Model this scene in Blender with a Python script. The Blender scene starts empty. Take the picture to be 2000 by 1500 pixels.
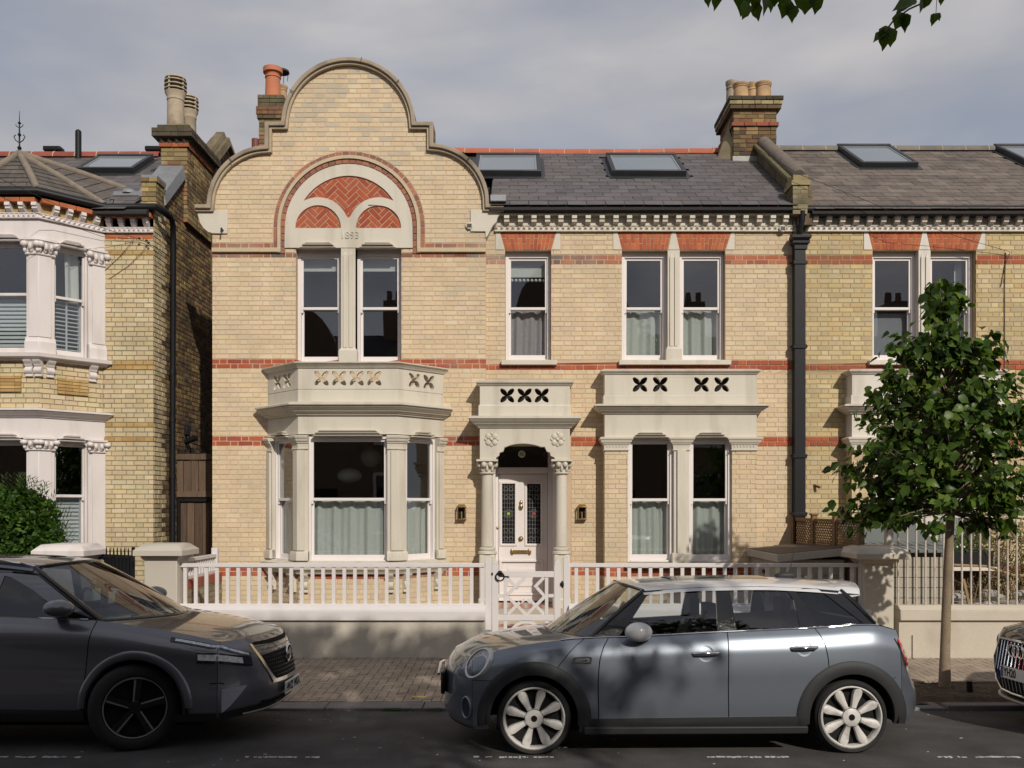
import bpy, bmesh, math, random
import numpy as np
from mathutils import Vector, Matrix, noise
from mathutils.geometry import tessellate_polygon

random.seed(7)
R = math.radians
SC = bpy.context.scene
COL = SC.collection

# ------------------------------------------------------------ camera
F = 1800.0            # focal length in photo pixels (photo 2000 x 1500)
VX, VY, EYE = 1010.0, 988.0, 2.0
cam = bpy.data.cameras.new('camera')
cam.lens = F / 2000 * 36; cam.sensor_width = 36
cam.shift_x = -(VX - 1000) / 2000; cam.shift_y = (VY - 750) / 2000
cam.clip_start = 0.05; cam.clip_end = 3000
camo = bpy.data.objects.new('camera', cam); COL.objects.link(camo)
camo.location = (0, 0, EYE); camo.rotation_euler = (R(90), 0, 0)
SC.camera = camo

def wx(px, D): return (px - VX) / F * D
def wz(py, D): return EYE + (VY - py) / F * D

# ------------------------------------------------------------ sun, sky, exposure
SA, SB = 0.43, 0.68                     # sun: right per metre of depth, up per metre of depth (sun is behind the camera)
sdir = Vector((SA, -1.0, SB)).normalized()
sun = bpy.data.lights.new('sun', 'SUN'); sun.energy = 3.4; sun.angle = R(0.8); sun.color = (1.0, 0.93, 0.82)
suno = bpy.data.objects.new('sun', sun); COL.objects.link(suno)
suno.rotation_euler = sdir.to_track_quat('Z', 'Y').to_euler()
suno.location = (0, -20, 30)
world = bpy.data.worlds.new('World'); SC.world = world; world.use_nodes = True
wn = world.node_tree; wn.nodes.clear(); L_ = wn.links.new
def N(t, **k):
    n = wn.nodes.new(t)
    for a, b in k.items(): setattr(n, a, b)
    return n
sky = N('ShaderNodeTexSky', sky_type='NISHITA', sun_disc=False)
sky.sun_elevation = math.asin(sdir.z); sky.sun_rotation = math.atan2(sdir.x, sdir.y)
sky.air_density = 1.0; sky.dust_density = 1.6; sky.ozone_density = 1.0
tc = N('ShaderNodeTexCoord')
mp = N('ShaderNodeMapping'); mp.inputs['Scale'].default_value = (1.0, 1.0, 2.6); mp.inputs['Rotation'].default_value = (0, R(18), 0)
n1 = N('ShaderNodeTexNoise'); n1.inputs['Scale'].default_value = 1.7; n1.inputs['Detail'].default_value = 6; n1.inputs['Roughness'].default_value = .5; n1.inputs['Distortion'].default_value = .3
n2 = N('ShaderNodeTexNoise'); n2.inputs['Scale'].default_value = 4.0; n2.inputs['Detail'].default_value = 5; n2.inputs['Roughness'].default_value = .45
r1 = N('ShaderNodeValToRGB'); r1.color_ramp.elements[0].position = .40; r1.color_ramp.elements[1].position = .56
r1.color_ramp.elements[0].color = (.6, .6, .6, 1); r1.color_ramp.elements[1].color = (1, 1, 1, 1)
r2 = N('ShaderNodeValToRGB'); r2.color_ramp.elements[0].position = .36; r2.color_ramp.elements[1].position = .66
r2.color_ramp.elements[0].color = (3.6, 3.75, 4.25, 1); r2.color_ramp.elements[1].color = (5.5, 5.3, 5.3, 1)
mx = N('ShaderNodeMixRGB'); bg = N('ShaderNodeBackground'); bg.inputs['Strength'].default_value = .10
out = N('ShaderNodeOutputWorld')
L_(tc.outputs['Generated'], mp.inputs[0]); L_(mp.outputs[0], n1.inputs['Vector']); L_(mp.outputs[0], n2.inputs['Vector'])
L_(n1.outputs[0], r1.inputs[0]); L_(n2.outputs[0], r2.inputs[0]); L_(r1.outputs[0], mx.inputs[0])
L_(sky.outputs[0], mx.inputs[1]); L_(r2.outputs[0], mx.inputs[2]); L_(mx.outputs[0], bg.inputs[0]); L_(bg.outputs[0], out.inputs[0])
SC.view_settings.view_transform = 'Standard'; SC.view_settings.look = 'None'
SC.view_settings.exposure = 0.0; SC.view_settings.gamma = 1; SC.view_settings.use_curve_mapping = False
SC.render.engine = 'CYCLES'
SC.cycles.max_bounces = 6; SC.cycles.transparent_max_bounces = 12; SC.cycles.use_denoising = True

# ------------------------------------------------------------ materials
MATS = {}
def mat(name, col, rough=.75, var=.12, scale=5., fine=90., bump=.12, metal=0., coat=0., attr=False, dirt=None, dirt_amt=.0, dirt_scale=.9, spec=.4, stretch=None, orand=0., streak=None):
    if name in MATS: return MATS[name]
    m = bpy.data.materials.new(name); m.use_nodes = True; t = m.node_tree; nd, lk = t.nodes, t.links.new
    b = nd['Principled BSDF']; b.inputs['Roughness'].default_value = rough; b.inputs['Metallic'].default_value = metal
    b.inputs['Coat Weight'].default_value = coat; b.inputs['Coat Roughness'].default_value = .04; b.inputs['Specular IOR Level'].default_value = spec
    m.diffuse_color = (*col, 1)
    geo = nd.new('ShaderNodeNewGeometry'); vec = geo.outputs['Position']
    if stretch:
        mpn = nd.new('ShaderNodeMapping'); mpn.inputs['Scale'].default_value = stretch; lk(vec, mpn.inputs[0]); vec = mpn.outputs[0]
    if attr:
        a = nd.new('ShaderNodeAttribute'); a.attribute_name = 'Col'; base = a.outputs['Color']
    else:
        a = nd.new('ShaderNodeRGB'); a.outputs[0].default_value = (*col, 1); base = a.outputs[0]
    def ns(s, det=4):
        n = nd.new('ShaderNodeTexNoise'); n.inputs['Scale'].default_value = s; n.inputs['Detail'].default_value = det; lk(vec, n.inputs['Vector']); return n.outputs[0]
    def math_(op, x, y):
        n = nd.new('ShaderNodeMath'); n.operation = op
        for i, v in enumerate((x, y)):
            if isinstance(v, (int, float)): n.inputs[i].default_value = v
            else: lk(v, n.inputs[i])
        return n.outputs[0]
    a1, a2 = ns(scale), ns(fine, 3)
    s = math_('ADD', a1, math_('MULTIPLY', math_('SUBTRACT', a2, .5), .8))
    val = math_('ADD', math_('MULTIPLY', math_('SUBTRACT', s, .5), 4 * var), 1.0)
    if orand:
        oi = nd.new('ShaderNodeObjectInfo'); val = math_('MULTIPLY', val, math_('ADD', 1 - orand / 2, math_('MULTIPLY', oi.outputs['Random'], orand)))
    cr = nd.new('ShaderNodeCombineXYZ')
    for i in range(3): lk(val, cr.inputs[i])
    mu = nd.new('ShaderNodeMixRGB'); mu.blend_type = 'MULTIPLY'; mu.inputs[0].default_value = 1
    lk(base, mu.inputs[1]); lk(cr.outputs[0], mu.inputs[2]); colr = mu.outputs[0]
    if dirt:
        if streak:
            ms = nd.new('ShaderNodeMapping'); ms.inputs['Scale'].default_value = streak; lk(vec, ms.inputs[0]); vec = ms.outputs[0]
        d = ns(dirt_scale, 6)
        rp = nd.new('ShaderNodeValToRGB'); rp.color_ramp.elements[0].position = .5; rp.color_ramp.elements[1].position = .72; lk(d, rp.inputs[0])
        fm = math_('MULTIPLY', rp.outputs[0], dirt_amt)
        md = nd.new('ShaderNodeMixRGB'); lk(fm, md.inputs[0]); lk(colr, md.inputs[1]); md.inputs[2].default_value = (*dirt, 1); colr = md.outputs[0]
    lk(colr, b.inputs['Base Color'])
    if bump:
        bp = nd.new('ShaderNodeBump'); bp.inputs['Strength'].default_value = min(1, bump * 3); bp.inputs['Distance'].default_value = .004
        lk(a2, bp.inputs['Height']); lk(bp.outputs[0], b.inputs['Normal'])
    MATS[name] = m; return m

def glass(name, tint=(.8, .82, .82), ior=1.9, rough=.0, wobble=0.):
    if name in MATS: return MATS[name]
    m = bpy.data.materials.new(name); m.use_nodes = True; t = m.node_tree; nd, lk = t.nodes, t.links.new; nd.clear()
    o = nd.new('ShaderNodeOutputMaterial'); mixs = nd.new('ShaderNodeMixShader'); tr = nd.new('ShaderNodeBsdfTransparent'); gl = nd.new('ShaderNodeBsdfGlossy')
    lw = nd.new('ShaderNodeLayerWeight'); lw.inputs['Blend'].default_value = .5
    pw = nd.new('ShaderNodeMath'); pw.operation = 'POWER'; pw.inputs[1].default_value = 4.; lk(lw.outputs['Facing'], pw.inputs[0])
    r0 = ((ior - 1) / (ior + 1)) ** 2
    fr = nd.new('ShaderNodeMath'); fr.operation = 'MULTIPLY_ADD'; fr.inputs[1].default_value = 1 - r0; fr.inputs[2].default_value = r0; lk(pw.outputs[0], fr.inputs[0]); tr.inputs[0].default_value = (*tint, 1); gl.inputs['Roughness'].default_value = rough
    gl.inputs[0].default_value = (.95, .95, 1, 1)
    lk(fr.outputs[0], mixs.inputs[0]); lk(tr.outputs[0], mixs.inputs[1]); lk(gl.outputs[0], mixs.inputs[2]); lk(mixs.outputs[0], o.inputs[0])
    if wobble:
        n = nd.new('ShaderNodeTexNoise'); n.inputs['Scale'].default_value = 1.3; g = nd.new('ShaderNodeNewGeometry'); lk(g.outputs['Position'], n.inputs['Vector'])
        bp = nd.new('ShaderNodeBump'); bp.inputs['Strength'].default_value = wobble; bp.inputs['Distance'].default_value = .02; lk(n.outputs[0], bp.inputs['Height'])
        lk(bp.outputs[0], gl.inputs['Normal'])
    MATS[name] = m; return m

# ------------------------------------------------------------ mesh builder
class MB:
    def __init__(s, M=None): s.v = []; s.f = []; s.c = []; s.M = M; s.col = (1, 1, 1)
    def add(s, vs, fs, col=None):
        o = len(s.v)
        if s.M is not None: vs = [s.M @ Vector(p) for p in vs]
        s.v += [tuple(p) for p in vs]
        for f in fs: s.f.append(tuple(i + o for i in f)); s.c.append(col or s.col)
        return s
    def box(s, x0, x1, y0, y1, z0, z1, col=None):
        return s.add([(x0, y0, z0), (x1, y0, z0), (x1, y1, z0), (x0, y1, z0), (x0, y0, z1), (x1, y0, z1), (x1, y1, z1), (x0, y1, z1)],
              [(0, 3, 2, 1), (4, 5, 6, 7), (0, 1, 5, 4), (1, 2, 6, 5), (2, 3, 7, 6), (3, 0, 4, 7)], col)
    def hexa(s, p, col=None):          # 8 corners, bottom 4 then top 4
        return s.add(p, [(0, 3, 2, 1), (4, 5, 6, 7), (0, 1, 5, 4), (1, 2, 6, 5), (2, 3, 7, 6), (3, 0, 4, 7)], col)
    def bar(s, a, b, w, h, up=(0, 0, 1), col=None):
        a, b = Vector(a), Vector(b); d = (b - a).normalized(); u = Vector(up)
        if abs(d.dot(u)) > .99: u = Vector((0, 1, 0))
        x = d.cross(u).normalized() * w / 2; y = x.cross(d).normalized() * h / 2
        return s.hexa([a - x - y, a + x - y, b + x - y, b - x - y, a - x + y, a + x + y, b + x + y, b - x + y], col)
    def plate(s, outer, holes, y0, y1, col=None, back=False, sides=True):
        """polygon with holes in XZ, thickness from y0 (front) to y1"""
        loops = [outer] + list(holes)
        vl = [[Vector((p[0], p[1], 0)) for p in lp] for lp in loops]
        tri = tessellate_polygon(vl)
        flat = [p for lp in loops for p in lp]; n = len(flat)
        vs = [(p[0], y0, p[1]) for p in flat] + [(p[0], y1, p[1]) for p in flat]
        fs = [tuple(t) for t in tri]
        if back: fs += [tuple(i + n for i in reversed(t)) for t in tri]
        if sides:
            o = 0
            for lp in loops:
                k = len(lp)
                for i in range(k): j = (i + 1) % k; fs.append((o + i, o + j, o + j + n, o + i + n))
                o += k
        return s.add(vs, fs, col)
    def sweep(s, path, prof, cap=True, closed=False, col=None):
        """plan path [(x,y)...] swept with profile [(out,z)...]; out is to the right-hand side of travel"""
        n = len(path); vs = []; k = len(prof)
        for i in range(n):
            p = Vector(path[i])
            if closed or 0 < i < n - 1:
                a = (p - Vector(path[i - 1])).normalized(); b = (Vector(path[(i + 1) % n]) - p).normalized()
            elif i == 0: a = b = (Vector(path[1]) - p).normalized()
            else: a = b = (p - Vector(path[i - 1])).normalized()
            na, nb = Vector((a.y, -a.x)), Vector((b.y, -b.x)); m = na + nb; m = m / max(.3, m.length_squared / 2) if m.length > 1e-6 else na
            for o, z in prof: vs.append((p.x + m.x * o, p.y + m.y * o, z))
        fs = []
        for i in range(n if closed else n - 1):
            j = (i + 1) % n
            for q in range(k): r = (q + 1) % k; fs.append((i * k + q, j * k + q, j * k + r, i * k + r))
        if cap and not closed:
            fs.append(tuple(range(k))); fs.append(tuple(reversed(range((n - 1) * k, n * k))))
        return s.add(vs, fs, col)
    def ribbon(s, path, d0, d1, y0, y1, closed=False, col=None):
        """path in XZ; band between offsets d0 and d1 (left of travel), extruded y0..y1"""
        A, B = offs(path, d0, closed), offs(path, d1, closed); n = len(path)
        vs = [(p[0], y0, p[1]) for p in A] + [(p[0], y0, p[1]) for p in B] + [(p[0], y1, p[1]) for p in B] + [(p[0], y1, p[1]) for p in A]
        fs = []
        for i in range(n if closed else n - 1):
            j = (i + 1) % n
            for q in range(4): r = (q + 1) % 4; fs.append((q * n + i, q * n + j, r * n + j, r * n + i))
        if not closed: fs += [(0, n, 2 * n, 3 * n), (n - 1, 4 * n - 1, 3 * n - 1, 2 * n - 1)]
        return s.add(vs, fs, col)
    def tube(s, pts, r, n=8, cap=True, col=None):
        pts = [Vector(p) for p in pts]; rs = r if isinstance(r, (list, tuple)) else [r] * len(pts); vs = []
        u = None
        for i, p in enumerate(pts):
            d = ((pts[i + 1] if i + 1 < len(pts) else p) - (pts[i - 1] if i else p))
            d = d.normalized() if d.length > 1e-9 else Vector((0, 0, 1))
            if u is None: u = d.orthogonal().normalized()
            u = (u - d * u.dot(d)); u = u.normalized() if u.length > 1e-6 else d.orthogonal().normalized()
            w = d.cross(u)
            for k in range(n): a = 2 * math.pi * k / n; vs.append(p + (u * math.cos(a) + w * math.sin(a)) * rs[i])
        fs = [(i * n + k, i * n + (k + 1) % n, (i + 1) * n + (k + 1) % n, (i + 1) * n + k) for i in range(len(pts) - 1) for k in range(n)]
        if cap: fs += [tuple(reversed(range(n))), tuple(range((len(pts) - 1) * n, len(pts) * n))]
        return s.add(vs, fs, col)
    def lathe(s, prof, c, n=20, axis='z', col=None, cap=True):
        """prof [(r,h)...] about axis through c"""
        vs = []
        for r, h in prof:
            for k in range(n):
                a = 2 * math.pi * k / n; x, y = r * math.cos(a), r * math.sin(a)
                q = {'z': (x, y, h), 'y': (x, h, y), 'x': (h, x, y)}[axis]
                vs.append((c[0] + q[0], c[1] + q[1], c[2] + q[2]))
        m = len(prof)
        fs = [(i * n + k, i * n + (k + 1) % n, (i + 1) * n + (k + 1) % n, (i + 1) * n + k) for i in range(m - 1) for k in range(n)]
        if cap and prof[0][0] > 1e-5: fs.append(tuple(reversed(range(n))))
        if cap and prof[-1][0] > 1e-5: fs.append(tuple(range((m - 1) * n, m * n)))
        return s.add(vs, fs, col)
    def ell(s, c, rx, ry, rz, nu=12, nv=8, col=None):
        vs = []
        for j in range(nv + 1):
            t = math.pi * j / nv
            for k in range(nu): a = 2 * math.pi * k / nu; vs.append((c[0] + rx * math.sin(t) * math.cos(a), c[1] + ry * math.sin(t) * math.sin(a), c[2] + rz * math.cos(t)))
        return s.add(vs, [(j * nu + k, j * nu + (k + 1) % nu, (j + 1) * nu + (k + 1) % nu, (j + 1) * nu + k) for j in range(nv) for k in range(nu)], col)
    def grid(s, P, closed_u=False, col=None):
        """P[i][j] points"""
        n, m = len(P), len(P[0])
        return s.add([p for row in P for p in row], [(i * m + j, i * m + j + 1, (i + 1) * m + j + 1, (i + 1) * m + j) for i in range(n - 1) for j in range(m - 1)], col)
    def mesh(s, name, smooth=None, fix=True):
        me = bpy.data.meshes.new(name); me.from_pydata(s.v, [], s.f)
        if any(c != (1, 1, 1) for c in s.c):
            at = me.color_attributes.new('Col', 'FLOAT_COLOR', 'CORNER'); arr = []
            for f, c in zip(s.f, s.c): arr += [c[0], c[1], c[2], 1.0] * len(f)
            at.data.foreach_set('color', arr)
        if fix:
            bm = bmesh.new(); bm.from_mesh(me); bmesh.ops.recalc_face_normals(bm, faces=bm.faces); bm.to_mesh(me); bm.free()
        if smooth is not None:
            me.polygons.foreach_set('use_smooth', [True] * len(me.polygons)); me.set_sharp_from_angle(angle=R(smooth))
        return me
    def build(s, name, m, parent=None, smooth=None, bevel=0, fix=True, local=False, **props):
        me = s.mesh(name, smooth, fix); me.materials.append(m)
        o = bpy.data.objects.new(name, me); COL.objects.link(o)
        hook(o, parent, local)
        if bevel:
            b = o.modifiers.new('bevel', 'BEVEL'); b.width = bevel; b.segments = 2; b.limit_method = 'ANGLE'; b.angle_limit = R(40); b.harden_normals = False
            me.polygons.foreach_set('use_smooth', [True] * len(me.polygons)); me.set_sharp_from_angle(angle=R(30))
        for k, v in props.items(): o[k] = v
        return o

def offs(path, d, closed=False):
    n = len(path); out = []
    for i in range(n):
        p = Vector(path[i])
        if closed or 0 < i < n - 1:
            a = (p - Vector(path[i - 1])).normalized(); b = (Vector(path[(i + 1) % n]) - p).normalized()
        elif i == 0: a = b = (Vector(path[1]) - p).normalized()
        else: a = b = (p - Vector(path[i - 1])).normalized()
        na, nb = Vector((-a.y, a.x)), Vector((-b.y, b.x)); m = na + nb
        m = m / max(.35, m.length_squared / 2) if m.length > 1e-6 else na
        out.append((p.x + m.x * d, p.y + m.y * d))
    return out

def root_of(o):
    while o.parent is not None: o = o.parent
    return o
def hook(o, parent, local=False):
    if parent is None: return
    o.parent = parent
    if not local and parent.parent is None and parent.type == 'EMPTY': o.matrix_parent_inverse = Matrix.Translation(parent.location).inverted()
def thing(name, label, cat, loc=(0, 0, 0), group=None, kind=None):
    o = bpy.data.objects.new(name, None); COL.objects.link(o); o.location = loc; o['label'] = label; o['category'] = cat
    o.empty_display_size = .2
    if group: o['group'] = group
    if kind: o['kind'] = kind
    return o
def tag(o, label, cat, group=None):
    o['label'] = label; o['category'] = cat
    if group: o['group'] = group
    return o
PIECES = {}
def piece(name, key, make, m, parent, loc=(0, 0, 0), rot=None, local=False):
    """one small object whose mesh is shared by every alike piece"""
    k = (name, key, m.name)
    if k not in PIECES:
        me = make().mesh(name, None, True); me.materials.append(m); PIECES[k] = me
    o = bpy.data.objects.new(name, PIECES[k]); COL.objects.link(o)
    hook(o, parent, local); o.location = loc
    if rot is not None: o.rotation_euler = rot
    return o
def arc(cx, cz, r, a0, a1, n=24, rz=None):
    return [(cx + r * math.cos(R(a0 + (a1 - a0) * i / n)), cz + (rz or r) * math.sin(R(a0 + (a1 - a0) * i / n))) for i in range(n + 1)]
def cj(c, v=.1, hue=.04):
    k = 1 + random.uniform(-v, v)
    return tuple(max(.005, x * k * (1 + random.uniform(-hue, hue))) for x in c)
def text(body, size, loc, m, parent, name='lettering', depth=.003, rot=(R(90), 0, 0), align='CENTER', sx=1, local=False, bold=0):
    cu = bpy.data.curves.new(name, 'FONT'); cu.body = body; cu.size = size; cu.extrude = depth; cu.align_x = align; cu.align_y = 'CENTER'; cu.offset = bold
    cu.resolution_u = 3
    o = bpy.data.objects.new(name, cu); COL.objects.link(o); hook(o, parent, local)
    bpy.context.view_layer.update()
    me = bpy.data.meshes.new_from_object(o.evaluated_get(bpy.context.evaluated_depsgraph_get())); me.materials.clear(); me.materials.append(m)
    p = bpy.data.objects.new(name, me); COL.objects.link(p); hook(p, parent, local); bpy.data.objects.remove(o)
    p.name = name; p.location = loc; p.rotation_euler = rot; p.scale = (sx, 1, 1); return p
# ------------------------------------------------------------ palette
CREAM = (.61, .492, .325); RED = (.36, .085, .04); PURP = (.25, .115, .085); DUSK = (.17, .125, .11)
M_brick = mat('cream brick', CREAM, .85, .08, 3, 60, .3, attr=True, dirt=(.40, .35, .26), dirt_amt=.5, dirt_scale=.9)
M_pbrick = mat('red brick', RED, .85, .12, 9, 80, .25, attr=True)
M_mortar = mat('buff mortar', (.55, .40, .275), .9, .08, 3, 70, .2, dirt=(.36, .33, .28), dirt_amt=.35, dirt_scale=1.1)
M_mortar_d = mat('grey mortar', (.27, .215, .14), .95, .16, 3, 60, .3, dirt=(.12, .10, .07), dirt_amt=.5)
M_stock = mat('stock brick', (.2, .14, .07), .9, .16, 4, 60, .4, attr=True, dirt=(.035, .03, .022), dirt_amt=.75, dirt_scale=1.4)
M_ybrick = mat('yellow brick', (.5, .42, .24), .88, .09, 4, 60, .25, attr=True, dirt=(.26, .22, .13), dirt_amt=.35)
M_stone = mat('stone paint', (.575, .53, .45), .6, .035, 2, 40, .05, dirt=(.36, .32, .25), dirt_amt=.5, dirt_scale=2, streak=(2.2, 2.2, .45))
M_white = mat('white paint', (.70, .655, .64), .42, .02, 4, 60, .02)
M_lwhite = mat('left white paint', (.66, .61, .60), .5, .025, 3, 60, .03, dirt=(.45, .40, .36), dirt_amt=.5, dirt_scale=2, streak=(2.2, 2.2, .4))
M_rwhite = mat('right cream paint', (.62, .57, .51), .55, .03, 3, 60, .04, dirt=(.3, .27, .2), dirt_amt=.5, dirt_scale=2.2, streak=(2.2, 2.2, .4))
M_coping = mat('weathered coping', (.34, .28, .21), .9, .16, 5, 60, .35, dirt=(.07, .06, .05), dirt_amt=.75, dirt_scale=2.5)
M_black = mat('black iron', (.010, .010, .012), .5, .15, 8, 60, .06, spec=.25)
M_slate = mat('slate', (.105, .094, .097), .6, .14, 6, 50, .3, orand=.36, dirt=(.14, .12, .09), dirt_amt=.4, dirt_scale=1.1)
M_slate_r = mat('brown slate', (.145, .118, .10), .7, .2, 6, 50, .35, orand=.45, dirt=(.03, .027, .025), dirt_amt=.6, dirt_scale=1.6)
M_under = mat('roof felt', (.03, .028, .03), .9)
M_terra = mat('terracotta', (.42, .12, .065), .8, .14, 6, 60, .2, orand=.25, dirt=(.2, .09, .06), dirt_amt=.4, dirt_scale=3)
M_greyt = mat('grey ridge tile', (.17, .15, .13), .9, .14, 6, 60, .3, orand=.25)
M_lead = mat('lead sheet', (.24, .25, .27), .5, .14, 5, 40, .2, metal=.3)
M_pot = mat('buff clay pot', (.46, .30, .16), .85, .12, 7, 50, .2, dirt=(.2, .15, .1), dirt_amt=.5, dirt_scale=4)
M_potg = mat('stone pot', (.40, .33, .245), .9, .14, 7, 50, .2, dirt=(.12, .09, .06), dirt_amt=.6, dirt_scale=4)
M_potr = mat('orange clay pot', (.47, .17, .09), .8, .08, 6, 50, .1)
M_glass = glass('window glass', (.86, .88, .88), 1.85, wobble=.05)
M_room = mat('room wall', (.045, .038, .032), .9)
M_curt = mat('curtain grey', (.62, .64, .60), .9, .07, 40, 200, .1)
M_curtm = mat('curtain mauve', (.48, .43, .45), .9, .07, 40, 200, .1)
M_curtw = mat('curtain white', (.68, .68, .66), .9, .05)
M_blind = mat('linen blind', (.68, .68, .65), .9, .05)
M_wood = mat('weathered board', (.115, .075, .05), .85, .25, 3, 25, .4, stretch=(9, 9, .7), orand=.5)
M_skyfr = mat('skylight frame', (.045, .047, .052), .4, .1, metal=.5)
M_skygl = mat('skylight glass', (.20, .225, .25), .03, .02, 1, 2, 0, spec=1.)
M_brass = mat('aged brass', (.42, .30, .13), .35, .15, 20, 80, .1, metal=.9)
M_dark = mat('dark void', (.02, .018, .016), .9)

# ------------------------------------------------------------ brick laying
CR, JO = .0757, .0145
Z0 = 4.161                                     # bottom of the first-floor red band
def scan(poly, z):
    xs = []
    for i in range(len(poly)):
        (x0, z0), (x1, z1) = poly[i], poly[(i + 1) % len(poly)]
        if (z0 <= z < z1) or (z1 <= z < z0): xs.append(x0 + (z - z0) / (z1 - z0) * (x1 - x0))
    xs.sort(); return [(xs[i], xs[i + 1]) for i in range(0, len(xs) - 1, 2)]
def spans(outer, holes, z):
    iv = scan(outer, z)
    for h in holes:
        for a, b in scan(h, z):
            nv = []
            for p, q in iv:
                if b <= p or a >= q: nv.append((p, q)); continue
                if a > p: nv.append((p, a))
                if b < q: nv.append((b, q))
            iv = nv
    return iv
def lay(mb, outer, holes, Y, pick, zlo, zhi, parts=None, rnd=.003):
    """Flemish bond; pick(row, x, z) -> (colour, is_feature). parts = (root, material, counter) makes feature bricks single objects"""
    k0, k1 = math.floor((zlo - Z0) / CR + 1e-4), math.ceil((zhi - Z0) / CR - 1e-4)
    for k in range(k0, k1):
        zb, zt = Z0 + k * CR, Z0 + k * CR + CR - JO
        mid = spans(outer, holes, (zb + zt) / 2)
        if not mid: continue
        lo, hi = spans(outer, holes, zb + .001), spans(outer, holes, zt - .001)
        def near(iv, m):
            best = None
            for a, b in iv:
                ov = min(b, m[1]) - max(a, m[0])
                if ov > 0 and (best is None or ov > best[0]): best = (ov, a, b)
            return best[1:] if best else m
        for m in mid:
            l, h = near(lo, m), near(hi, m)
            x = math.floor(m[0] / .3385) * .3385 + (.169 if k % 2 else 0) - .3385; s = 0
            while x < m[1]:
                Lb = (.215 if s % 2 == 0 else .1025) + random.uniform(-.006, .006)
                a, b = x, x + Lb; x += Lb + JO; s += 1
                ab, bb, at, bt = max(a, l[0]), min(b, l[1]), max(a, h[0]), min(b, h[1])
                if max(bb - ab, bt - at) < .02: continue
                bb, bt = max(bb, ab + .003), max(bt, at + .003)
                c, feat = pick(k, (a + b) / 2, (zb + zt) / 2)
                if c is None: continue
                f = Y - .004 - random.uniform(0, rnd); j = [random.uniform(-.0022, .0022) for _ in range(4)]
                if feat and parts and parts[2][0] < 300 and min(bb - ab, bt - at) > .03:
                    parts[2][0] += 1; w = round((bb - ab) / .006) * .006; v = random.randrange(3); cc = parts[3][v] if feat == 1 else feat
                    key = (w, str(cc))
                    piece('brick', key, lambda: MB().box(-w / 2, w / 2, -.012, .02, 0, CR - JO, cc), parts[1], parts[0], ((ab + bb) / 2, Y, zb))
                    continue
                g = Y + .012
                mb.add([(ab, f, zb + j[0]), (bb, f, zb + j[1]), (bt, f, zt + j[2]), (at, f, zt + j[3]), (ab, g, zb), (bb, g, zb), (bt, g, zt), (at, g, zt)],
                       [(0, 1, 2, 3), (0, 4, 5, 1), (1, 5, 6, 2), (2, 6, 7, 3), (3, 7, 4, 0)], c)

def rect(x0, x1, z0, z1): return [(x0, z0), (x1, z0), (x1, z1), (x0, z1)]

# ------------------------------------------------------------ windows
def curtain(par, x0, x1, z0, z1, Y, m, M=None, amp=.022, n=44, seed=0, gather=True):
    rn = random.Random(seed); ph = [rn.uniform(0, 6) for _ in range(3)]; nf = rn.uniform(5.5, 8) / .7
    P = []
    for i in range(n * 2 + 1):
        u = i / (n * 2); x = x0 + (x1 - x0) * u; w = (x - x0)
        row = []
        for t in (0, .12, .5, 1):
            a = amp * (.35 if t < .1 and gather else 1)
            y = Y + a * math.sin(w * nf * 2.6 + ph[0] + .5 * math.sin(w * 9 + ph[1])) + a * .6 * math.sin(w * nf * 5.3 + ph[2] + t * .5) + (random.uniform(-.004, .004) if t < .05 else 0)
            row.append((x + .006 * math.sin(t * 3 + ph[0]), y, z1 + (z0 - z1) * t))
        P.append(row)
    MB(M).grid(P).build('curtain', m, par, smooth=80, fix=False)

def sash(root, x0, x1, z0, z1, zm, Y, M=None, m=None, curt=None, side=.05, head=.06, foot=.085, st=.038, blind=0., seed=0, horns=True, pom=False, curt_top=0., wide_curt=None):
    """box-sash window: frame, two sashes, two panes, curtain"""
    m = m or M_white
    b = MB(M)
    b.box(x0, x0 + side, Y, Y + .14, z0, z1); b.box(x1 - side, x1, Y, Y + .14, z0, z1)
    b.box(x0 + side, x1 - side, Y + .001, Y + .139, z1 - head, z1); b.box(x0 + side, x1 - side, Y - .01, Y + .139, z0, z0 + .03)
    w = b.build('window', m, root, bevel=.004)
    a0, a1 = x0 + side - .004, x1 - side + .004
    for nm, ya, zb, zt, rb, rt in (('sash', Y + .028, zm - .022, z1 - head + .004, .042, .042), ('sash', Y + .072, z0 + .028, zm + .022, foot, .042)):
        q = MB(M)
        q.box(a0, a0 + st, ya, ya + .04, zb, zt); q.box(a1 - st, a1, ya, ya + .04, zb, zt)
        q.box(a0 + st, a1 - st, ya + .001, ya + .039, zb, zb + rb); q.box(a0 + st, a1 - st, ya + .001, ya + .039, zt - rt, zt)
        if horns and zb > z0 + .1:
            for hx in (a0 + .004, a1 - .034): q.box(hx, hx + .03, ya + .003, ya + .037, zb - .05, zb - .0005)
        q.build(nm, m, w, bevel=.003)
        g = MB(M); g.box(a0 + st - .003, a1 - st + .003, ya + .018, ya + .022, zb + rb - .003, zt - rt + .003); g.build('pane', M_glass, w)
    if curt: curtain(w, x0 + side * .6, x1 - side * .6, z0 + .04, zm + curt_top + .0, Y + .19, curt, M, seed=seed)
    if blind:
        q = MB(M); q.box(x0 + side + .01, x1 - side - .01, Y + .16, Y + .175, z1 - head - blind, z1 - head); q.build('blind', M_blind, w)
    if pom:
        q = MB(M); n = 9
        for i in range(n): q.ell((x0 + side + .05 + (x1 - x0 - 2 * side - .1) * i / (n - 1), Y + .165, z1 - head - blind - .05), .026, .022, .026)
        q.build('pompom_trim', M_blind, w, smooth=60)
    return w

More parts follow.
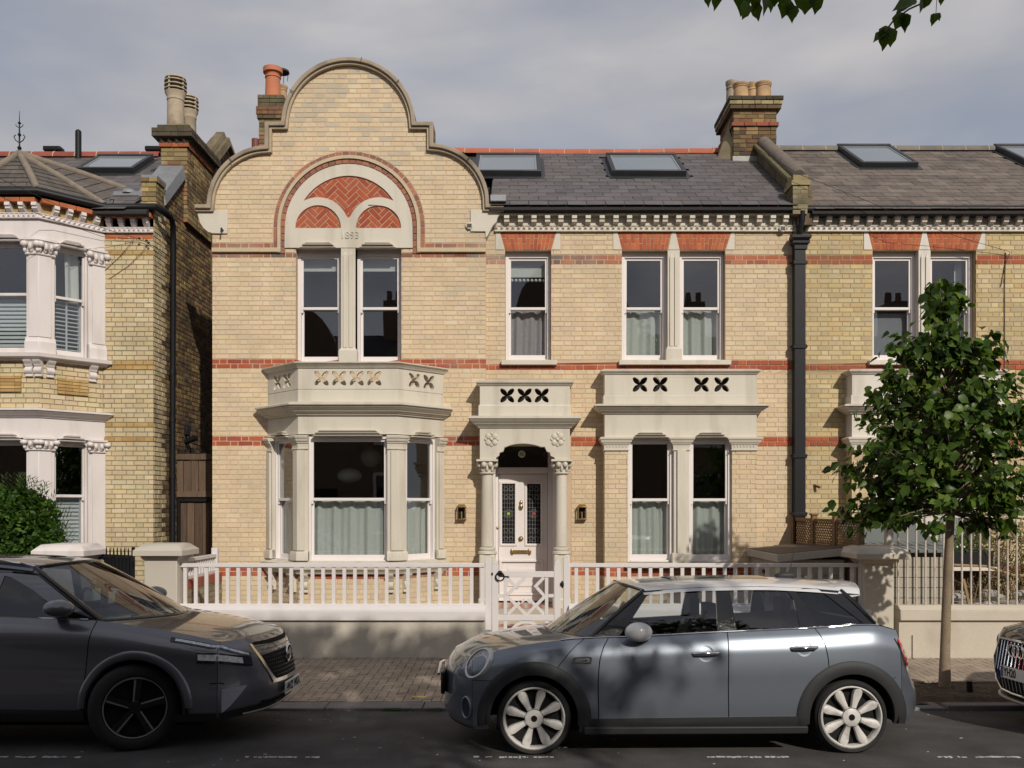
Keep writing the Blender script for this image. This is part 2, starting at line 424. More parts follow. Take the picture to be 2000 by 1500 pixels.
def drip(root, x0, x1, z0, z1, Y, m, M=None):
    """stepped trapezoid hood moulding above a window"""
    b = MB(M); h = z1 - z0
    for i in range(3):
        t0, t1 = i / 3, (i + .62) / 3; ins0 = .13 * t0; ins1 = .13 * t1; d = (.05, .085, .06)[i]
        b.hexa([(x0 + ins0, Y - d, z0 + h * t0), (x1 - ins0, Y - d, z0 + h * t0), (x1 - ins0, Y + .03, z0 + h * t0), (x0 + ins0, Y + .03, z0 + h * t0),
                (x0 + ins1, Y - d - .012, z0 + h * t1 - .004), (x1 - ins1, Y - d - .012, z0 + h * t1 - .004), (x1 - ins1, Y + .03, z0 + h * t1 - .004), (x0 + ins1, Y + .03, z0 + h * t1 - .004)])
    return b.build('hood_moulding', m, root, bevel=.003)

def quatre(cx, cz, r, n=64):
    out = []
    for i in range(n):
        a = 2 * math.pi * i / n; s = abs(math.sin(2 * a))
        q = r * (.27 + .73 * s ** .95) * (1 + .24 * s ** 6)
        out.append((cx + q * math.cos(a) * .98, cz + q * math.sin(a) * .98))
    return out

def face_M(A, B):
    d = (Vector(B) - Vector(A)).normalized()
    return Matrix(((d.x, -d.y, 0, A[0]), (d.y, d.x, 0, A[1]), (0, 0, 1, 0), (0, 0, 0, 1)))
def along(A, B, d):
    v = (Vector(B) - Vector(A)).normalized(); return (A[0] + v.x * d, A[1] + v.y * d)

CORN = [(-.05, 0), (.03, 0), (.03, .018), (.06, .03), (.065, .045), (.085, .05), (.10, .075), (.14, .10), (.155, .115), (.155, .135), (.185, .14), (.185, .165), (.12, .19), (-.05, .20)]
def cornice(z, h, out, k=None): return [(o * out / .185 if o > 0 else o, z + q * h / .20) for o, q in (k or CORN)]
CAPP = [(-.04, 0), (.02, 0), (.025, .012), (.045, .03), (.05, .045), (.075, .05), (.08, .07), (.055, .085), (-.04, .09)]
CAPI = [(-.05, 0), (.018, 0), (.022, .012), (.006, .02), (.012, .085), (.03, .10), (.03, .118), (.045, .122), (.06, .15), (.06, .168), (.075, .172), (.082, .20), (.06, .215), (-.05, .22)]

def parapet_face(b, A, B, z0, z1, cells, r, m, zc=None, margin=None):
    """pierced parapet slab between plan points A and B with quatrefoil openings at distances cells along it"""
    M = face_M(A, B); Lg = (Vector(B) - Vector(A)).length
    b.M = M; holes = [quatre(c, zc or (z0 + z1) / 2, r) for c in cells]
    b.plate(rect(0, Lg, z0, z1), holes, 0, .075, back=True)
    b.M = None
# ============================================================ GROUND
YK, YW = 9.33, 12.15                           # kerb face, garden-wall face
def pz(y): return -.045 + (y - 9.63) * .016    # pavement height
M_asph = mat('asphalt', (.070, .066, .065), .9, .34, 2.2, 110, .9, dirt=(.055, .05, .048), dirt_amt=.7, dirt_scale=.9, streak=(.4, 1.6, 1), spec=.2)
M_soil = mat('soil', (.07, .045, .03), .95, .4, 8, 60, 1., dirt=(.12, .085, .055), dirt_amt=.6, dirt_scale=6)
M_paver = mat('paver', (.33, .265, .205), .85, .12, 3, 70, .25, orand=.22, dirt=(.12, .09, .07), dirt_amt=.6, dirt_scale=1.2)
M_joint = mat('joint sand', (.06, .045, .033), .95, .2)
M_kerb = mat('granite kerb', (.17, .155, .155), .8, .14, 5, 90, .3, orand=.2, dirt=(.08, .07, .06), dirt_amt=.6)
M_line = mat('worn paint', (.5, .5, .48), .8, .1)
g = MB()
g.box(-900, 900, -900, 1200, -1.2, -.9)
o = g.build('ground', M_soil); o['kind'] = 'structure'
prof = [(.62, -.06), (2, .0), (3.5, .035), (5, .04), (7.45, 0), (8.4, -.038), (9.33, -.075)]
g = MB(); xs = [-120, -40, -12] + [i * .75 for i in range(-14, 15)] + [12, 40, 120]
g.grid([[(x, y, z) for y, z in prof] for x in xs]); o = g.build('road', M_asph, smooth=60, fix=False); o['kind'] = 'structure'
# worn bay markings, broken into flecks
g = MB(); rnd = random.Random(3)
for x0, x1 in ((-20, 155), (468, 622), (925, 1082), (1380, 1540), (1830, 1990), (-480, -300), (2290, 2450)):
    a, b = wx(x0, 7.33), wx(x1, 7.33); x = a
    while x < b:
        L = rnd.uniform(.008, .045)
        if rnd.random() < .8: y = 7.32 + rnd.uniform(-.01, .01); h = rnd.uniform(.006, .022); zz = .0045 + (7.45 - y) * .018; g.box(x, x + L, y - h, y + h, zz - .002, zz)
        x += L + rnd.uniform(0, .012)
for i in range(70):
    x, y = rnd.uniform(-4, 5), rnd.uniform(7.05, 9.2); h = rnd.uniform(.003, .009); zz = np.interp(y, [p[0] for p in prof], [p[1] for p in prof]) + .004; g.box(x, x + h * rnd.uniform(1, 4), y, y + h, zz - .003, zz)
o = g.build('road_markings', M_line); o['kind'] = 'structure'
# pavement slab under the pavers, opposite pavement
g = MB()
def slab(x0, x1, y0, y1, dz=-.012, zb=-.5):
    g.hexa([(x0, y0, zb), (x1, y0, zb), (x1, y1, zb), (x0, y1, zb), (x0, y0, pz(y0) + dz), (x1, y0, pz(y0) + dz), (x1, y1, pz(y1) + dz), (x0, y1, pz(y1) + dz)])
PX0, PX1, PY1 = wx(1772, 9.7) - .02, 7.6, 10.62   # tree pit
slab(-60, PX0, 9.63, 12.2); slab(PX1, 60, 9.63, 12.2); slab(PX0, PX1, PY1, 12.2)
o = g.build('pavement', M_joint); o['kind'] = 'structure'; pav = o
g = MB(); g.box(-60, 60, -3.4, .6, -.4, .03); g.build('opposite_pavement', M_paver)['kind'] = 'structure'
vis, rest = [], []
for ix in range(-95, 96):
    for iy in range(-2, 27):
        q = (ix - iy) % 4
        if q == 0: x, y, h = ix * .1 + .1, 9.64 + iy * .1 + .05, 1
        elif q == 3: x, y, h = ix * .1 + .05, 9.64 + iy * .1 + .1, 0
        else: continue
        w, d = (.0955, .0455) if h else (.0455, .0955); px = VX + x / y * F
        inpit = x + w > PX0 and x - w < PX1 and y - d < PY1
        whole = y - d > 9.635 and y + d < 12.13 and not inpit
        if whole and (570 < px < 880 or 1785 < px < 1950): vis.append((x, y, h)); continue
        y0, y1, x0, x1 = max(y - d, 9.636), min(y + d, 12.14), x - w, x + w
        if inpit:
            if y + d > PY1 + .01: y0 = PY1 + .006
            elif x0 < PX0 - .01: x1 = PX0 - .006
            elif x1 > PX1 + .01: x0 = PX1 + .006
            else: continue
        if y1 - y0 > .01 and x1 - x0 > .01: rest.append((x0, x1, y0, y1))
vis.sort(key=lambda c: c[1]); rest += [(x - (.0955 if h else .0455), x + (.0955 if h else .0455), y - (.0455 if h else .0955), y + (.0455 if h else .0955)) for x, y, h in vis[300:]]; vis = vis[:300]
sl = math.atan(.016)
for x, y, h in vis:
    w, d = (.0955, .0455) if h else (.0455, .0955)
    piece('paver', (h, random.randrange(3)), lambda: MB().box(-w, w, -d, d, -.03, .0), M_paver, pav, (x, y, pz(y) + random.uniform(-.0015, .0015)), (sl + random.uniform(-.008, .008), random.uniform(-.008, .008), random.uniform(-.01, .01)))
g = MB()
for x0, x1, y0, y1 in rest: z = pz((y0 + y1) / 2) + random.uniform(-.002, .001); g.box(x0, x1, y0, y1, z - .02, z)
o = g.build('paving', M_paver, pav); o['kind'] = 'stuff'
g = MB(); g.box(wx(806, 9.85), wx(834, 9.85), 9.8, 9.87, pz(9.84) + .002, pz(9.84) + .004); g.build('yellow_mark', mat('yellow paint', (.5, .36, .08), .8, .4, 30, 60), pav)
# kerb
kb = bpy.data.objects.new('kerb', None); COL.objects.link(kb); kb['kind'] = 'structure'; kb.location = (0, YK, 0)
x = -11.; rr = random.Random(5)
while x < 11:
    L = rr.uniform(.8, 1.0); w = L - .008; z1 = -.045 if x < 3.6 else -.02; wd = .3 if x < 3.9 else .15
    b = MB(); b.box(-w / 2, w / 2, 0, wd, -.3, z1); 
    o = b.build('kerbstone', M_kerb, kb, bevel=.012, local=True); o.location = (x + L / 2, rr.uniform(-.008, .008), rr.uniform(-.004, .004)); x += L
# tree pit
g = MB(); P = []
for i in range(60):
    P.append([(PX0 + (PX1 - PX0) * i / 59, 9.47 + (PY1 - 9.47) * j / 24, -.045 + .02 * noise.noise((i * .35, j * .4, 0)) + .012 * noise.noise((i * 1.3, j * 1.2, 4)) + (.03 if 4 < j < 20 else 0)) for j in range(25)])
g.grid(P); g.build('tree_pit_soil', M_soil, smooth=70, fix=False)['kind'] = 'structure'
g = MB()
for i in range(700):
    x, y = rnd.uniform(PX0 + .05, PX1 - .05), rnd.uniform(9.52, PY1 - .05); z = -.008 + rnd.uniform(-.01, .015); s = rnd.uniform(.004, .014); c = rnd.choice([(.25, .2, .14), (.12, .08, .05), (.35, .33, .3), (.16, .1, .04), (.05, .035, .02)])
    a = rnd.uniform(0, 3.1); dx, dy = s * math.cos(a), s * math.sin(a)
    g.add([(x - dx, y - dy, z), (x + dy * .6, y - dx * .6, z + s * .5), (x + dx, y + dy, z + .003), (x - dy * .6, y + dx * .6, z + s * .7)], [(0, 1, 2, 3)], c)
M_litter = mat('litter', (.2, .15, .1), .9, .2, attr=True)
g.build('soil_debris', M_litter, fix=False)['kind'] = 'stuff'
g = MB()
for i in range(420):                            # leaf litter in the gutter and along the walls
    if i < 220: x, y, z = rnd.uniform(-4.5, 6), 9.30 - abs(rnd.gauss(0, .07)), -.068
    else: x, y = rnd.uniform(-3.6, 7), 12.13 - abs(rnd.gauss(0, .05)); z = pz(y) + .004
    if -1.2 < x < -.7 and y < 10: x = x
    s = rnd.uniform(.004, .016); c = rnd.choice([(.3, .2, .08), (.16, .09, .04), (.35, .3, .2), (.1, .06, .03), (.2, .16, .05)])
    a = rnd.uniform(0, 3.1); dx, dy = s * math.cos(a), s * math.sin(a)
    g.add([(x - dx, y - dy, z), (x + dy * .6, y - dx * .6, z + s * .6), (x + dx, y + dy, z + .003), (x - dy * .6, y + dx * .6, z + s * .9)], [(0, 1, 2, 3)], c)
g.build('leaf_litter', M_litter, fix=False)['kind'] = 'stuff'
g = MB()
for i in range(260):
    cx = rnd.choice([wx(765, 9.3), wx(775, 9.3), wx(790, 9.3), wx(850, 9.3), wx(755, 9.3)]); x = cx + rnd.gauss(0, .05); y = 9.315 + rnd.gauss(0, .008); hgt = rnd.uniform(.015, .05); dx = rnd.gauss(0, .02); dy = -rnd.uniform(0, .03)
    g.add([(x - .003, y, -.075), (x + .003, y, -.075), (x + dx, y + dy, -.075 + hgt)], [(0, 1, 2)], (.12, .2, .04) if rnd.random() < .7 else (.25, .24, .08))
g.build('gutter_grass', mat('grass', (.1, .16, .04), .8, .2, attr=True), fix=False)['kind'] = 'stuff'
# front gardens behind the walls
g = MB(); g.box(-20, 20, 12.3, 14.9, -.6, .02); g.build('garden_ground', mat('garden gravel', (.2, .17, .13), .95, .3, 20, 90, .8))['kind'] = 'structure'

# ============================================================ MAIN HOUSE
YG, YR = 14.46, 14.58
gx = lambda p: wx(p, YG); gz = lambda p: wz(p, YG); rx = lambda p: wx(p, YR); rz = lambda p: wz(p, YR)
H = thing('brick_house', 'cream brick house with curved gable dated 1893 and number 45 over its door', 'house', (-.5, 14.6, 0))
YL = [CREAM, (.62, .50, .338), (.595, .472, .313), (.60, .475, .308), (.59, .476, .328), (.63, .512, .352), (.58, .457, .308), (.56, .467, .337)]
def pick_main(dull_rows, red_rows, top=False):
    def f(k, x, z):
        if k in red_rows: return cj(random.choice([RED, (.40, .10, .045), (.31, .07, .045)]), .12), 1
        if k in dull_rows: return cj(random.choice([PURP, PURP, DUSK, (.30, .12, .08), (.33, .14, .10)]), .15), 0
        w = 3 if not top or z < 7 else 1
        c = random.choice(YL[:6] * w + YL[5:]) if not (z > 7.3 and random.random() < .18) else (.49, .425, .325)
        return cj(c, .035, .015), 0
    return f
redmats = [(.36, .085, .04), (.41, .105, .048), (.30, .07, .045)]
HC = [0]; HP = (H, M_pbrick, HC, redmats)

# outline of the gable
def quarter(cx, cz, r, a0, a1, n=18): return arc(gx(cx), gz(cz), r / 124.5, a0, a1, n)
gable_top = ([(gx(384), gz(403))] + [(gx(407.5), gz(403))] + quarter(524, 405, 116.5, 175, 92) + [(gx(520), gz(242.5))]
             + quarter(682, 247, 130, 178, 2, 36) + [(gx(847), gz(242.5))] + quarter(841, 399, 114.5, 87, 5) + [(gx(955.5), gz(402)), (gx(984), gz(402))])
outer = [(gx(415), -.3)] + [(gx(415), gz(412))] + gable_top[1:-1] + [(gx(949), gz(410)), (gx(949), -.3)]
HW = [rect(gx(578), gx(667), gz(707), gz(484)), rect(gx(694.5), gx(784), gz(707), gz(484))]      # first-floor openings
tymp = arc(gx(681.5), gz(446), 124.5 / 124.5, 0, 180, 32); tymp = [(gx(806.5), gz(485))] + tymp + [(gx(556.5), gz(485))]
BAYH = rect(gx(546), gx(842), 1.14, 3.36)
def ringpoly(ri, ro, zb, side):
    cx, cz = gx(682), gz(444); a = arc(cx, cz, ro / 124.5, 0, 180, 36); b = arc(cx, cz, ri / 124.5, 180, 0, 36)
    return [(cx + ro / 124.5, gz(zb))] + a + [(cx - ro / 124.5, gz(zb)), (cx - ri / 124.5, gz(zb))] + b + [(cx + ri / 124.5, gz(zb))]
ringA, ringB, ringC = ringpoly(139.5, 147.5, 484, 0), ringpoly(124.8, 132.5, 495, 0), ringpoly(132.5, 139.5, 495, 0)
allring = ringpoly(122, 148.5, 486, 0)
w = MB(); w.plate(outer, HW + [BAYH], YG, YG + .3)
w.build('gable_wall', M_mortar, H)
bm_ = MB()
fill = ringpoly(100, 148.5, 486, 0)
disc = [(gx(682 + 148.5), gz(486))] + arc(gx(682), gz(444), 148.5 / 124.5, 0, 180, 40) + [(gx(682 - 148.5), gz(486))]
corbL = rect(gx(380), gx(445), gz(458), gz(411)); corbR = rect(gx(918), gx(990), gz(454), gz(409))
strL = rect(gx(400), gx(548), gz(494.5), gz(484)); strR = rect(gx(816), gx(990), gz(494.5), gz(484))
lay(bm_, outer, HW + [BAYH, disc, corbL, corbR, strL, strR], YG, pick_main({23, 25}, set(), True), Z0 + CR * 2, 9.1)
lay(bm_, outer, [BAYH] + HW, YG, pick_main(set(), {0, 1, -16, -15, -43, -42}), -.1, Z0 + CR * 2, None)
# rings of the big arch
def voussoirs(ri, ro, zb, n, cols, asparts):
    cx, cz = gx(682), gz(444); ri, ro = ri / 124.5, ro / 124.5
    st = int(round((cz - gz(zb)) / .105)) or 1
    items = []
    for sgn in (-1, 1):
        for i in range(st):
            z0 = gz(zb) + (cz - gz(zb)) * i / st + .005; z1 = gz(zb) + (cz - gz(zb)) * (i + 1) / st - .005; a, b = sorted((cx + sgn * ri, cx + sgn * ro)); items.append([(a, z0), (b, z0), (b, z1), (a, z1)])
    for i in range(n):
        a0, a1 = 180 * (i + .05) / n, 180 * (i + .95) / n
        items.append([(cx + ri * math.cos(R(a0)), cz + ri * math.sin(R(a0))), (cx + ro * math.cos(R(a0)), cz + ro * math.sin(R(a0))), (cx + ro * math.cos(R(a1)), cz + ro * math.sin(R(a1))), (cx + ri * math.cos(R(a1)), cz + ri * math.sin(R(a1)))])
    for p in items:
        f = YG - .022 if asparts == 2 else YG - .006; b = MB(); c = cj(random.choice(cols), .12)
        b.hexa([(p[0][0], f, p[0][1]), (p[1][0], f, p[1][1]), (p[1][0], YG + .02, p[1][1]), (p[0][0], YG + .02, p[0][1]), (p[3][0], f, p[3][1]), (p[2][0], f, p[2][1]), (p[2][0], YG + .02, p[2][1]), (p[3][0], YG + .02, p[3][1])], c)
        if asparts and HC[0] < 300: HC[0] += 1; b.build('brick', M_pbrick, H)
        else: bm_.hexa(b.v, c)
voussoirs(140, 147.5, 484, 34, [(.33, .14, .09), PURP, PURP, (.36, .16, .10)], 1)
voussoirs(124.8, 132, 496, 30, [(.36, .15, .09), (.30, .12, .08), PURP], 2)
voussoirs(132.8, 139.3, 486, 30, [CREAM, (.5, .4, .26)], 0)
ribp = [(gx(682 + 133), gz(494))] + arc(gx(682), gz(444), 133 / 124.5, 0, 180, 40) + [(gx(682 - 133), gz(494))]
MB().ribbon(ribp, -.05, 0, YG - .045, YG + .01).build('arch_hood', mat('hood stone', (.50, .41, .29), .8, .08), H)
bm_.build('brickwork', M_brick, H, fix=False)['kind'] = 'stuff'
# string course at the springing
for a, b in ((415, 549), (815, 949)):
    s = MB(); s.box(gx(a), gx(b), YG - .05, YG + .02, gz(493.5), gz(485)); s.build('string_course', mat('buff string', (.50, .41, .27), .8, .07), H, bevel=.006)
# stone tympanum with herringbone panels and the date
def semi(cx, r): return [(gx(cx + r), gz(446.5))] + arc(gx(cx), gz(446.5), r / 124.5, 4, 176, 20) + [(gx(cx - r), gz(446.5))]
topP = arc(gx(681.5), gz(447.5), 103 / 124.5, 32, 148, 22)
lowL = arc(gx(621.9), gz(446.5), 60 / 124.5, 114, 17, 14); lowR = arc(gx(740.5), gz(446.5), 60 / 124.5, 163, 66, 14)
b = MB(); b.plate(tymp, [semi(622, 44.5), semi(739.7, 44), topP + lowL[:-1] + [(gx(681), gz(427))] + lowR[1:]], YG - .03, YG + .06)
b.build('tympanum', M_stone, H, bevel=.004)
hb = MB()
regions = [semi(622, 44.5), semi(739.7, 44), topP + lowL[:-1] + [(gx(681), gz(427))] + lowR[1:]]
def inpoly(poly, x, z):
    for a, b in scan(poly, z):
        if a <= x <= b: return True
    return False
MB().box(gx(570), gx(790), YG - .005, YG + .04, gz(448), gz(342)).build('panel_mortar', mat('pale mortar', (.55, .42, .27), .9), H)
unit = .0785
for ri, reg in enumerate(regions):
    cx, cz = gx([622, 739.7, 681.5][ri]), gz([446.5, 446.5, 430][ri]); flip = ri == 1
    for i in range(-14, 15):
        for j in range(-14, 15):
            q = (i - j) % 6
            if q not in (0, 5): continue          # length 3 units : width 1 unit herringbone
            if q == 0: u, v, lu, lv = i + 1.5, j + .5, 3, 1
            else: u, v, lu, lv = i + .5, j + 1.5, 1, 3
            ux, vz = u * unit, v * unit; X = (ux - vz) * .7071; Zz = (ux + vz) * .7071
            ang = 45 if lu == 3 else 135
            if flip: X = -X; ang = 180 - ang
            hit = False; ca, sa = math.cos(R(ang)), math.sin(R(ang))
            for tt in (-.11, -.055, 0, .055, .11):
                for ss in (-.033, 0, .033):
                    if inpoly(reg, cx + X + tt * ca - ss * sa, cz + Zz + tt * sa + ss * ca): hit = True
            if not hit: continue
            if HC[0] < 300:
                HC[0] += 1; v_ = random.randrange(4); cc = [(.34, .075, .035), (.38, .09, .04), (.30, .065, .035), (.36, .095, .05)][v_]
                piece('brick', ('h', v_), lambda: MB().box(-.1125, .1125, -.022 , .02, -.034, .034, cc), M_pbrick, H, (cx + X, YG + .012, cz + Zz), (0, -R(ang), 0))
text('1893', .155, (gx(684), YG - .0315, gz(461)), M_stone, H, 'date_relief', .012)
# coping of the gable
cp = MB(); cp.ribbon(gable_top, -.062, .0, YG - .11, YG + .34); cp.build('gable_coping', M_coping, H, bevel=.01)
cp = MB(); cp.ribbon(gable_top, -.100, -.064, YG - .07, YG + .2); cp.build('coping_moulding', mat('coping stone', (.42, .345, .25), .85, .12, 6, 60, .25, dirt=(.2, .17, .13), dirt_amt=.5, dirt_scale=2), H, bevel=.006)
cp = MB()
for a, (cx, cz, r) in [(t, (682, 247, 130)) for t in (150, 78, 40)] + [(t, (524, 405, 116.5)) for t in (128,)] + [(t, (841, 399, 114.5)) for t in (48,)]:
    c, s_ = math.cos(R(a)), math.sin(R(a)); x_, z_ = gx(cx) + r / 124.5 * c, gz(cz) + r / 124.5 * s_
    cp.bar((x_ - .08 * c, YG - .133, z_ - .08 * s_), (x_ + .002 * c, YG - .133, z_ + .002 * s_), .008, .008)
cp.build('coping_joints', M_under, H)
# kneeler blocks
kn = [(gx(386), gz(412)), (gx(445), gz(412)), (gx(445), gz(457)), (gx(417), gz(457))] + [(gx(417 - 30 * math.sin(R(t))), gz(457 - 36 * (1 - math.cos(R(t))) - t * .06)) for t in (20, 40, 60, 80)]
b = MB(); b.plate(kn, [], YG - .03, YG + .3, back=True); b.build('kneeler_block', M_stone, H, bevel=.006)
kn = [(gx(977), gz(410)), (gx(919), gz(410)), (gx(919), gz(453)), (gx(948), gz(453)), (gx(948), gz(466)), (gx(953), gz(461)), (gx(957), gz(452)), (gx(963), gz(441)), (gx(970), gz(434)), (gx(972), gz(426)), (gx(977), gz(418))]
b = MB(); b.plate(kn, [], YG - .03, YR + .1, back=True); b.build('kneeler_block', M_stone, H, bevel=.006)
# small fittings on the gable
b = MB(); b.lathe([(.05, -.012), (.056, -.006), (.056, .01)], (gx(917), YG - .032, gz(442)), 20, 'y'); vt = b.build('wall_vent', M_stone, H)
b = MB(); [b.box(gx(917) - .036, gx(917) + .036, YG - .05, YG - .044, gz(442) - .03 + i * .016, gz(442) - .022 + i * .016) for i in range(4)]; b.build('vent_slots', M_dark, vt)
b = MB(); b.tube([(gx(437), YG, gz(452)), (gx(437), YG - .12, gz(450)), (gx(437), YG - .13, gz(458))], .012); b.build('hook', M_black, H)
b = MB(); b.box(gx(887), gx(912), YG - .008, YG + .01, gz(501), gz(494.5), (.34, .12, .06)); ab = b.build('air_brick', M_pbrick, H)
b = MB(); [b.box(gx(888.5 + i * 3.3), gx(890 + i * 3.3), YG - .011, YG - .0075, gz(498.2 - j * 2.6 + 1.8), gz(497.8 - j * 2.6)) for i in range(7) for j in range(2)]; b.build('air_holes', M_dark, ab)

# first-floor window pair in the gable
def pilaster_mull(root, x0, x1, z0, z1, Y, m, zb=None, cap=False):
    b = MB(); zb = zb or z0 + .2
    b.box(x0, x1, Y, Y + .16, z0, z1); w_ = x1 - x0
    b.box(x0 - .03, x1 + .03, Y - .045, Y + .1, z0, zb); b.hexa([(x0 - .03, Y - .045, zb), (x1 + .03, Y - .045, zb), (x1 + .03, Y + .05, zb), (x0 - .03, Y + .05, zb), (x0, Y - .01, zb + .05), (x1, Y - .01, zb + .05), (x1, Y + .05, zb + .05), (x0, Y + .05, zb + .05)])
    for k in (0, 1): xc = x0 + w_ * (.3 + .4 * k); b.box(xc - w_ * .13, xc + w_ * .13, Y - .022, Y + .01, zb + .05, z1 - .12); b.hexa([(xc - w_ * .13, Y - .022, z1 - .12), (xc + w_ * .13, Y - .022, z1 - .12), (xc + w_ * .13, Y, z1 - .12), (xc - w_ * .13, Y, z1 - .12), (xc - .006, Y - .004, z1 - .06), (xc + .006, Y - .004, z1 - .06), (xc + .006, Y, z1 - .06), (xc - .006, Y, z1 - .06)])
    return b.build('mullion', m, root, bevel=.006)
sash(H, gx(578), gx(666), gz(707), gz(484), gz(598.5), YG + .12, side=.05, head=.1, blind=.20, seed=1)
sash(H, gx(695), gx(784), gz(707), gz(484), gz(598.5), YG + .12, side=.05, head=.1, blind=.20, seed=2)
pilaster_mull(H, gx(666.5), gx(694.5), gz(708), gz(484), YG - .02, M_stone, gz(686))
for a, c in ((586, 659), (702, 775)): drip(H, gx(a), gx(c), gz(486), gz(474), YG - .02, M_stone)
for a, c in ((572, 577.5), (784.5, 789)):
    MB().box(gx(a), gx(c), YG - .006, YG + .1, gz(705), gz(486)).build('jamb_block', M_brick if 0 else M_stone, H) if 0 else None

# ---------------- right-hand section wall
XR1 = rx(1562)
RW = [rect(rx(986.5), rx(1076.5), rz(706), rz(489)), rect(rx(1214.5), rx(1304), rz(706), rz(489)), rect(rx(1327.5), rx(1416.5), rz(706), rz(489))]
DOORH = rect(rx(962), rx(1092), -.2, rz(862)); BOXH = rect(rx(1222), rx(1440), 1.1, rz(856))
outR = rect(rx(944), XR1, -.3, rz(425))
w = MB(); w.plate(outR, RW + [DOORH, BOXH], YR, YR + .3); w.build('front_wall', M_mortar, H)
def flat_arch(root, xt0, xt1, xb0, xb1, zt, zb, Y, counter, n=13, cols=None):
    for i in range(n):
        t0, t1 = (i + .06) / n, (i + .94) / n; cut = .36 if i % 2 else .66
        for lo, hi in ((0, cut - .022), (cut + .022, 1)):
            def P_(t, h): return (xb0 + (xb1 - xb0) * t) * (1 - h) + (xt0 + (xt1 - xt0) * t) * h
            z_ = lambda h: zb + (zt - zb) * h
            f = Y - .006 - random.uniform(0, .003); c = cj(random.choice([(.44, .125, .05), (.40, .105, .045), (.36, .09, .045)]), .1); b = MB()
            b.hexa([(P_(t0, lo), f, z_(lo)), (P_(t1, lo), f, z_(lo)), (P_(t1, lo), Y + .06, z_(lo)), (P_(t0, lo), Y + .06, z_(lo)), (P_(t0, hi), f, z_(hi)), (P_(t1, hi), f, z_(hi)), (P_(t1, hi), Y + .06, z_(hi)), (P_(t0, hi), Y + .06, z_(hi))], c)
            if counter[0] < 300: counter[0] += 1; b.build('brick', M_pbrick, root)
    MB().plate([(xb0, zb), (xb1, zb), (xt1, zt), (xt0, zt)], [], Y - .001, Y + .02).build('arch_mortar', mat('pale mortar', (.5, .38, .24)), root)
ARCHES = [(977, 1086, 986.7, 1076.5), (1206.5, 1311, 1215, 1304), (1320, 1427.6, 1327.5, 1416.6)]
for a in ARCHES: flat_arch(H, rx(a[0]), rx(a[1]), rx(a[2]), rx(a[3]), rz(453.5), rz(488), YR, HC)
def skewbacks(root, m, dx=0):
    f = lambda p: rx(p + dx)
    for poly in ([(968, 453), (976.3, 453), (986, 488), (968, 488)] if not dx else None, [(1086.7, 453), (1094.5, 453), (1094.5, 488), (1077.2, 488)] if not dx else None,
                 [(1197.5, 453), (1205.8, 453), (1214.5, 488), (1197.5, 488)], [(1312, 453), (1319.3, 453), (1327, 488), (1304.7, 488)], [(1428.4, 453), (1434.5, 453), (1434.5, 488), (1417.3, 488)]):
        if poly: MB().plate([(f(a), rz(b)) for a, b in poly], [], YR - .012, YR + .05).build('skewback', m, root, bevel=.003)
skewbacks(H, M_stone)
archpolys = [[(rx(966), rz(489)), (rx(1096), rz(489)), (rx(1096), rz(452)), (rx(966), rz(452))], [(rx(1196), rz(489)), (rx(1436), rz(489)), (rx(1436), rz(452)), (rx(1196), rz(452))]]
PORCHB = rect(rx(938), rx(1116), -.3, rz(755)); BOXB = rect(rx(1181), rx(1478), -.3, rz(727))
bm2 = MB()
def pick_right(k, x, z):
    if k in (0, 1, -16, -15, -43, -42): return cj(random.choice([RED, (.40, .10, .045), (.31, .07, .045)]), .12), 1
    if k in (23, 22): return cj(random.choice([(.36, .14, .08), (.33, .12, .08), PURP, PURP, DUSK] if x < 1.4 else [(.38, .12, .06), (.42, .15, .08), (.33, .11, .07)]), .12), 0
    return cj(random.choice(YL[:7]), .035, .015), 0
outRb = rect(rx(948.5), XR1, -.1, rz(426))
lay(bm2, outRb, RW + [DOORH] + archpolys + [PORCHB, BOXB], YR, pick_right, -.1, Z0 + CR * -17, None)
lay(bm2, outRb, RW + archpolys + [PORCHB, BOXB], YR, pick_right, Z0 + CR * -17, rz(452), HP)
bm2.build('brickwork', M_brick, H, fix=False)['kind'] = 'stuff'

# first-floor right windows
sash(H, rx(987), rx(1076), rz(704), rz(489), rz(599), YR + .11, side=.055, head=.09, curt=M_curtm, blind=.27, seed=3, pom=True)
sash(H, rx(1215), rx(1303.5), rz(704), rz(489), rz(599), YR + .11, side=.055, head=.09, curt=M_curt, seed=4)
sash(H, rx(1327.5), rx(1416), rz(704), rz(489), rz(599), YR + .11, side=.055, head=.09, curt=M_curt, seed=5)
pilaster_mull(H, rx(1303.8), rx(1327.2), rz(706), rz(489), YR - .015, M_stone, rz(683))
for a, c in ((979, 1087.5), (1208, 1426)): MB().box(rx(a), rx(c), YR - .09, YR + .12, rz(714), rz(704.5)).build('window_sill', M_stone, H, bevel=.008)

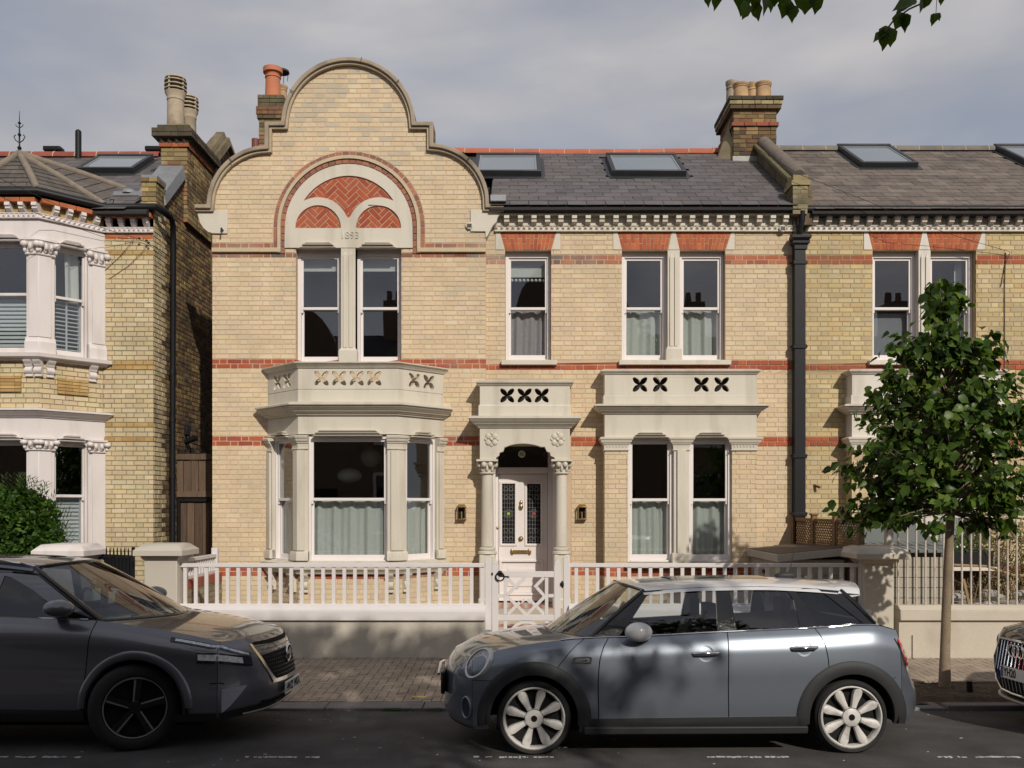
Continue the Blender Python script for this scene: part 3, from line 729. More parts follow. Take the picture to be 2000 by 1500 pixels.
# eaves: frieze, brackets, moulded string, fascia, gutter
def eaves(root, x0, x1, brk, m, zt=424, zfr=441, zst=452.5, Y=YR):
    MB().box(x0, x1, Y - .02, Y + .1, rz(zfr), rz(zt)).build('eaves_frieze', m, root)
    MB().box(x0, x1, Y - .13, Y + .1, rz(zt) + .001, rz(zt - 3)).build('soffit_board', m, root)
    for px in brk:
        def mk():
            b = MB(); pts = [(0, 0), (-.125, 0), (-.13, -.06), (-.105, -.075), (-.10, -.11), (-.05, -.135), (0, -.14)]
            b.add([(-.04, y, z) for y, z in pts] + [(.04, y, z) for y, z in pts], [tuple(range(7)), tuple(range(13, 6, -1))] + [(i, (i + 1) % 7, (i + 1) % 7 + 7, i + 7) for i in range(7)]); return b
        piece('bracket', 'e', mk, m, root, (rx(px), Y - .02, rz(zt) - .001))
    s = MB(); z1, z0 = rz(zfr), rz(zst); s.box(x0, x1, Y - .035, Y + .1, z0, z1 - .001); s.box(x0, x1, Y - .055, Y, z0 - .008, z0 + .012); s.box(x0, x1, Y - .05, Y, z1 - .014, z1 - .001)
    x = x0 + .03; i = 0
    while x < x1 - .03:
        w_ = .036; zc = (z0 + z1) / 2; s.add([(x - w_, Y - .034, zc - .028), (x + w_ * .6, Y - .034, zc - .028), (x + w_, Y - .034, zc + .028), (x - w_ * .6, Y - .034, zc + .028), (x, Y - .075, zc)], [(0, 1, 4), (1, 2, 4), (2, 3, 4), (3, 0, 4)])
        x += .088
    s.build('moulded_string', m, root, fix=False)
BRK = [989.8, 1016.6, 1042.8, 1069, 1095, 1121, 1147.6, 1174.7, 1201.5, 1227.6, 1254.7, 1280, 1297, 1323, 1349.5, 1375.7, 1401.5, 1427, 1453, 1479.6, 1505.7, 1531]
eaves(H, rx(966), rx(1553), BRK, M_stone)
b = MB(); b.lathe([(.05, -.02), (.058, -.01), (.058, .01)], (rx(1526), YR - .07, rz(449)), 20, 'y'); vt = b.build('wall_vent', M_stone, H)
b = MB(); [b.box(rx(1526) - .036, rx(1526) + .036, YR - .095, YR - .088, rz(449) - .03 + i * .016, rz(449) - .022 + i * .016) for i in range(4)]; b.build('vent_slots', M_dark, vt)
def gutter(root, x0, x1, zc, Y, m=M_black):
    b = MB(); b.tube([(x0, Y, zc), (x1, Y, zc)], .062, 14); b.build('gutter', m, root, smooth=50)
    b = MB(); b.box(x0, x1, Y + .064, Y + .10, zc - .05, zc + .05); b.build('fascia_board', m, root)
    x = x0 + .5
    while x < x1:
        b = MB(); b.tube([(x, Y - .066 * math.cos(R(t)) , zc - .066 * math.sin(R(t))) for t in range(-20, 200, 30)], .008, 6); b.build('gutter_bracket', m, root); x += .92
    return b
gutter(H, wx(986, 14.43), wx(1572, 14.43), wz(407.5, 14.43), 14.43)

# roof
RM = .64; YE, ZE = 14.35, 6.68; TH = math.atan(RM)
def zroof(y, ze=ZE): return ze + RM * (y - YE)
def roof_slab(root, x0, x1, yr, ze=ZE, back=4.0):
    b = MB(); zr = zroof(yr, ze)
    b.add([(x0, YE, ze - .03), (x1, YE, ze - .03), (x1, yr, zr - .03), (x0, yr, zr - .03), (x1, yr + back, zr - 1.6), (x0, yr + back, zr - 1.6), (x0, YE, ze - .07), (x1, YE, ze - .07), (x0, yr + back, ze - .2), (x1, yr + back, ze - .2)],
          [(0, 1, 2, 3), (3, 2, 4, 5), (6, 7, 1, 0), (0, 3, 5, 8, 6), (1, 2, 4, 9, 7), (8, 9, 7, 6), (4, 5, 8, 9)])
    return b.build('roof', M_under, root)
def slates(root, roof, x0, x1, yr, m, ze=ZE, skips=(), counter=None, wd=.30, ex=.24):
    Ls = (yr - YE) / math.cos(TH); rows = int(Ls / ex) + 1; rest = MB(); items = []
    for r in range(rows):
        s0 = r * ex - .02; x = x0 + (wd / 2 if r % 2 else 0) + random.uniform(-.01, .01) - wd
        while x < x1:
            a, b = max(x, x0), min(x + wd - .004, x1)
            if b - a > .05:
                yc = YE + (s0 + ex / 2) * math.cos(TH)
                if not any(k[0] < (a + b) / 2 < k[1] and k[2] < yc < k[3] for k in skips): items.append((a, b, s0))
            x += wd
    for i, (a, b, s0) in enumerate(items):
        L = min(ex * 1.55, Ls - s0 + .03)
        if L < .06: continue
        y = YE + s0 * math.cos(TH); z = zroof(y, ze); w_ = round((b - a) / .02) * .02
        loc = ((a + b) / 2, y - math.sin(TH) * .012, z + math.cos(TH) * .012 + random.uniform(-.001, .003)); rot = (TH - .022 + random.uniform(-.006, .006), random.uniform(-.006, .006), random.uniform(-.006, .006))
        w2 = (b - a) / 2 - .002
        if counter[0] < 300:
            counter[0] += 1; v = random.randrange(3); Lr = round(L, 1)
            piece('slate', (w_, v, Lr), lambda: MB().add([(-w2, 0, 0), (w2 * (1, .99, 1)[v], (0, .006, -.004)[v], 0), (w2, L, 0), (-w2, L, 0), (-w2, 0, .007), (w2 * (1, .99, 1)[v], (0, .006, -.004)[v], .007), (w2, L, .007), (-w2, L, .007)],
                  [(0, 3, 2, 1), (4, 5, 6, 7), (0, 1, 5, 4), (1, 2, 6, 5), (2, 3, 7, 6), (3, 0, 4, 7)]), m, roof, loc, rot)
        else:
            rest.M = Matrix.Translation(loc) @ Matrix.Rotation(rot[0], 4, 'X'); rest.box(-w2, w2, 0, L, 0, .007)
    if rest.v: rest.M = None; rest.build('slating', m, roof)['kind'] = 'stuff'
def ridge(root, x0, x1, yr, m, ze=ZE, L=.45, r=.13, sag=0.):
    x = x0; n = 0; cap = MB()
    while x < x1 - .02:
        l = min(L, x1 - x); z = zroof(yr, ze) - .03 - sag * math.sin(math.pi * (x - x0) / (x1 - x0))
        v = round(l, 2)
        piece('ridge_tile', (v, m.name), lambda: MB().add([(xx, math.cos(R(t)) * rr_, math.sin(R(t)) * rr_) for xx in (.006, l - .012) for rr_ in (r,) for t in range(0, 181, 20)] + [(xx, math.cos(R(t)) * (r - .02), math.sin(R(t)) * (r - .02)) for xx in (.006, l - .012) for t in range(0, 181, 20)],
              [(i, i + 1, i + 11, i + 10) for i in range(9)] + [(i, i + 1, i + 21, i + 20) for i in range(9)] + [(i + 10, i + 11, i + 31, i + 30) for i in range(9)]), m, root, (x, yr, z), (0, random.uniform(-.008, .008), random.uniform(-.006, .006)))
        cap.tube([(x - .004, yr - math.cos(R(t)) * (r - .006), z + math.sin(R(t)) * (r - .006)) for t in range(0, 181, 20)], .012, 5); x += L
    cap.build('ridge_mortar', mat('ridge mortar', (.45, .33, .2), .9), root)['kind'] = 'stuff'
def skylight(root, x0, x1, y0, y1, ze=ZE):
    """y0,y1: lower and upper depth on the slope"""
    s0, s1 = (y0 - YE) / math.cos(TH), (y1 - YE) / math.cos(TH)
    M = Matrix.Translation((0, YE, ze)) @ Matrix.Rotation(TH, 4, 'X')
    f = MB(M); t = .07
    f.box(x0, x1, s0, s0 + t, .02, .12); f.box(x0, x1, s1 - t * 1.3, s1, .02, .13); f.box(x0, x0 + t, s0 + t, s1 - t * 1.3, .02, .118); f.box(x1 - t, x1, s0 + t, s1 - t * 1.3, .02, .118)
    f.box(x0 - .05, x1 + .05, s0 - .14, s0, .018, .03); f.box(x0 - .07, x0, s0, s1, .016, .03); f.box(x1, x1 + .07, s0, s1, .016, .03)
    w = f.build('skylight', M_skyfr, root, bevel=.006)
    f = MB(M); f.box(x0 + t + .001, x1 - t - .001, s0 + t + .001, s1 - t * 1.3 - .001, .085, .094); f.build('pane', M_skygl, w)
    f = MB(M); q = .03; f.box(x0 + t, x0 + t + q, s0 + t, s1 - t * 1.3, .0945, .105); f.box(x1 - t - q, x1 - t, s0 + t, s1 - t * 1.3, .0945, .105); f.box(x0 + t + q, x1 - t - q, s0 + t, s0 + t + q, .0945, .104); f.box(x0 + t + q, x1 - t - q, s1 - t * 1.3 - q, s1 - t * 1.3, .0945, .104); f.build('sash', mat('light aluminium', (.35, .36, .37), .4, .05, metal=.5), w)
YRD = 17.5
roofH = roof_slab(H, wx(957, 14.46), 4.42, YRD)
b = MB(); xa_, xb_ = wx(470, 14.75), wx(956, 14.46); b.add([(xa_, 14.79, 6.7), (xb_, 14.79, 6.7), (xb_, YRD, 8.65), (xa_, YRD, 8.65), (xb_, 21.5, 7), (xa_, 21.5, 7), (xa_, 14.79, 6.3), (xb_, 14.79, 6.3)], [(0, 1, 2, 3), (3, 2, 4, 5), (6, 7, 1, 0)]); b.build('rear_roof', M_under, H)
# main roof starts behind the gable
def roof_y(py, ze=ZE):                          # depth where a pixel row meets the slope
    k = (VY - py) / F; return (RM * YE - (ze - EYE)) / (RM - k)
sk = []
for (xa, xb) in ((925, 1057), (1190, 1340)):
    yb, yt = roof_y(347), roof_y(312); X0 = wx(xa, yb) if xa > 1000 else wx(1057, yb) - 1.16; X1 = wx(xb, yb)
    if xa > 1000: X0 = wx(1195, yb); X1 = wx(1340, yb)
    sk.append((X0 - .05, X1 + .05, yb - .05, yt + .05)); skylight(H, X0, X1, yb, yt)
SCN = [0]
slates(H, roofH, wx(958, 14.46), 4.37, YRD - .1, M_slate, skips=sk, counter=SCN)
ridge(H, wx(860, YRD), wx(1412, YRD), YRD, M_terra, L=.47, sag=.03)
b = MB(); b.box(wx(958, 14.5), wx(989, 14.5), 14.3, 14.62, wz(399, 14.45), wz(386, 14.45)); b.build('lead_flashing', M_lead, H, bevel=.01)

# ---------------- canted bay (ground floor)
BX, BH, BF = -2.535, .745, 1.40; YB = 13.80
bay = [(BX - BF, YG + .02), (BX - BH, YB), (BX + BH, YB), (BX + BF, YG + .02)]
bz = lambda p: wz(p, YB)
def sub(path, i, a, b_):
    """part of the path round corner i: a metres before, b_ metres after"""
    P = []
    if i > 0: v = (Vector(path[i - 1]) - Vector(path[i])).normalized(); P.append((path[i][0] + v.x * a, path[i][1] + v.y * a))
    P.append(path[i])
    if i < len(path) - 1: v = (Vector(path[i + 1]) - Vector(path[i])).normalized(); P.append((path[i][0] + v.x * b_, path[i][1] + v.y * b_))
    return P
b = MB(); b.sweep(bay, [(-.12, bz(848) + .001), (0, bz(848)), (0, bz(811)), (-.12, bz(811))]); b.build('bay_frieze', M_stone, H)
b = MB(); b.sweep(bay, cornice(bz(811), bz(785) - bz(811), .21)); b.build('bay_cornice', M_stone, H, smooth=35)
b = MB(); b.sweep(bay, [(-.07, bz(786)), (.0, bz(786)), (.0, bz(762)), (-.012, bz(760)), (-.07, bz(760))]); b.build('parapet_plinth', M_stone, H)
for i in range(3):
    A, B = bay[i], bay[i + 1]; Lg = (Vector(B) - Vector(A)).length; b = MB()
    if i == 1: cells = [Lg * (.5 + k * .138 * 1.28) for k in (-1.5, -.5, .5, 1.5)]
    else: cells = [Lg * .5 - .145, Lg * .5 + .145]
    parapet_face(b, A, B, bz(760), bz(718), cells, .118, M_stone)
    if i == 1: b.box(A[0] + .1, B[0] - .1, YB + .12, YB + .15, bz(760), bz(741))
    b.build('parapet_panel', M_stone, H, bevel=.005)
b = MB(); b.sweep(bay, [(-.09, bz(718.5)), (.02, bz(718.5)), (.03, bz(716)), (.05, bz(714)), (.055, bz(712)), (.09, bz(710)), (.09, bz(708)), (-.02, bz(705.5)), (-.09, bz(706))]); b.build('parapet_cap', M_stone, H, smooth=30)
b = MB(); b.add([(p[0], p[1], bz(775)) for p in bay], [(0, 1, 2, 3)]); b.build('bay_roof', M_lead, H, fix=False)
zs_, zc_ = bz(1095), bz(877)
for i, (a, c) in enumerate([(0, .17), (.165, .155), (.155, .165), (.17, 0)]):
    P_ = sub(bay, i, a, c)
    if len(P_) == 2 and i == 3: P_ = P_
    b = MB(); b.sweep(P_, [(-.16, zs_), (.0, zs_), (.0, zc_), (-.16, zc_)])
    P2 = [P_[0]] + P_[1:]
    k = .45
    if len(P_) == 3:
        q = sub(bay, i, a * .62, c * .62)
    else:
        v0, v1 = Vector(P_[0]), Vector(P_[1]); m0, m1 = v0.lerp(v1, .22), v0.lerp(v1, .78); q = [tuple(m0), tuple(m1)]
    b.sweep(q, [(-.1, zs_ + .15), (.028, zs_ + .15), (.028, zc_ - .02), (-.1, zc_ - .02)])
    b.sweep(P_, [(-.12, zs_ - .0), (.045, zs_), (.045, zs_ + .11), (.03, zs_ + .14), (-.12, zs_ + .14)])
    b.build('pilaster', M_stone, H, bevel=.004)
    b = MB(); b.sweep(P_, [(o_, zc_ - .005 + z_ * (bz(849) - zc_) / .22) for o_, z_ in CAPI]); b.build('capital', M_stone, H, smooth=35)
for i, (d0, d1, c0) in enumerate([(.175, .19, 0), (.155, .155, 1), (.19, .175, 2)]):
    A, B = bay[i], bay[i + 1]; Lg = (Vector(B) - Vector(A)).length; M = face_M(A, B)
    sash(H, d0 - .02, Lg - d1 + .02, bz(1098), bz(850), bz(975), .05, M=M, side=.045, head=.055, foot=.075, curt=M_curt, seed=10 + i)
    drip(H, d0 + .06, Lg - d1 - .06, bz(852), bz(838), 0, M_stone, M)
b = MB(); b.sweep(bay, [(-.2, bz(1121)), (.04, bz(1121)), (.06, bz(1116)), (.10, bz(1112)), (.11, bz(1107)), (.11, bz(1101)), (-.02, bz(1096)), (-.2, bz(1096))]); b.build('bay_sill', M_stone, H, smooth=30)
b = MB(); b.sweep(bay, [(-.1, -.1), (-.03, -.1), (-.03, bz(1121)), (-.1, bz(1121))]); b.build('bay_base', M_mortar, H)
bb = MB()
for i in range(3):
    A, B = bay[i], bay[i + 1]; bb.M = face_M(A, B); Lg = (Vector(B) - Vector(A)).length
    lay(bb, rect(0, Lg, -.1, bz(1122)), [], .03, pick_main(set(), {-43, -42}), -.1, bz(1122))
bb.M = None; bb.build('bay_brickwork', M_brick, H, fix=False)['kind'] = 'stuff'
def scroll_bracket(root, pos, out, m, h=.28, w_=.1, d=.13):
    """console bracket under a sill; out = outward plan vector"""
    M = Matrix(((-out[1], out[0], 0, pos[0]), (out[0], out[1], 0, pos[1]), (0, 0, 1, pos[2]), (0, 0, 0, 1))); b = MB(M)
    pts = [(0, 0)] + [(d * (.78 + .22 * math.cos(R(t))), -h * .17 - h * .17 * math.sin(R(t)) if 0 else -h * (.0 + .34 * (t / 180))) for t in range(0, 181, 30)] + [(d * .42, -h * .4)] + [(d * (.42 + .22 * math.sin(R(t))), -h * (.42 + .4 * t / 180)) for t in range(0, 181, 30)] + [(d * .3, -h * .86), (d * .38, -h * .9), (d * .38, -h), (0, -h)]
    n = len(pts); b.add([(-w_ / 2, y, z) for y, z in pts] + [(w_ / 2, y, z) for y, z in pts], [tuple(range(n)), tuple(range(2 * n - 1, n - 1, -1))] + [(i, (i + 1) % n, (i + 1) % n + n, i + n) for i in range(n)])
    return b.build('bracket', m, root, bevel=.004)
for i, ds in ((0, (.2, .8)), (1, (.1, 1.38)), (2, (.16, .78))):
    A, B = bay[i], bay[i + 1]; v = (Vector(B) - Vector(A)).normalized(); o_ = (v.y, -v.x)
    for d in ds: p = along(A, B, d); scroll_bracket(H, (p[0] - o_[0] * .03, p[1] - o_[1] * .03, bz(1121)), o_, M_stone)

# ---------------- box window (ground floor, right)
def box_bay(root, dx, m, counter, seed, brick, pickf, curt):
    YX = YR - .28; f = lambda p: wx(p + dx * 1.0, YX); z = lambda p: wz(p, YX)
    L0, R0 = f(1181), f(1478)
    pl = [(L0, YR + .02), (L0, YX), (R0, YX), (R0, YR + .02)]
    MB().sweep(pl, [(-.2, z(856)), (0, z(856)), (0, z(806)), (-.2, z(806))]).build('bay_frieze', m, root)
    MB().sweep(pl, cornice(z(808), z(789) - z(808), .17)).build('bay_cornice', m, root, smooth=35)
    MB().sweep(pl, [(-.05, z(790)), (.02, z(790)), (.02, z(773)), (.0, z(771)), (-.05, z(771))]).build('parapet_plinth', m, root)
    b = MB(); A, B = (L0, YX), (R0, YX); parapet_face(b, A, B, z(771), z(731), [(f(p) - L0) for p in (1250, 1289.5, 1370, 1409.5)], .125, m, zc=z(751)); 
    b.box(L0, L0 + .07, YX + .076, YR, z(771), z(731)); b.box(R0 - .07, R0, YX + .076, YR, z(771), z(731)); b.build('parapet_panel', m, root, bevel=.005)
    MB().box(f(1228), f(1430), YX + .14, YX + .16, z(770), z(733)).build('parapet_shade_sheet', M_dark, root)  # dark sheet stands in for the shade behind the pierced openings
    MB().sweep(pl, [(-.09, z(731)), (.015, z(731)), (.03, z(728)), (.055, z(726)), (.06, z(723)), (.0, z(720.5)), (-.09, z(721))]).build('parapet_cap', m, root, smooth=30)
    MB().add([(L0, YX, z(780)), (R0, YX, z(780)), (R0, YR, z(780)), (L0, YR, z(780))], [(0, 1, 2, 3)]).build('bay_roof', M_lead, root, fix=False)
    for a, c in ((1181, 1226), (1430, 1478)):
        MB().box(f(a), f(c), YX + .012, YR + .1, -.2, z(880)).build('pier', M_mortar, root)
        b = MB(); lay(b, rect(f(a), f(c), -.1, z(881)), [], YX + .012, pickf, -.1, z(881))
        for xx, sg in ((f(a), 1), (f(c), -1)):
            b.M = Matrix(((0, sg, 0, xx), (-sg, 0, 0, YR if sg > 0 else YX), (0, 0, 1, 0), (0, 0, 0, 1))); lay(b, rect(0, .26, -.1, z(881)), [], 0, pickf, -.1, z(881)); b.M = None
        b.build('pier_brickwork', brick, root, fix=False)['kind'] = 'stuff'
        q = [(f(a) - .0, YR), (f(a), YX), (f(c), YX), (f(c), YR)]
        b = MB(); b.sweep(q, [(o_, z(880) + z_ * (z(853) - z(880)) / .22) for o_, z_ in CAPI])
        xq = f(a) + .03
        while xq < f(c) - .02: b.box(xq, xq + .012, YX - .022, YX, z(873), z(866)); xq += .05
        b.build('capital', m, root, smooth=35)
    a, c = f(1316), f(1346)
    b = MB(); b.box(a, c, YX, YX + .2, z(1100), z(878)); b.box(a + .05, c - .05, YX - .035, YX + .01, z(1080), z(880)); b.box(a - .03, c + .03, YX - .05, YX + .1, z(1100), z(1080)); b.build('pilaster', m, root, bevel=.006)
    b = MB(); b.sweep([(a, YX + .12), (a, YX), (c, YX), (c, YX + .12)], [(o_, z(880) + z_ * (z(853) - z(880)) / .22) for o_, z_ in CAPI]); b.build('capital', m, root, smooth=35)
    for k, (a, c) in enumerate(((1226, 1316), (1346, 1430))):
        a_, c_ = (a - 1, c - 9) if k == 0 else (a - 2, c - 2)
        sash(root, f(a), f(c), z(1098), z(855), z(976), YX + .07, side=.05, head=.055, foot=.085, curt=curt, seed=seed + k)
        drip(root, f(a + 8), f(c - 10), z(855), z(843), YX, m)
    MB().box(f(1222), f(1440), YX - .08, YX + .15, z(1109), z(1099)).build('window_sill', m, root, bevel=.008)
    MB().box(f(1222), f(1434), YX + .06, YX + .2, -.2, z(1109)).build('bay_base', M_mortar, root)
    b = MB(); lay(b, rect(f(1222), f(1434), -.1, z(1109)), [], YX + .06, pickf, -.1, z(1109)); b.build('base_brickwork', brick, root, fix=False)['kind'] = 'stuff'
box_bay(H, 0, M_stone, HC, 20, M_brick, pick_right, M_curt)

# ---------------- porch
YP = 14.12; f = lambda p: wx(p, YP); z = lambda p: wz(p, YP)
PL, PR_ = f(937), f(1113); pl = [(PL, YR + .02), (PL, YP), (PR_, YP), (PR_, YR + .02)]
arch = [(f(968), z(897)), (f(970), z(893)), (f(975), z(890)), (f(976), z(884)), (f(983), z(882)), (f(986), z(873))] + [(f(1022 + 44 * math.sin(R(t))), z(866.5 + 6.5 * (1 - math.cos(R(t * 1.0))) / (1 - math.cos(R(50))) * 1.0)) for t in range(-50, 51, 10)] + [(f(1064), z(873)), (f(1068), z(882)), (f(1074), z(884)), (f(1075), z(890)), (f(1082), z(893)), (f(1084), z(897))]
fr = [(PL, z(898)), (arch[0][0], z(898))] + arch + [(arch[-1][0], z(898)), (PR_, z(898)), (PR_, z(832)), (PL, z(832))]
b = MB(); b.plate(fr, [], YP, YP + .16, back=True); b.box(PL, PL + .14, YP + .161, YR, z(898), z(832)); b.box(PR_ - .14, PR_, YP + .161, YR, z(898), z(832)); b.build('porch_frieze', M_stone, H, bevel=.005)
MB().sweep(pl, cornice(z(835), z(812) - z(835), .17)).build('porch_cornice', M_stone, H, smooth=35)
MB().sweep(pl, [(-.05, z(812)), (.018, z(812)), (.018, z(793)), (.0, z(790)), (-.05, z(790))]).build('parapet_plinth', M_stone, H)
b = MB(); parapet_face(b, (PL, YP), (PR_, YP), z(791), z(753), [f(p) - PL for p in (990.5, 1024.5, 1058)], .118, M_stone, zc=z(772.5)); b.box(PL, PL + .07, YP + .076, YR, z(791), z(753)); b.box(PR_ - .07, PR_, YP + .076, YR, z(791), z(753)); b.build('parapet_panel', M_stone, H, bevel=.005)
MB().box(f(970), f(1080), YP + .14, YP + .16, z(790), z(755)).build('parapet_shade_sheet', M_dark, H)  # near-black sheet gives the porch parapet openings their shade
MB().sweep(pl, [(-.09, z(753)), (.015, z(753)), (.03, z(750)), (.055, z(748)), (.06, z(745)), (.0, z(742.5)), (-.09, z(743))]).build('parapet_cap', M_stone, H, smooth=30)
MB().box(PL + .01, PR_ - .01, YP + .17, YR + .3, z(866), z(836)).build('porch_ceiling', M_stone, H)
def rosette(root, cx, cz, Y, r, m):
    b = MB()
    for k in range(4):
        a = R(45 + 90 * k); b.ell((cx + r * .55 * math.cos(a), Y, cz + r * .55 * math.sin(a)), r * .38, .02, r * .38, 10, 6)
        a = R(90 * k); b.ell((cx + r * .72 * math.cos(a), Y, cz + r * .72 * math.sin(a)), r * .2, .016, r * .2, 8, 5)
    b.ell((cx, Y, cz), r * .26, .035, r * .26, 10, 6)
    b.build('rosette', m, root, smooth=60)
for p in (960, 1089): rosette(H, f(p), z(858), YP - .002, .125, M_stone)
def leafcap(b, cx, cy, z0, z1, r):
    h = z1 - z0
    b.lathe([(r * .8, z0), (r * .98, z0 + h * .05), (r * .98, z0 + h * .12), (r * .72, z0 + h * .16), (r * .8, z0 + h * .5), (r * 1.1, z0 + h * .82)], (cx, cy, 0), 16)
    for k in range(8):
        a = R(45 * k + 22); q = r * 1.05
        b.ell((cx + q * math.cos(a), cy + q * math.sin(a), z0 + h * .66), r * .34, r * .34, h * .22, 10, 7)
        a = R(45 * k); q = r * .85
        b.ell((cx + q * math.cos(a), cy + q * math.sin(a), z0 + h * .42), r * .2, r * .2, h * .26, 8, 6)
    b.box(cx - r * 1.3, cx + r * 1.3, cy - r * 1.3, cy + r * 1.3, z1 - h * .14, z1)
for p in (951.5, 1097.5):
    cx, cy = f(p), YP + .12
    b = MB(); leafcap(b, cx, cy, z(926), z(897), .125); b.build('capital', M_stone, H, smooth=50)
    b = MB(); b.lathe([(.098, z(1068)), (.094, z(1000)), (.086, z(925))], (cx, cy, 0), 24); b.lathe([(.10, z(1069)), (.125, z(1071)), (.125, z(1074)), (.11, z(1076)), (.145, z(1078)), (.15, z(1082)), (.13, z(1084))], (cx, cy, 0), 24); b.build('column', M_stone, H, smooth=40)
    b = MB(); b.box(cx - .125, cx + .125, cy - .125, cy + .2, .1, z(1083)); b.box(cx - .14, cx + .14, cy - .14, cy + .2, .1, z(1168)); b.build('pedestal', M_stone, H, bevel=.03)
# door recess
YD = 14.86; f = lambda p: wx(p, YD); z = lambda p: wz(p, YD)
jb = MB(); a0, a1 = rx(960), rx(1092)
jb.box(a0 - .1, a0 + .06, YR + .03, YD + .1, .3, rz(862)); jb.box(a1 - .09, a1 + .1, YR + .03, YD + .1, .3, rz(862)); jb.box(a0 - .1, a1 + .1, YR + .03, YD + .2, rz(866), rz(855)); jb.build('door_reveal', M_white, H)
b = MB(); xa, xb = f(964), f(1079)
b.box(xa - .03, xa + .075, YD - .03, YD + .1, z(1176), z(866)); b.box(xb - .075, xb + .03, YD - .03, YD + .1, z(1176), z(866)); b.box(xa + .075, xb - .075, YD - .04, YD + .09, z(925), z(913)); b.box(xa + .075, xb - .075, YD - .029, YD + .09, z(870), z(864)); b.build('door_frame', M_white, H, bevel=.006)
b = MB(); b.box(xa + .075, xb - .075, YD + .01, YD + .02, z(913), z(868)); fan = b.build('fanlight', mat('dark leaded glass', (.012, .012, .013), .08, .1, 6, 10, 0, spec=.8), H)
b = MB(); b.lathe([(.0, -.004), (.058, -.004), (.058, .004)], (f(1019), YD + .004, z(887)), 28, 'y'); b.build('number_disc', mat('disc grey', (.85, .85, .78), .7, .05), fan)
text('45', .088, (f(1019), YD - .002, z(887)), M_dark, fan, 'house_number', .001, sx=.85)
dx0, dx1 = xa + .08, xb - .08; D_ = (dx1 - dx0)
door = MB(); g0, g1, g2, g3 = f(980.5), f(1005.5), f(1029.5), f(1056); 
door.plate(rect(dx0, dx1, z(1174), z(926)), [rect(g0, g1, z(1062), z(945)), rect(g2, g3, z(1062), z(945)), rect(f(980), f(1056), z(1158), z(1098))], YD + .03, YD + .075, back=True)
dr = door.build('door', M_white, H, bevel=.003)
for a, c in ((g0, g1), (g2, g3)):
    q = MB(); o2 = .035; zz0, zz1 = z(1062), z(945)
    q.ribbon([(a, zz0), (c, zz0), (c, zz1), (a, zz1)], -o2, -.004, YD + .012, YD + .031, closed=True); q.build('panel_moulding', M_white, dr, bevel=.004)
    MB().box(a, c, YD + .05, YD + .056, zz0, zz1).build('pane', MATS['dark leaded glass'], dr)
    ld = MB(); M_leadc = mat('lead came', (.18, .18, .18), .5, .1)
    W_ = c - a; HH = zz1 - zz0
    for t in (.2, .4, .6, .8): ld.box(a + W_ * t - .002, a + W_ * t + .002, YD + .045, YD + .05, zz0, zz1)
    for k in range(14): zq = zz0 + HH * (k + .5) / 14; ld.box(a, c, YD + .0455, YD + .0495, zq - .002, zq + .002)
    for (u, v, rr_) in [(.3, .09, .032), (.7, .09, .032), (.3, .225, .032), (.7, .225, .032), (.5, .5, .07), (.5, .5, .052), (.3, .775, .032), (.7, .775, .032), (.3, .91, .032), (.7, .91, .032)]:
        ld.tube([(a + W_ * u + rr_ * math.cos(R(t)), YD + .044, zz0 + HH * v + rr_ * math.sin(R(t))) for t in range(0, 361, 30)], .0028, 5, False)
    ld.build('leading', M_leadc, dr)
    MB().ell((a + W_ * .5, YD + .047, zz0 + HH * .5), .03, .003, .024).build('stained_glass', mat('leaf green glass' if a == g0 else 'rose red glass', (.25, .4, .03) if a == g0 else (.35, .04, .03), .3), dr)
q = MB(); q.box(f(980), f(1056), YD + .05, YD + .06, z(1158), z(1098)); q.box(f(992), f(1044), YD + .035, YD + .055, z(1146), z(1110)); q.ribbon([(f(980), z(1158)), (f(1056), z(1158)), (f(1056), z(1098)), (f(980), z(1098))], -.04, -.004, YD + .01, YD + .031, closed=True); q.build('door_panel', M_white, dr, bevel=.006)
q = MB(); q.box(f(1000), f(1034), YD + .012, YD + .03, z(1081.5), z(1074.5)); q.ell((f(1000), YD + .02, z(1078)), .03, .012, .055); q.ell((f(1034), YD + .02, z(1078)), .03, .012, .055); q.build('letterbox', M_brass, dr, smooth=40)
text('LETTERS', .035, (f(1017), YD + .011, z(1078)), mat('brass shade', (.12, .09, .04), .5), dr, 'lettering', .001)
q = MB(); q.ell((f(1017.5), YD + .015, z(982)), .028, .02, .04); q.ell((f(1017.5), YD + .01, z(990)), .036, .02, .05); q.build('knocker', M_brass, dr, smooth=50)
q = MB(); q.ell((f(1017.5), YD, z(1052)), .03, .03, .03); q.lathe([(.04, .0), (.04, .015)], (f(1017.5), YD + .015, z(1052)), 18, 'y'); q.build('knob', M_brass, dr, smooth=50)
q = MB(); q.ell((f(971.5), YD - .02, z(1031)), .025, .02, .035); q.build('lock', M_brass, dr, smooth=50)
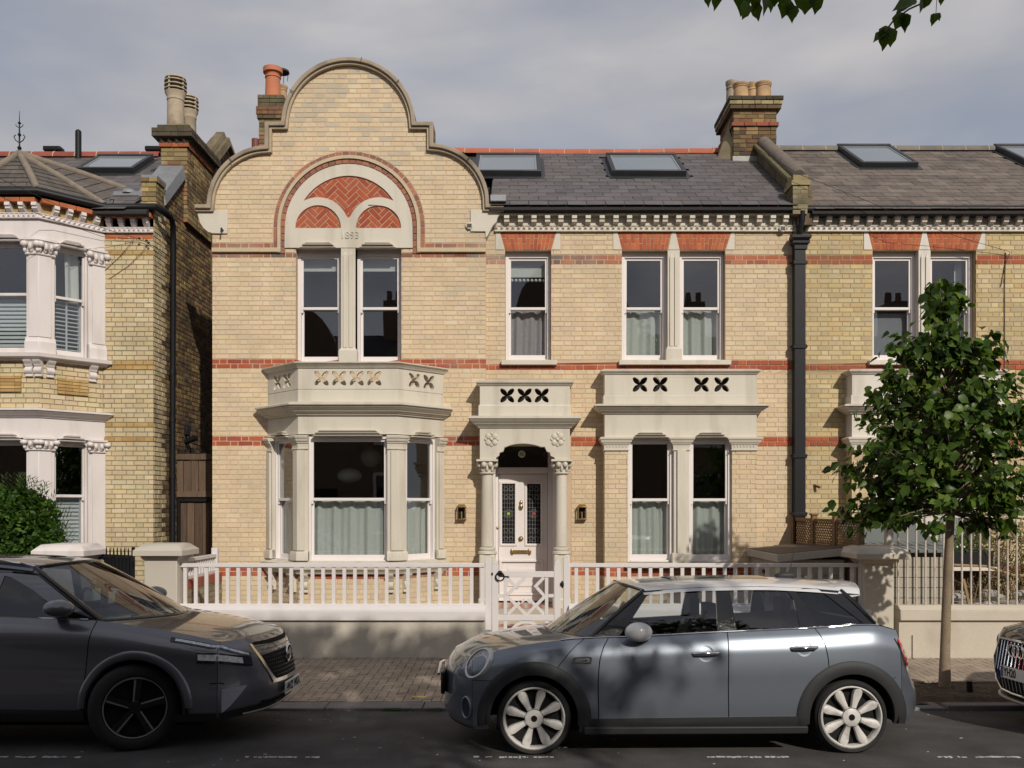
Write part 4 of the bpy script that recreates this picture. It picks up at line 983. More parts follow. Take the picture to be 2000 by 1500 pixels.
# steps and tiled path
M_tile = mat('path tile', (.46, .38, .31), .6, .08, 5, 60, .05, attr=True); ST = MB()
steps = [(YR + .35, 14.05, .335), (14.05, 13.72, .20), (13.72, 12.2, .05)]
for k, (y1, y0, zt) in enumerate(steps): ST.box(rx(958), rx(1096), y0, y1, -.1, zt + (.1 if k == 0 else 0))
ST.build('step', mat('step stone', (.42, .36, .29), .7, .08), H)
tl = MB(); TA, TB = (.52, .44, .37), (.36, .14, .09)
for k, (y1, y0, zt) in enumerate([(YR + .3, 14.07, .436), (14.03, 13.74, .201), (13.70, 12.25, .051)]):
    nx = 7; x0_, x1_ = rx(964), rx(1090); s_ = (x1_ - x0_) / nx; y = y0
    while y < y1 - .01:
        for i in range(nx):
            a, c, d_, e = x0_ + i * s_, x0_ + (i + 1) * s_, y, min(y + s_, y1); zc = zt + .003; mx_, my = (a + c) / 2, (d_ + e) / 2
            tl.add([(a, d_, zc), (c, d_, zc), (c, e, zc), (a, e, zc), (mx_, my, zc)], [(0, 1, 4)], TA)
            tl.add([(a, d_, zc), (c, d_, zc), (c, e, zc), (a, e, zc), (mx_, my, zc)], [(1, 2, 4)], TB)
            tl.add([(a, d_, zc), (c, d_, zc), (c, e, zc), (a, e, zc), (mx_, my, zc)], [(2, 3, 4)], TA)
            tl.add([(a, d_, zc), (c, d_, zc), (c, e, zc), (a, e, zc), (mx_, my, zc)], [(3, 0, 4)], TB)
        y += s_
tl.build('path_tiles', M_tile, H, fix=False)
# rooms behind the glass
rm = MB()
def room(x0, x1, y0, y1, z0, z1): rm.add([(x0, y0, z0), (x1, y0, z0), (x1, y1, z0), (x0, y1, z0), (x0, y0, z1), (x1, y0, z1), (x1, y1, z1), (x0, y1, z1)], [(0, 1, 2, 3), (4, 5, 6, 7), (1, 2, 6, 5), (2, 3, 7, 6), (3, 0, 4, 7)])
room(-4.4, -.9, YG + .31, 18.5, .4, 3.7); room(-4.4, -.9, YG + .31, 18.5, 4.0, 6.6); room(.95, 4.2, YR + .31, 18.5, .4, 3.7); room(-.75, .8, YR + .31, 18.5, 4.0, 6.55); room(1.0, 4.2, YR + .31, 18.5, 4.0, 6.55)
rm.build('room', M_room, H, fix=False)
b = MB(); b.box(-4.78, -4.48, YG + .31, 19, -.3, 6.5); b.box(4.2, 4.42, YR + .31, 19, -.3, 6.5); b.box(-4.4, 4.2, 18.6, 18.9, -.3, 6.5); b.build('side_wall', M_mortar_d, H)
b = MB(); b.plate([(gx(440), gz(405)), (gx(920), gz(405)), (gx(840), gz(300)), (gx(780), gz(250)), (gx(682), gz(150)), (gx(585), gz(250)), (gx(524), gz(300))], [], YG + .29, YG + .32, back=True); b.build('gable_back', M_mortar_d, H)

# lanterns, pendant lamps
for p, side in ((901.5, 'left'), (1136.5, 'right')):
    cx = wx(p, YR - .05); Y_ = YG if p < 950 else YR
    cx = wx(p, Y_ - .05); L0 = thing('wall_lantern', f'small brass box lantern on the brickwork {"between the canted bay and the front door" if side == "left" else "between the front door and the square bay"}', 'wall lamp', (cx, Y_, wz(1014, Y_)), 'brass lanterns beside the front door')
    zb, zt = wz(1013, Y_ - .05), wz(991, Y_ - .05); b = MB()
    for sx_ in (-1, 1): b.box(cx + sx_ * .062 - .008, cx + sx_ * .062 + .008, Y_ - .10, Y_ - .085, zb, zt); b.box(cx + sx_ * .062 - .008, cx + sx_ * .062 + .008, Y_ - .02, Y_ - .005, zb, zt)
    b.box(cx - .075, cx + .075, Y_ - .105, Y_ - .001, zb - .015, zb); b.box(cx - .075, cx + .075, Y_ - .105, Y_ - .001, zt, zt + .012); b.hexa([(cx - .075, Y_ - .105, zt + .0121), (cx + .075, Y_ - .105, zt + .0121), (cx + .075, Y_ - .001, zt + .0121), (cx - .075, Y_ - .001, zt + .0121), (cx - .045, Y_ - .06, zt + .05), (cx + .045, Y_ - .06, zt + .05), (cx + .045, Y_ - .001, zt + .05), (cx - .045, Y_ - .001, zt + .05)])
    b.build('lantern_frame', M_brass, L0, bevel=.002)
    MB().box(cx - .053, cx + .053, Y_ - .006, Y_ - .002, zb, zt).build('back_plate', mat('dark bronze', (.05, .035, .025), .4, .1), L0)
    b = MB(); b.tube([(cx, Y_ - .05, zb + .005), (cx, Y_ - .05, zb + .11)], .011, 10); b.build('candle_tube', mat('candle', (.5, .42, .25), .5), L0)
    MB().box(cx - .053, cx + .053, Y_ - .094, Y_ - .091, zb + .001, zt - .001).build('lantern_pane', glass('lantern glass', (.8, .8, .8), 1.4), L0)
M_opal = mat('opal glass', (.85, .85, .78), .15, .02, spec=.6)
D1 = 15.0
pz_ = thing('pendant_lamp', 'wide flattened white glass pendant lamp hanging inside the canted bay window', 'pendant lamp', (wx(683, D1), D1, wz(928, D1)), 'glass pendant lamps in the bay window')
MB().ell((wx(683, D1), D1, wz(929, D1)), .20, .20, .125, 24, 14).build('lamp_shade', M_opal, pz_, smooth=60); MB().tube([(wx(683, D1), D1, wz(915, D1)), (wx(683, D1), D1, 3.69)], .006, 6).build('cord', M_dark, pz_)
pz_ = thing('pendant_lamp', 'round white glass globe pendant lamp hanging higher inside the canted bay window', 'pendant lamp', (wx(724, D1), D1 + .3, wz(895, D1)), 'glass pendant lamps in the bay window')
MB().ell((wx(724, D1 + .3), D1 + .3, wz(894, D1 + .3)), .17, .17, .165, 24, 14).build('lamp_shade', M_opal, pz_, smooth=60); MB().tube([(wx(724, D1 + .3), D1 + .3, wz(880, D1)), (wx(724, D1 + .3), D1 + .3, 3.69)], .006, 6).build('cord', M_dark, pz_)
# ============================================================ RIGHT HOUSE
HR = thing('brick_house', 'yellow brick terraced house behind the street tree, with brown slate roof', 'house', (6.2, 14.6, 0))
XR2 = 10.6; DX = 489.5
RED2 = [(.33, .085, .04), (.38, .10, .045), (.27, .08, .045), (.30, .10, .05)]
HRC = [0]
YB2 = [(.54, .43, .235), (.52, .42, .25), (.49, .385, .215), (.56, .46, .28), (.52, .39, .20), (.47, .38, .235)]
def pick_r(k, x, z):
    if k in (0, 1, -16, -15, -43, -42): return cj(random.choice(RED2), .15), 1
    if k in (23, 22): return cj(random.choice(RED2), .15), 0
    return cj(random.choice(YB2), .08, .03), 0
RW2 = [rect(rx(1214.5 + DX), rx(1304 + DX), rz(706), rz(489)), rect(rx(1327.5 + DX), rx(1416.5 + DX), rz(706), rz(489))]
BOX2 = rect(rx(1222 + 483), rx(1440 + 483), 1.1, rz(856)); BOXB2 = rect(rx(1181 + 483), rx(1478 + 483), -.3, rz(727))
arch2 = [(rx(1196 + DX), rz(489)), (rx(1436 + DX), rz(489)), (rx(1436 + DX), rz(452)), (rx(1196 + DX), rz(452))]
XL2 = rx(1562.3)
MB().plate(rect(XL2, XR2, -.3, rz(425)), RW2 + [BOX2], YR, YR + .3).build('front_wall', M_mortar_d if 0 else mat('tan mortar', (.40, .30, .17), .9, .1, 3, 70, .2), HR)
bm3 = MB(); lay(bm3, rect(XL2, XR2, -.1, rz(426)), RW2 + [arch2, BOXB2], YR, pick_r, -.1, rz(452), (HR, M_pbrick, HRC, RED2))
bm3.build('brickwork', M_ybrick, HR, fix=False)['kind'] = 'stuff'
for a in ARCHES[1:]: flat_arch(HR, rx(a[0] + DX), rx(a[1] + DX), rx(a[2] + DX), rx(a[3] + DX), rz(453.5), rz(488), YR, HRC)
skewbacks(HR, M_rwhite, DX)
sash(HR, rx(1215 + DX), rx(1303.5 + DX), rz(704), rz(489), rz(599), YR + .11, side=.055, head=.09, seed=31, blind=0)
sash(HR, rx(1327.5 + DX), rx(1416 + DX), rz(704), rz(489), rz(599), YR + .11, side=.055, head=.09, seed=32)
wv = MB(); q = HR
b = MB(); b.box(rx(1222 + DX), rx(1296 + DX), YR + .29, YR + .30, rz(698), rz(605)); b.build('blind', mat('grey blind', (.30, .31, .34), .8, .03), HR)
curtain(HR, rx(1392 + DX), rx(1404 + DX), rz(700), rz(500), YR + .29, M_curtw, seed=8)
pilaster_mull(HR, rx(1303.8 + DX), rx(1327.2 + DX), rz(706), rz(489), YR - .015, M_rwhite, rz(683))
MB().box(rx(1205 + DX), rx(1429 + DX), YR - .09, YR + .12, rz(714), rz(704.5)).build('window_sill', M_rwhite, HR, bevel=.008)
box_bay(HR, 483, M_rwhite, HRC, 40, M_ybrick, pick_r, M_curt)
eaves(HR, rx(1572), XR2, [1588.5 + 26.4 * i for i in range(34)], M_rwhite)
gutter(HR, wx(1573, 14.43), XR2, wz(409, 14.43), 14.43)
ZE2 = 6.62; YRD2 = 17.9
rf2 = roof_slab(HR, 4.6, XR2, YRD2, ZE2); HSC = [0]
yb, yt = roof_y(330, ZE2), roof_y(294, ZE2); sk2 = []
for xa, xb in ((1681, 1792), (2010, 2125)):
    X0, X1 = wx(xa, yb), wx(xb, yb); sk2.append((X0 - .05, X1 + .05, yb - .05, yt + .05)); skylight(HR, X0, X1, yb, yt, ZE2)
slates(HR, rf2, 4.63, XR2, YRD2 - .1, M_slate_r, ZE2, sk2, HSC)
ridge(HR, wx(1519, YRD2), XR2, YRD2, M_greyt, ZE2, L=.45)
rm = MB(); rm_ = rm
def room2(x0, x1, y0, y1, z0, z1): rm_.add([(x0, y0, z0), (x1, y0, z0), (x1, y1, z0), (x0, y1, z0), (x0, y0, z1), (x1, y0, z1), (x1, y1, z1), (x0, y1, z1)], [(0, 1, 2, 3), (4, 5, 6, 7), (1, 2, 6, 5), (2, 3, 7, 6), (3, 0, 4, 7)])
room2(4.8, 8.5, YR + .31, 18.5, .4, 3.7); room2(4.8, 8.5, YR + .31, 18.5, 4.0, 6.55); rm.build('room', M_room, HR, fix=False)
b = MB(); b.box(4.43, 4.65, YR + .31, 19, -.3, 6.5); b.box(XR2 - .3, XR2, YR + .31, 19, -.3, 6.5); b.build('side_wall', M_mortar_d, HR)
# party-wall parapet with ribbed coping, end pillar
def stock(c): return cj(random.choice(c), .18, .06)
ST1 = [(.17, .115, .05), (.13, .085, .045), (.22, .155, .07), (.26, .18, .08), (.09, .065, .045), (.20, .10, .055)]
ST2 = [(.26, .19, .09), (.20, .14, .07), (.30, .22, .10), (.15, .11, .06), (.24, .12, .06), (.33, .25, .12)]
xa, xb = 4.40, 4.62
b = MB(); y0, y1 = 14.42, 17.5; zt = lambda y: zroof(y) + .30
b.hexa([(xa, y0, 6.4), (xb, y0, 6.4), (xb, y1, 6.4), (xa, y1, 6.4), (xa, y0, zt(y0)), (xb, y0, zt(y0)), (xb, y1, zt(y1)), (xa, y1, zt(y1))]); b.build('parapet_wall', mat('stained render', (.15, .115, .07), .95, .25, 4, 40, .4, dirt=(.03, .027, .02), dirt_amt=.8, dirt_scale=2.5), HR)
b = MB(); n = 26
for i in range(n):
    ya, yb_ = 14.80 + (17.42 - 14.80) * i / n, 14.80 + (17.42 - 14.80) * (i + .8) / n
    b.tube([(4.52, ya, zt(ya) + .03), (4.52, yb_, zt(yb_) + .03)], [.098, .125], 14)
b.build('ribbed_coping', mat('ribbed coping tile', (.15, .125, .105), .9, .2, 8, 60, .3), HR, smooth=40)['kind'] = 'stuff'
b = MB(); b.tube([(4.37, 14.75, zt(14.75) - .02), (4.37, 17.4, zt(17.4) - .02)], .045, 8); b.build('mortar_fillet', mat('mossy mortar', (.13, .115, .06), .95, .3), HR)
b = MB(); X0, X1 = wx(1549, 14.35), wx(1577, 14.35); z0, z1 = wz(405, 14.35), wz(362, 14.35)
b.box(X0, X1, 14.35, 14.72, z0 - .1, z1); b.build('pillar_core', M_mortar_d, HR)
b = MB(); k = 0
zc = z0 - .02
while zc < z1 - .02:
    xm = X0 + (X1 - X0) * (.5 if k % 2 else .33); zt_ = min(zc + .064, z1)
    for a, c in ((X0, xm - .006), (xm + .006, X1)): b.box(a - .002, c + .002, 14.343, 14.4, zc, zt_, stock([(.36, .30, .18), (.30, .25, .15), (.40, .33, .2)]))
    for yy in (14.4, 14.56): b.box(X0 - .005, X0 + .02, yy, yy + .14, zc, zt_, stock(ST2))
    zc += .0757; k += 1
b.box(X0 - .03, X1 + .035, 14.32, 14.74, z1, z1 + .07, (.30, .25, .14)); b.box(X0, X1 + .01, 14.34, 14.74, z1 + .07, z1 + .16, (.26, .21, .11)); b.build('brick_pillar', M_stock, HR, fix=False)['kind'] = 'stuff'

# chimney stacks -------------------------------------------------
def stack(root, x0, x1, y0, y1, z0, z1, cols, caps, m=M_stock, dia=False, name='chimney_brickwork'):
    """brick chimney: caps = [(z_lo, z_hi, out, colour or None)]"""
    MB().box(x0 + .01, x1 - .01, y0 + .01, y1 - .01, z0, z1).build('chimney_core', M_mortar_d, root)
    b = MB(); z = z0; k = 0
    while z < z1 - .02:
        o_, cc = 0, None
        for (a, c, oo, col) in caps:
            if a <= z + .03 < c: o_, cc = oo, col
        zt_ = z + .0757 - .011
        for fx_ in (0, 1, 2, 3):
            if fx_ % 2 == 0: L0, L1, M = x0 - o_, x1 + o_, None
            else: L0, L1 = y0 - o_, y1 + o_
            p = L0 - (.11 if k % 2 else 0)
            while p < L1:
                Lb = random.choice([.215, .215, .1025]); a, c = max(p, L0), min(p + Lb, L1); p += Lb + .011
                if c - a < .02: continue
                j = random.uniform(0, .008); col = cj(cc, .2) if cc else stock(cols)
                if fx_ == 0: b.box(a, c, y0 - o_ - j, y0 + .03, z, zt_, col)
                elif fx_ == 1: b.box(x1 - .03, x1 + o_ + j, a, c, z, zt_, col)
                elif fx_ == 2: b.box(a, c, y1 - .03, y1 + o_ + j, z, zt_, col)
                else: b.box(x0 - o_ - j, x0 + .03, a, c, z, zt_, col)
        if o_ > .01: b.box(x0 - o_ + .015, x1 + o_ - .015, y0 - o_ + .015, y1 + o_ - .015, z - .004, zt_ + .008, (.10, .08, .05))
        z += .0757; k += 1
    if dia:
        zz = dia; s_ = .13
        for (ax, L0, L1) in ((0, x0 - .05, x1 + .05), (1, y0 - .05, y1 + .05)):
            p = L0 + s_ / 2
            while p < L1:
                for q in ((y0 - .07,) if ax == 0 else (x1 + .07,)):
                    if ax == 0: b.add([(p - s_ / 2, q + .06, zz + .06), (p, q - .02, zz + .06), (p + s_ / 2, q + .06, zz + .06), (p - s_ / 2, q + .06, zz - .02), (p, q + .02, zz - .03), (p + s_ / 2, q + .06, zz - .02)], [(0, 3, 4, 1), (1, 4, 5, 2), (3, 5, 4), (0, 1, 2)], (.06, .05, .035))
                    else: b.add([(q - .06, p - s_ / 2, zz + .06), (q + .02, p, zz + .06), (q - .06, p + s_ / 2, zz + .06), (q - .06, p - s_ / 2, zz - .02), (q - .02, p, zz - .03), (q - .06, p + s_ / 2, zz - .02)], [(0, 3, 4, 1), (1, 4, 5, 2), (3, 5, 4), (0, 1, 2)], (.06, .05, .035))
                p += s_
    # mortar flaunching
    b.hexa([(x0 - .02, y0 - .02, z1 - .01), (x1 + .02, y0 - .02, z1 - .01), (x1 + .02, y1 + .02, z1 - .01), (x0 - .02, y1 + .02, z1 - .01), (x0 + .1, y0 + .1, z1 + .09), (x1 - .1, y0 + .1, z1 + .09), (x1 - .1, y1 - .1, z1 + .09), (x0 + .1, y1 - .1, z1 + .09)], (.20, .17, .10))
    return b.build(name, m, root, fix=False)
def pot(root, cx, cy, z0, r, h, m, kind=0):
    b = MB()
    if kind == 0: b.lathe([(r * .98, z0), (r, z0 + h * .1), (r * .88, z0 + h * .75), (r * .86, z0 + h * .80), (r * .94, z0 + h * .81), (r * .94, z0 + h * .84), (r * .87, z0 + h * .86), (r * 1.0, z0 + h * .92), (r * 1.02, z0 + h), (r * .8, z0 + h), (r * .75, z0 + h * .6)], (cx, cy, 0), 24)
    elif kind == 1:                               # tall roll pot with wide flange
        b.lathe([(r * 1.05, z0), (r, z0 + h * .15), (r * .92, z0 + h * .70), (r * 1.02, z0 + h * .71), (r * 1.02, z0 + h * .74), (r * .9, z0 + h * .77), (r * 1.0, z0 + h * .85), (r * 1.25, z0 + h * .86), (r * 1.25, z0 + h), (r * .8, z0 + h), (r * .7, z0 + h * .8)], (cx, cy, 0), 24)
    else:                                         # louvred pot
        b.lathe([(r * .86, z0), (r * .88, z0 + h * .05), (r * .84, z0 + h * .54), (r * .90, z0 + h * .55), (r * .90, z0 + h * .58), (r * .86, z0 + h * .6), (r * 1.08, z0 + h * .68), (r * 1.1, z0 + h * .70), (r * .75, z0 + h * .72)], (cx, cy, 0), 24)
        b.lathe([(r * .7, z0 + h * .70), (r * .7, z0 + h * .94)], (cx, cy, 0), 18)
        for k in range(3): zz = z0 + h * (.735 + .075 * k); b.lathe([(r * .8, zz + h * .03), (r * 1.14, zz), (r * 1.14, zz + h * .02), (r * .85, zz + h * .045)], (cx, cy, 0), 24)
        b.lathe([(r * 1.08, z0 + h * .945), (r * 1.05, z0 + h * .965), (r * .7, z0 + h), (0, z0 + h * 1.005)], (cx, cy, 0), 24)
        for k in range(4): a = R(90 * k + 70); b.box(cx + r * .95 * math.cos(a) - .015, cx + r * .95 * math.cos(a) + .015, cy + r * .95 * math.sin(a) - .015, cy + r * .95 * math.sin(a) + .015, z0 + h * .68, z0 + h * .95)
    return b.build('chimney_pot', m, root, smooth=45)
# right-hand stack, straddling the party wall
y0, y1 = 16.9, 18.0; x0, x1 = wx(1433, y0), wx(1516, y0); zt_ = wz(205, y0)
ch = stack(H, x0, x1, y0, y1, 7.9, zt_ + .1, ST1, [(zt_ + .02, zt_ + .3, .10, (.05, .045, .03)), (zt_ - .05, zt_ + .02, .085, (.28, .23, .12)), (zt_ - .13, zt_ - .05, .07, (.10, .07, .04)), (wz(247, y0), wz(237, y0), .035, (.26, .085, .05))])
ch['kind'] = 'stuff'
pot(H, wx(1447, 17.2), 17.2, zt_ + .14, .15, .37, M_pot); pot(H, wx(1491, 17.2), 17.2, zt_ + .14, .15, .39, M_pot); pot(H, wx(1429.5, 17.75), 17.75, zt_ + .05, .12, wz(160, 17.75) - zt_ - .05, M_potg); pot(H, wx(1470, 17.75), 17.75, zt_ + .05, .12, wz(164, 17.75) - zt_ - .05, M_pot)
MB().hexa([(x0 - .02, y0 - .015, 8.2), (x1 - .3, y0 - .015, 8.2), (x1 - .3, y0 + .01, 8.2), (x0 - .02, y0 + .01, 8.2), (x0 - .02, y0 - .015, zroof(y0) + .10), (x1 - .3, y0 - .015, zroof(y0) + .10), (x1 - .3, y0 + .01, zroof(y0) + .1), (x0 - .02, y0 + .01, zroof(y0) + .1)]).build('lead_flashing', mat('pale flashing', (.33, .32, .30), .6, .2), H)
MB().hexa([(x0 - .30, 17.15, 8.3), (x0 + .01, 16.95, 8.3), (x0 + .01, 17.9, 8.3), (x0 - .30, 17.8, 8.3), (x0 - .04, 17.15, zroof(17.4) + .42), (x0 + .01, 16.95, zroof(16.9) + .35), (x0 + .01, 17.9, 8.9), (x0 - .04, 17.8, 8.9)]).build('chimney_gusset', mat('mortar slope', (.25, .2, .12), .9, .2), H)
# stack behind the gable
y0, y1 = 17.3, 18.3; x0, x1 = wx(506, y0), wx(552, y0); zt_ = wz(190, y0)
c2 = stack(H, x0, x1 + .0, y0, y1, 7.6, zt_, ST2, [(zt_ - .16, zt_ + .2, .02, (.13, .11, .06)), (zt_ - .3, zt_ - .16, .045, (.26, .13, .07)), (zt_ - .42, zt_ - .34, .03, (.15, .11, .05)), (zt_ - 1.13, zt_ - 1.06, .03, (.30, .12, .06))]); c2['kind'] = 'stuff'
pot(H, wx(533, 17.5), 17.5, zt_, .145, .63, M_potr, 1); pot(H, wx(549, 17.9), 17.95, zt_, .11, .50, M_pot, 0)
b = MB(); zz = wz(140, 17.9); b.lathe([(.14, zz), (.13, zz + .04), (.05, zz + .08), (0, zz + .085)], (wx(550, 17.9), 17.95, 0), 18)
for k in range(4): b.tube([(wx(550, 17.9) + .1 * math.cos(k * 1.57), 17.95 + .1 * math.sin(k * 1.57), zz - .16), (wx(550, 17.9) + .12 * math.cos(k * 1.57), 17.95 + .12 * math.sin(k * 1.57), zz + .01)], .006, 5)
b.build('pot_cowl', M_under, H, smooth=40)
MB().tube([(wx(499, 17.3), 17.3, 7.9), (wx(499, 17.3), 17.3, wz(272, 17.3))], .07, 14).build('vent_tile', mat('oxblood tile', (.16, .05, .04), .6, .1), H)
# downpipe between the two houses, wires
b = MB(); xc, Y_ = wx(1560.5, 14.47), 14.47; w_ = .088
b.box(xc - w_, xc + w_, Y_ - .06, Y_ + .05, .2, wz(487, Y_)); 
for p in (513, 677, 890, 1003): b.box(xc - w_ - .02, xc + w_ + .02, Y_ - .075, Y_ + .06, wz(p + 5, Y_), wz(p - 3, Y_)); b.box(xc - w_ - .05, xc + w_ + .05, Y_ - .02, Y_ + .06, wz(p + 1, Y_), wz(p - 1, Y_))
b.build('downpipe', M_black, H, bevel=.008)
b = MB(); zh = wz(465, Y_); xh = xc + .01
b.sweep([(xh - .1, Y_ + .06), (xh - .1, Y_ - .08), (xh + .1, Y_ - .08), (xh + .1, Y_ + .06)], [(-.09, zh - .19), (-.02, zh - .19), (.0, zh - .13), (.03, zh - .1), (.03, zh - .07), (.02, zh - .06), (.05, zh - .02), (.05, zh + .02), (-.09, zh + .02)]); b.box(xh - .1, xh + .1, Y_ - .08, Y_ + .06, zh - .19, zh - .01); b.build('hopper_head', M_black, H, smooth=35)
b = MB(); b.tube([(wx(1567, 14.37), 14.37, wz(412, 14.37)), (wx(1567, 14.37), 14.38, wz(432, 14.4)), (wx(1562, 14.4), 14.42, wz(450, 14.4)), (xh, Y_ - .02, zh)], .045, 12); b.build('swan_neck', M_black, H, smooth=50)
b = MB(); b.tube([(wx(1547, YR), YR - .02, wz(430, YR)), (wx(1547.5, YR), YR - .02, wz(600, YR)), (wx(1546.5, YR), YR - .02, wz(1000, YR))], .006, 5); b.tube([(wx(1551, YR), YR - .02, wz(455, YR)), (wx(1550.5, YR), YR - .02, wz(700, YR)), (wx(1549, YR), YR - .02, wz(1000, YR))], .005, 5); b.build('cable', M_under, H)
b = MB(); b.tube([(wx(1963, YR), YR - .02, wz(493, YR)), (wx(1961, YR), YR - .02, wz(560, YR)), (wx(1961, YR), YR - .02, wz(660, YR)), (wx(1958, YR), YR - .02, wz(1000, YR))], .006, 5); b.build('cable', M_under, HR)
MB().tube([(wx(1590, YR), YR, wz(948, YR)), (wx(1597, YR), YR - .1, wz(952, YR))], .02, 8).build('pipe_stub', mat('rust', (.12, .05, .03), .9, .2), HR)

# ============================================================ LEFT HOUSE
HL = thing('brick_house', 'pale brick house with white two-storey bay, pointed turret roof and dark side wall', 'house', (-6.6, 14.7, 0))
YLF = 14.6; lx = lambda p: wx(p, YLF); lz = lambda p: wz(p, YLF)
XS = -5.76; XE = -9.6
YC = [(.57, .47, .295), (.54, .445, .275), (.52, .42, .26), (.58, .485, .32), (.50, .405, .26), (.55, .44, .26)]
OR = [(.42, .27, .10), (.45, .30, .12), (.38, .24, .09), (.48, .33, .14)]
def pxrow(p): return round((lz(p) - Z0) / CR)
# course rows in pixels (bottom edges) of the ochre and red bands
ob = {pxrow(p) for p in (493.5, 712, 719, 833, 857)}
def pick_l(k, x, z):
    if k in ob: return cj(random.choice(OR), .1), 1
    return cj(random.choice(YC), .06, .03), 0
HLC = [0]
wallL = rect(XE, XS, -.3, lz(452)); bayhole = rect(XE - .5, lx(204), -.3, lz(448))
MB().plate(rect(lx(200), XS, -.3, lz(400)), [], YLF, YLF + .3, back=True).build('front_wall', M_mortar_d, HL)
b = MB(); lay(b, rect(lx(202), XS - .004, -.1, lz(463)), [], YLF, pick_l, -.1, lz(463), (HL, M_pbrick, HLC, OR)); b.build('brickwork', M_ybrick, HL, fix=False)['kind'] = 'stuff'
# red course, string, brackets, red course, gutter on the flat piece and the bay
LX, LB, YBL = lx(205), wx(76, 13.87), 13.87
bayL = [(-9.7, YBL), (LB, YBL), (LX, YLF + .02)]; bl = lambda p: wz(p, YBL)
flat = [(LX - .02, YLF), (XS + .005, YLF)]
M_redc = mat('red course brick', (.42, .13, .05), .85, .14, 7, 60, .3, dirt=(.2, .09, .05), dirt_amt=.4, dirt_scale=5)
def course(path, z0, z1, out, L, root, m, nm='brick'):
    for i in range(len(path) - 1):
        A, B = Vector(path[i]), Vector(path[i + 1]); Lg = (B - A).length; M = face_M(A, B); n = max(1, round(Lg / L))
        for k in range(n):
            b = MB(M); b.box(Lg * k / n + .004, Lg * (k + 1) / n - .006, -out, .03, z0, z1 - .004); b.build(nm, m, root, bevel=.004)
for path, zz in ((bayL, bl), (flat, lambda p: lz(p + 24) if 0 else bl(p))):
    pass
zA1, zA0 = bl(389.5), bl(398.5); zS1, zS0 = bl(416.5), bl(427.5)
for path in (bayL, flat):
    course(path, zA0, zA1, .12, .23, HL, M_redc)
    MB().sweep(path, [(-.05, zA0 - .155), (.0, zA0 - .155), (.0, zA0 + .03), (-.05, zA0 + .03)]).build('eaves_band', mat('ochre brick band', (.36, .24, .09), .9, .22, 6, 50, .3), HL)
    b = MB(); b.sweep(path, [(-.03, zS0), (.045, zS0), (.05, zS0 + .015), (.03, zS0 + .02), (.03, zS1 - .015), (.045, zS1 - .01), (.045, zS1), (-.03, zS1)])
    for i in range(len(path) - 1):
        A, B = path[i], path[i + 1]; Lg = (Vector(B) - Vector(A)).length; b.M = face_M(A, B); x = .05; zc = (zS0 + zS1) / 2
        while x < Lg - .03: b.add([(x - .036, -.03, zc - .03), (x + .02, -.03, zc - .03), (x + .036, -.03, zc + .03), (x - .02, -.03, zc + .03), (x, -.07, zc)], [(0, 1, 4), (1, 2, 4), (2, 3, 4), (3, 0, 4)]); x += .075
    b.M = None; b.build('moulded_string', M_lwhite, HL, fix=False)
def brkt(pos, out):
    a = math.atan2(out[1], out[0]) + math.pi / 2
    def mk():
        b = MB(); pts = [(.02, 0), (-.12, 0), (-.125, -.05), (-.10, -.06), (-.10, -.09), (-.05, -.13), (.02, -.14)]
        b.add([(-.038, y, z) for y, z in pts] + [(.038, y, z) for y, z in pts], [tuple(range(7)), tuple(range(13, 6, -1))] + [(i, (i + 1) % 7, (i + 1) % 7 + 7, i + 7) for i in range(7)]); return b
    piece('bracket', 'l', mk, M_lwhite, HL, (pos[0], pos[1], zA0 - .002), (0, 0, a))
for i in range(9): brkt((LB - .02 - i * .20, YBL), (0, -1))
A, B = bayL[1], bayL[2]; v = (Vector(B) - Vector(A)).normalized(); on = (v.y, -v.x)
for d in (.22, .42, .62, .84): p = along(A, B, d); brkt(p, on)
for i in range(4): brkt((LX + .09 + i * .195, YLF), (0, -1))
course([(LX, YLF), (XS, YLF)], lz(467.5), lz(458.5), .008, .2, HL, M_redc)
MB().sweep([(-9.7, YBL), (LB, YBL), (LX, YLF), (LX + .0, YLF + .1)], [(-.15, bl(467)), (0, bl(467)), (0, bl(428)), (-.15, bl(428))]).build('bay_frieze', M_lwhite, HL)
gp = [(-9.7, YBL - .14), (LB + .05, YBL - .14), (LX + .06, YLF - .13), (XS + .1, YLF - .13)]
b = MB(); b.tube([(x, y, bl(379)) for x, y in gp] + [(XS + .16, YLF + .0, bl(382)), (XS + .17, YLF + .25, bl(384))], .055, 12); b.build('gutter', M_black, HL, smooth=50)
b = MB(); b.tube([(XS + .17, YLF + .3, bl(384)), (XS + .14, 15.05, bl(395)), (XS + .12, 15.12, bl(430)), (XS + .10, 15.14, 3), (XS + .10, 15.14, .2)], .045, 12)
for p in (555, 725, 820, 930): b.tube([(XS + .10, 15.14, wz(p, 15.1) - .03), (XS + .10, 15.14, wz(p, 15.1) + .03)], .055, 12)
b.build('downpipe', M_black, HL, smooth=50)

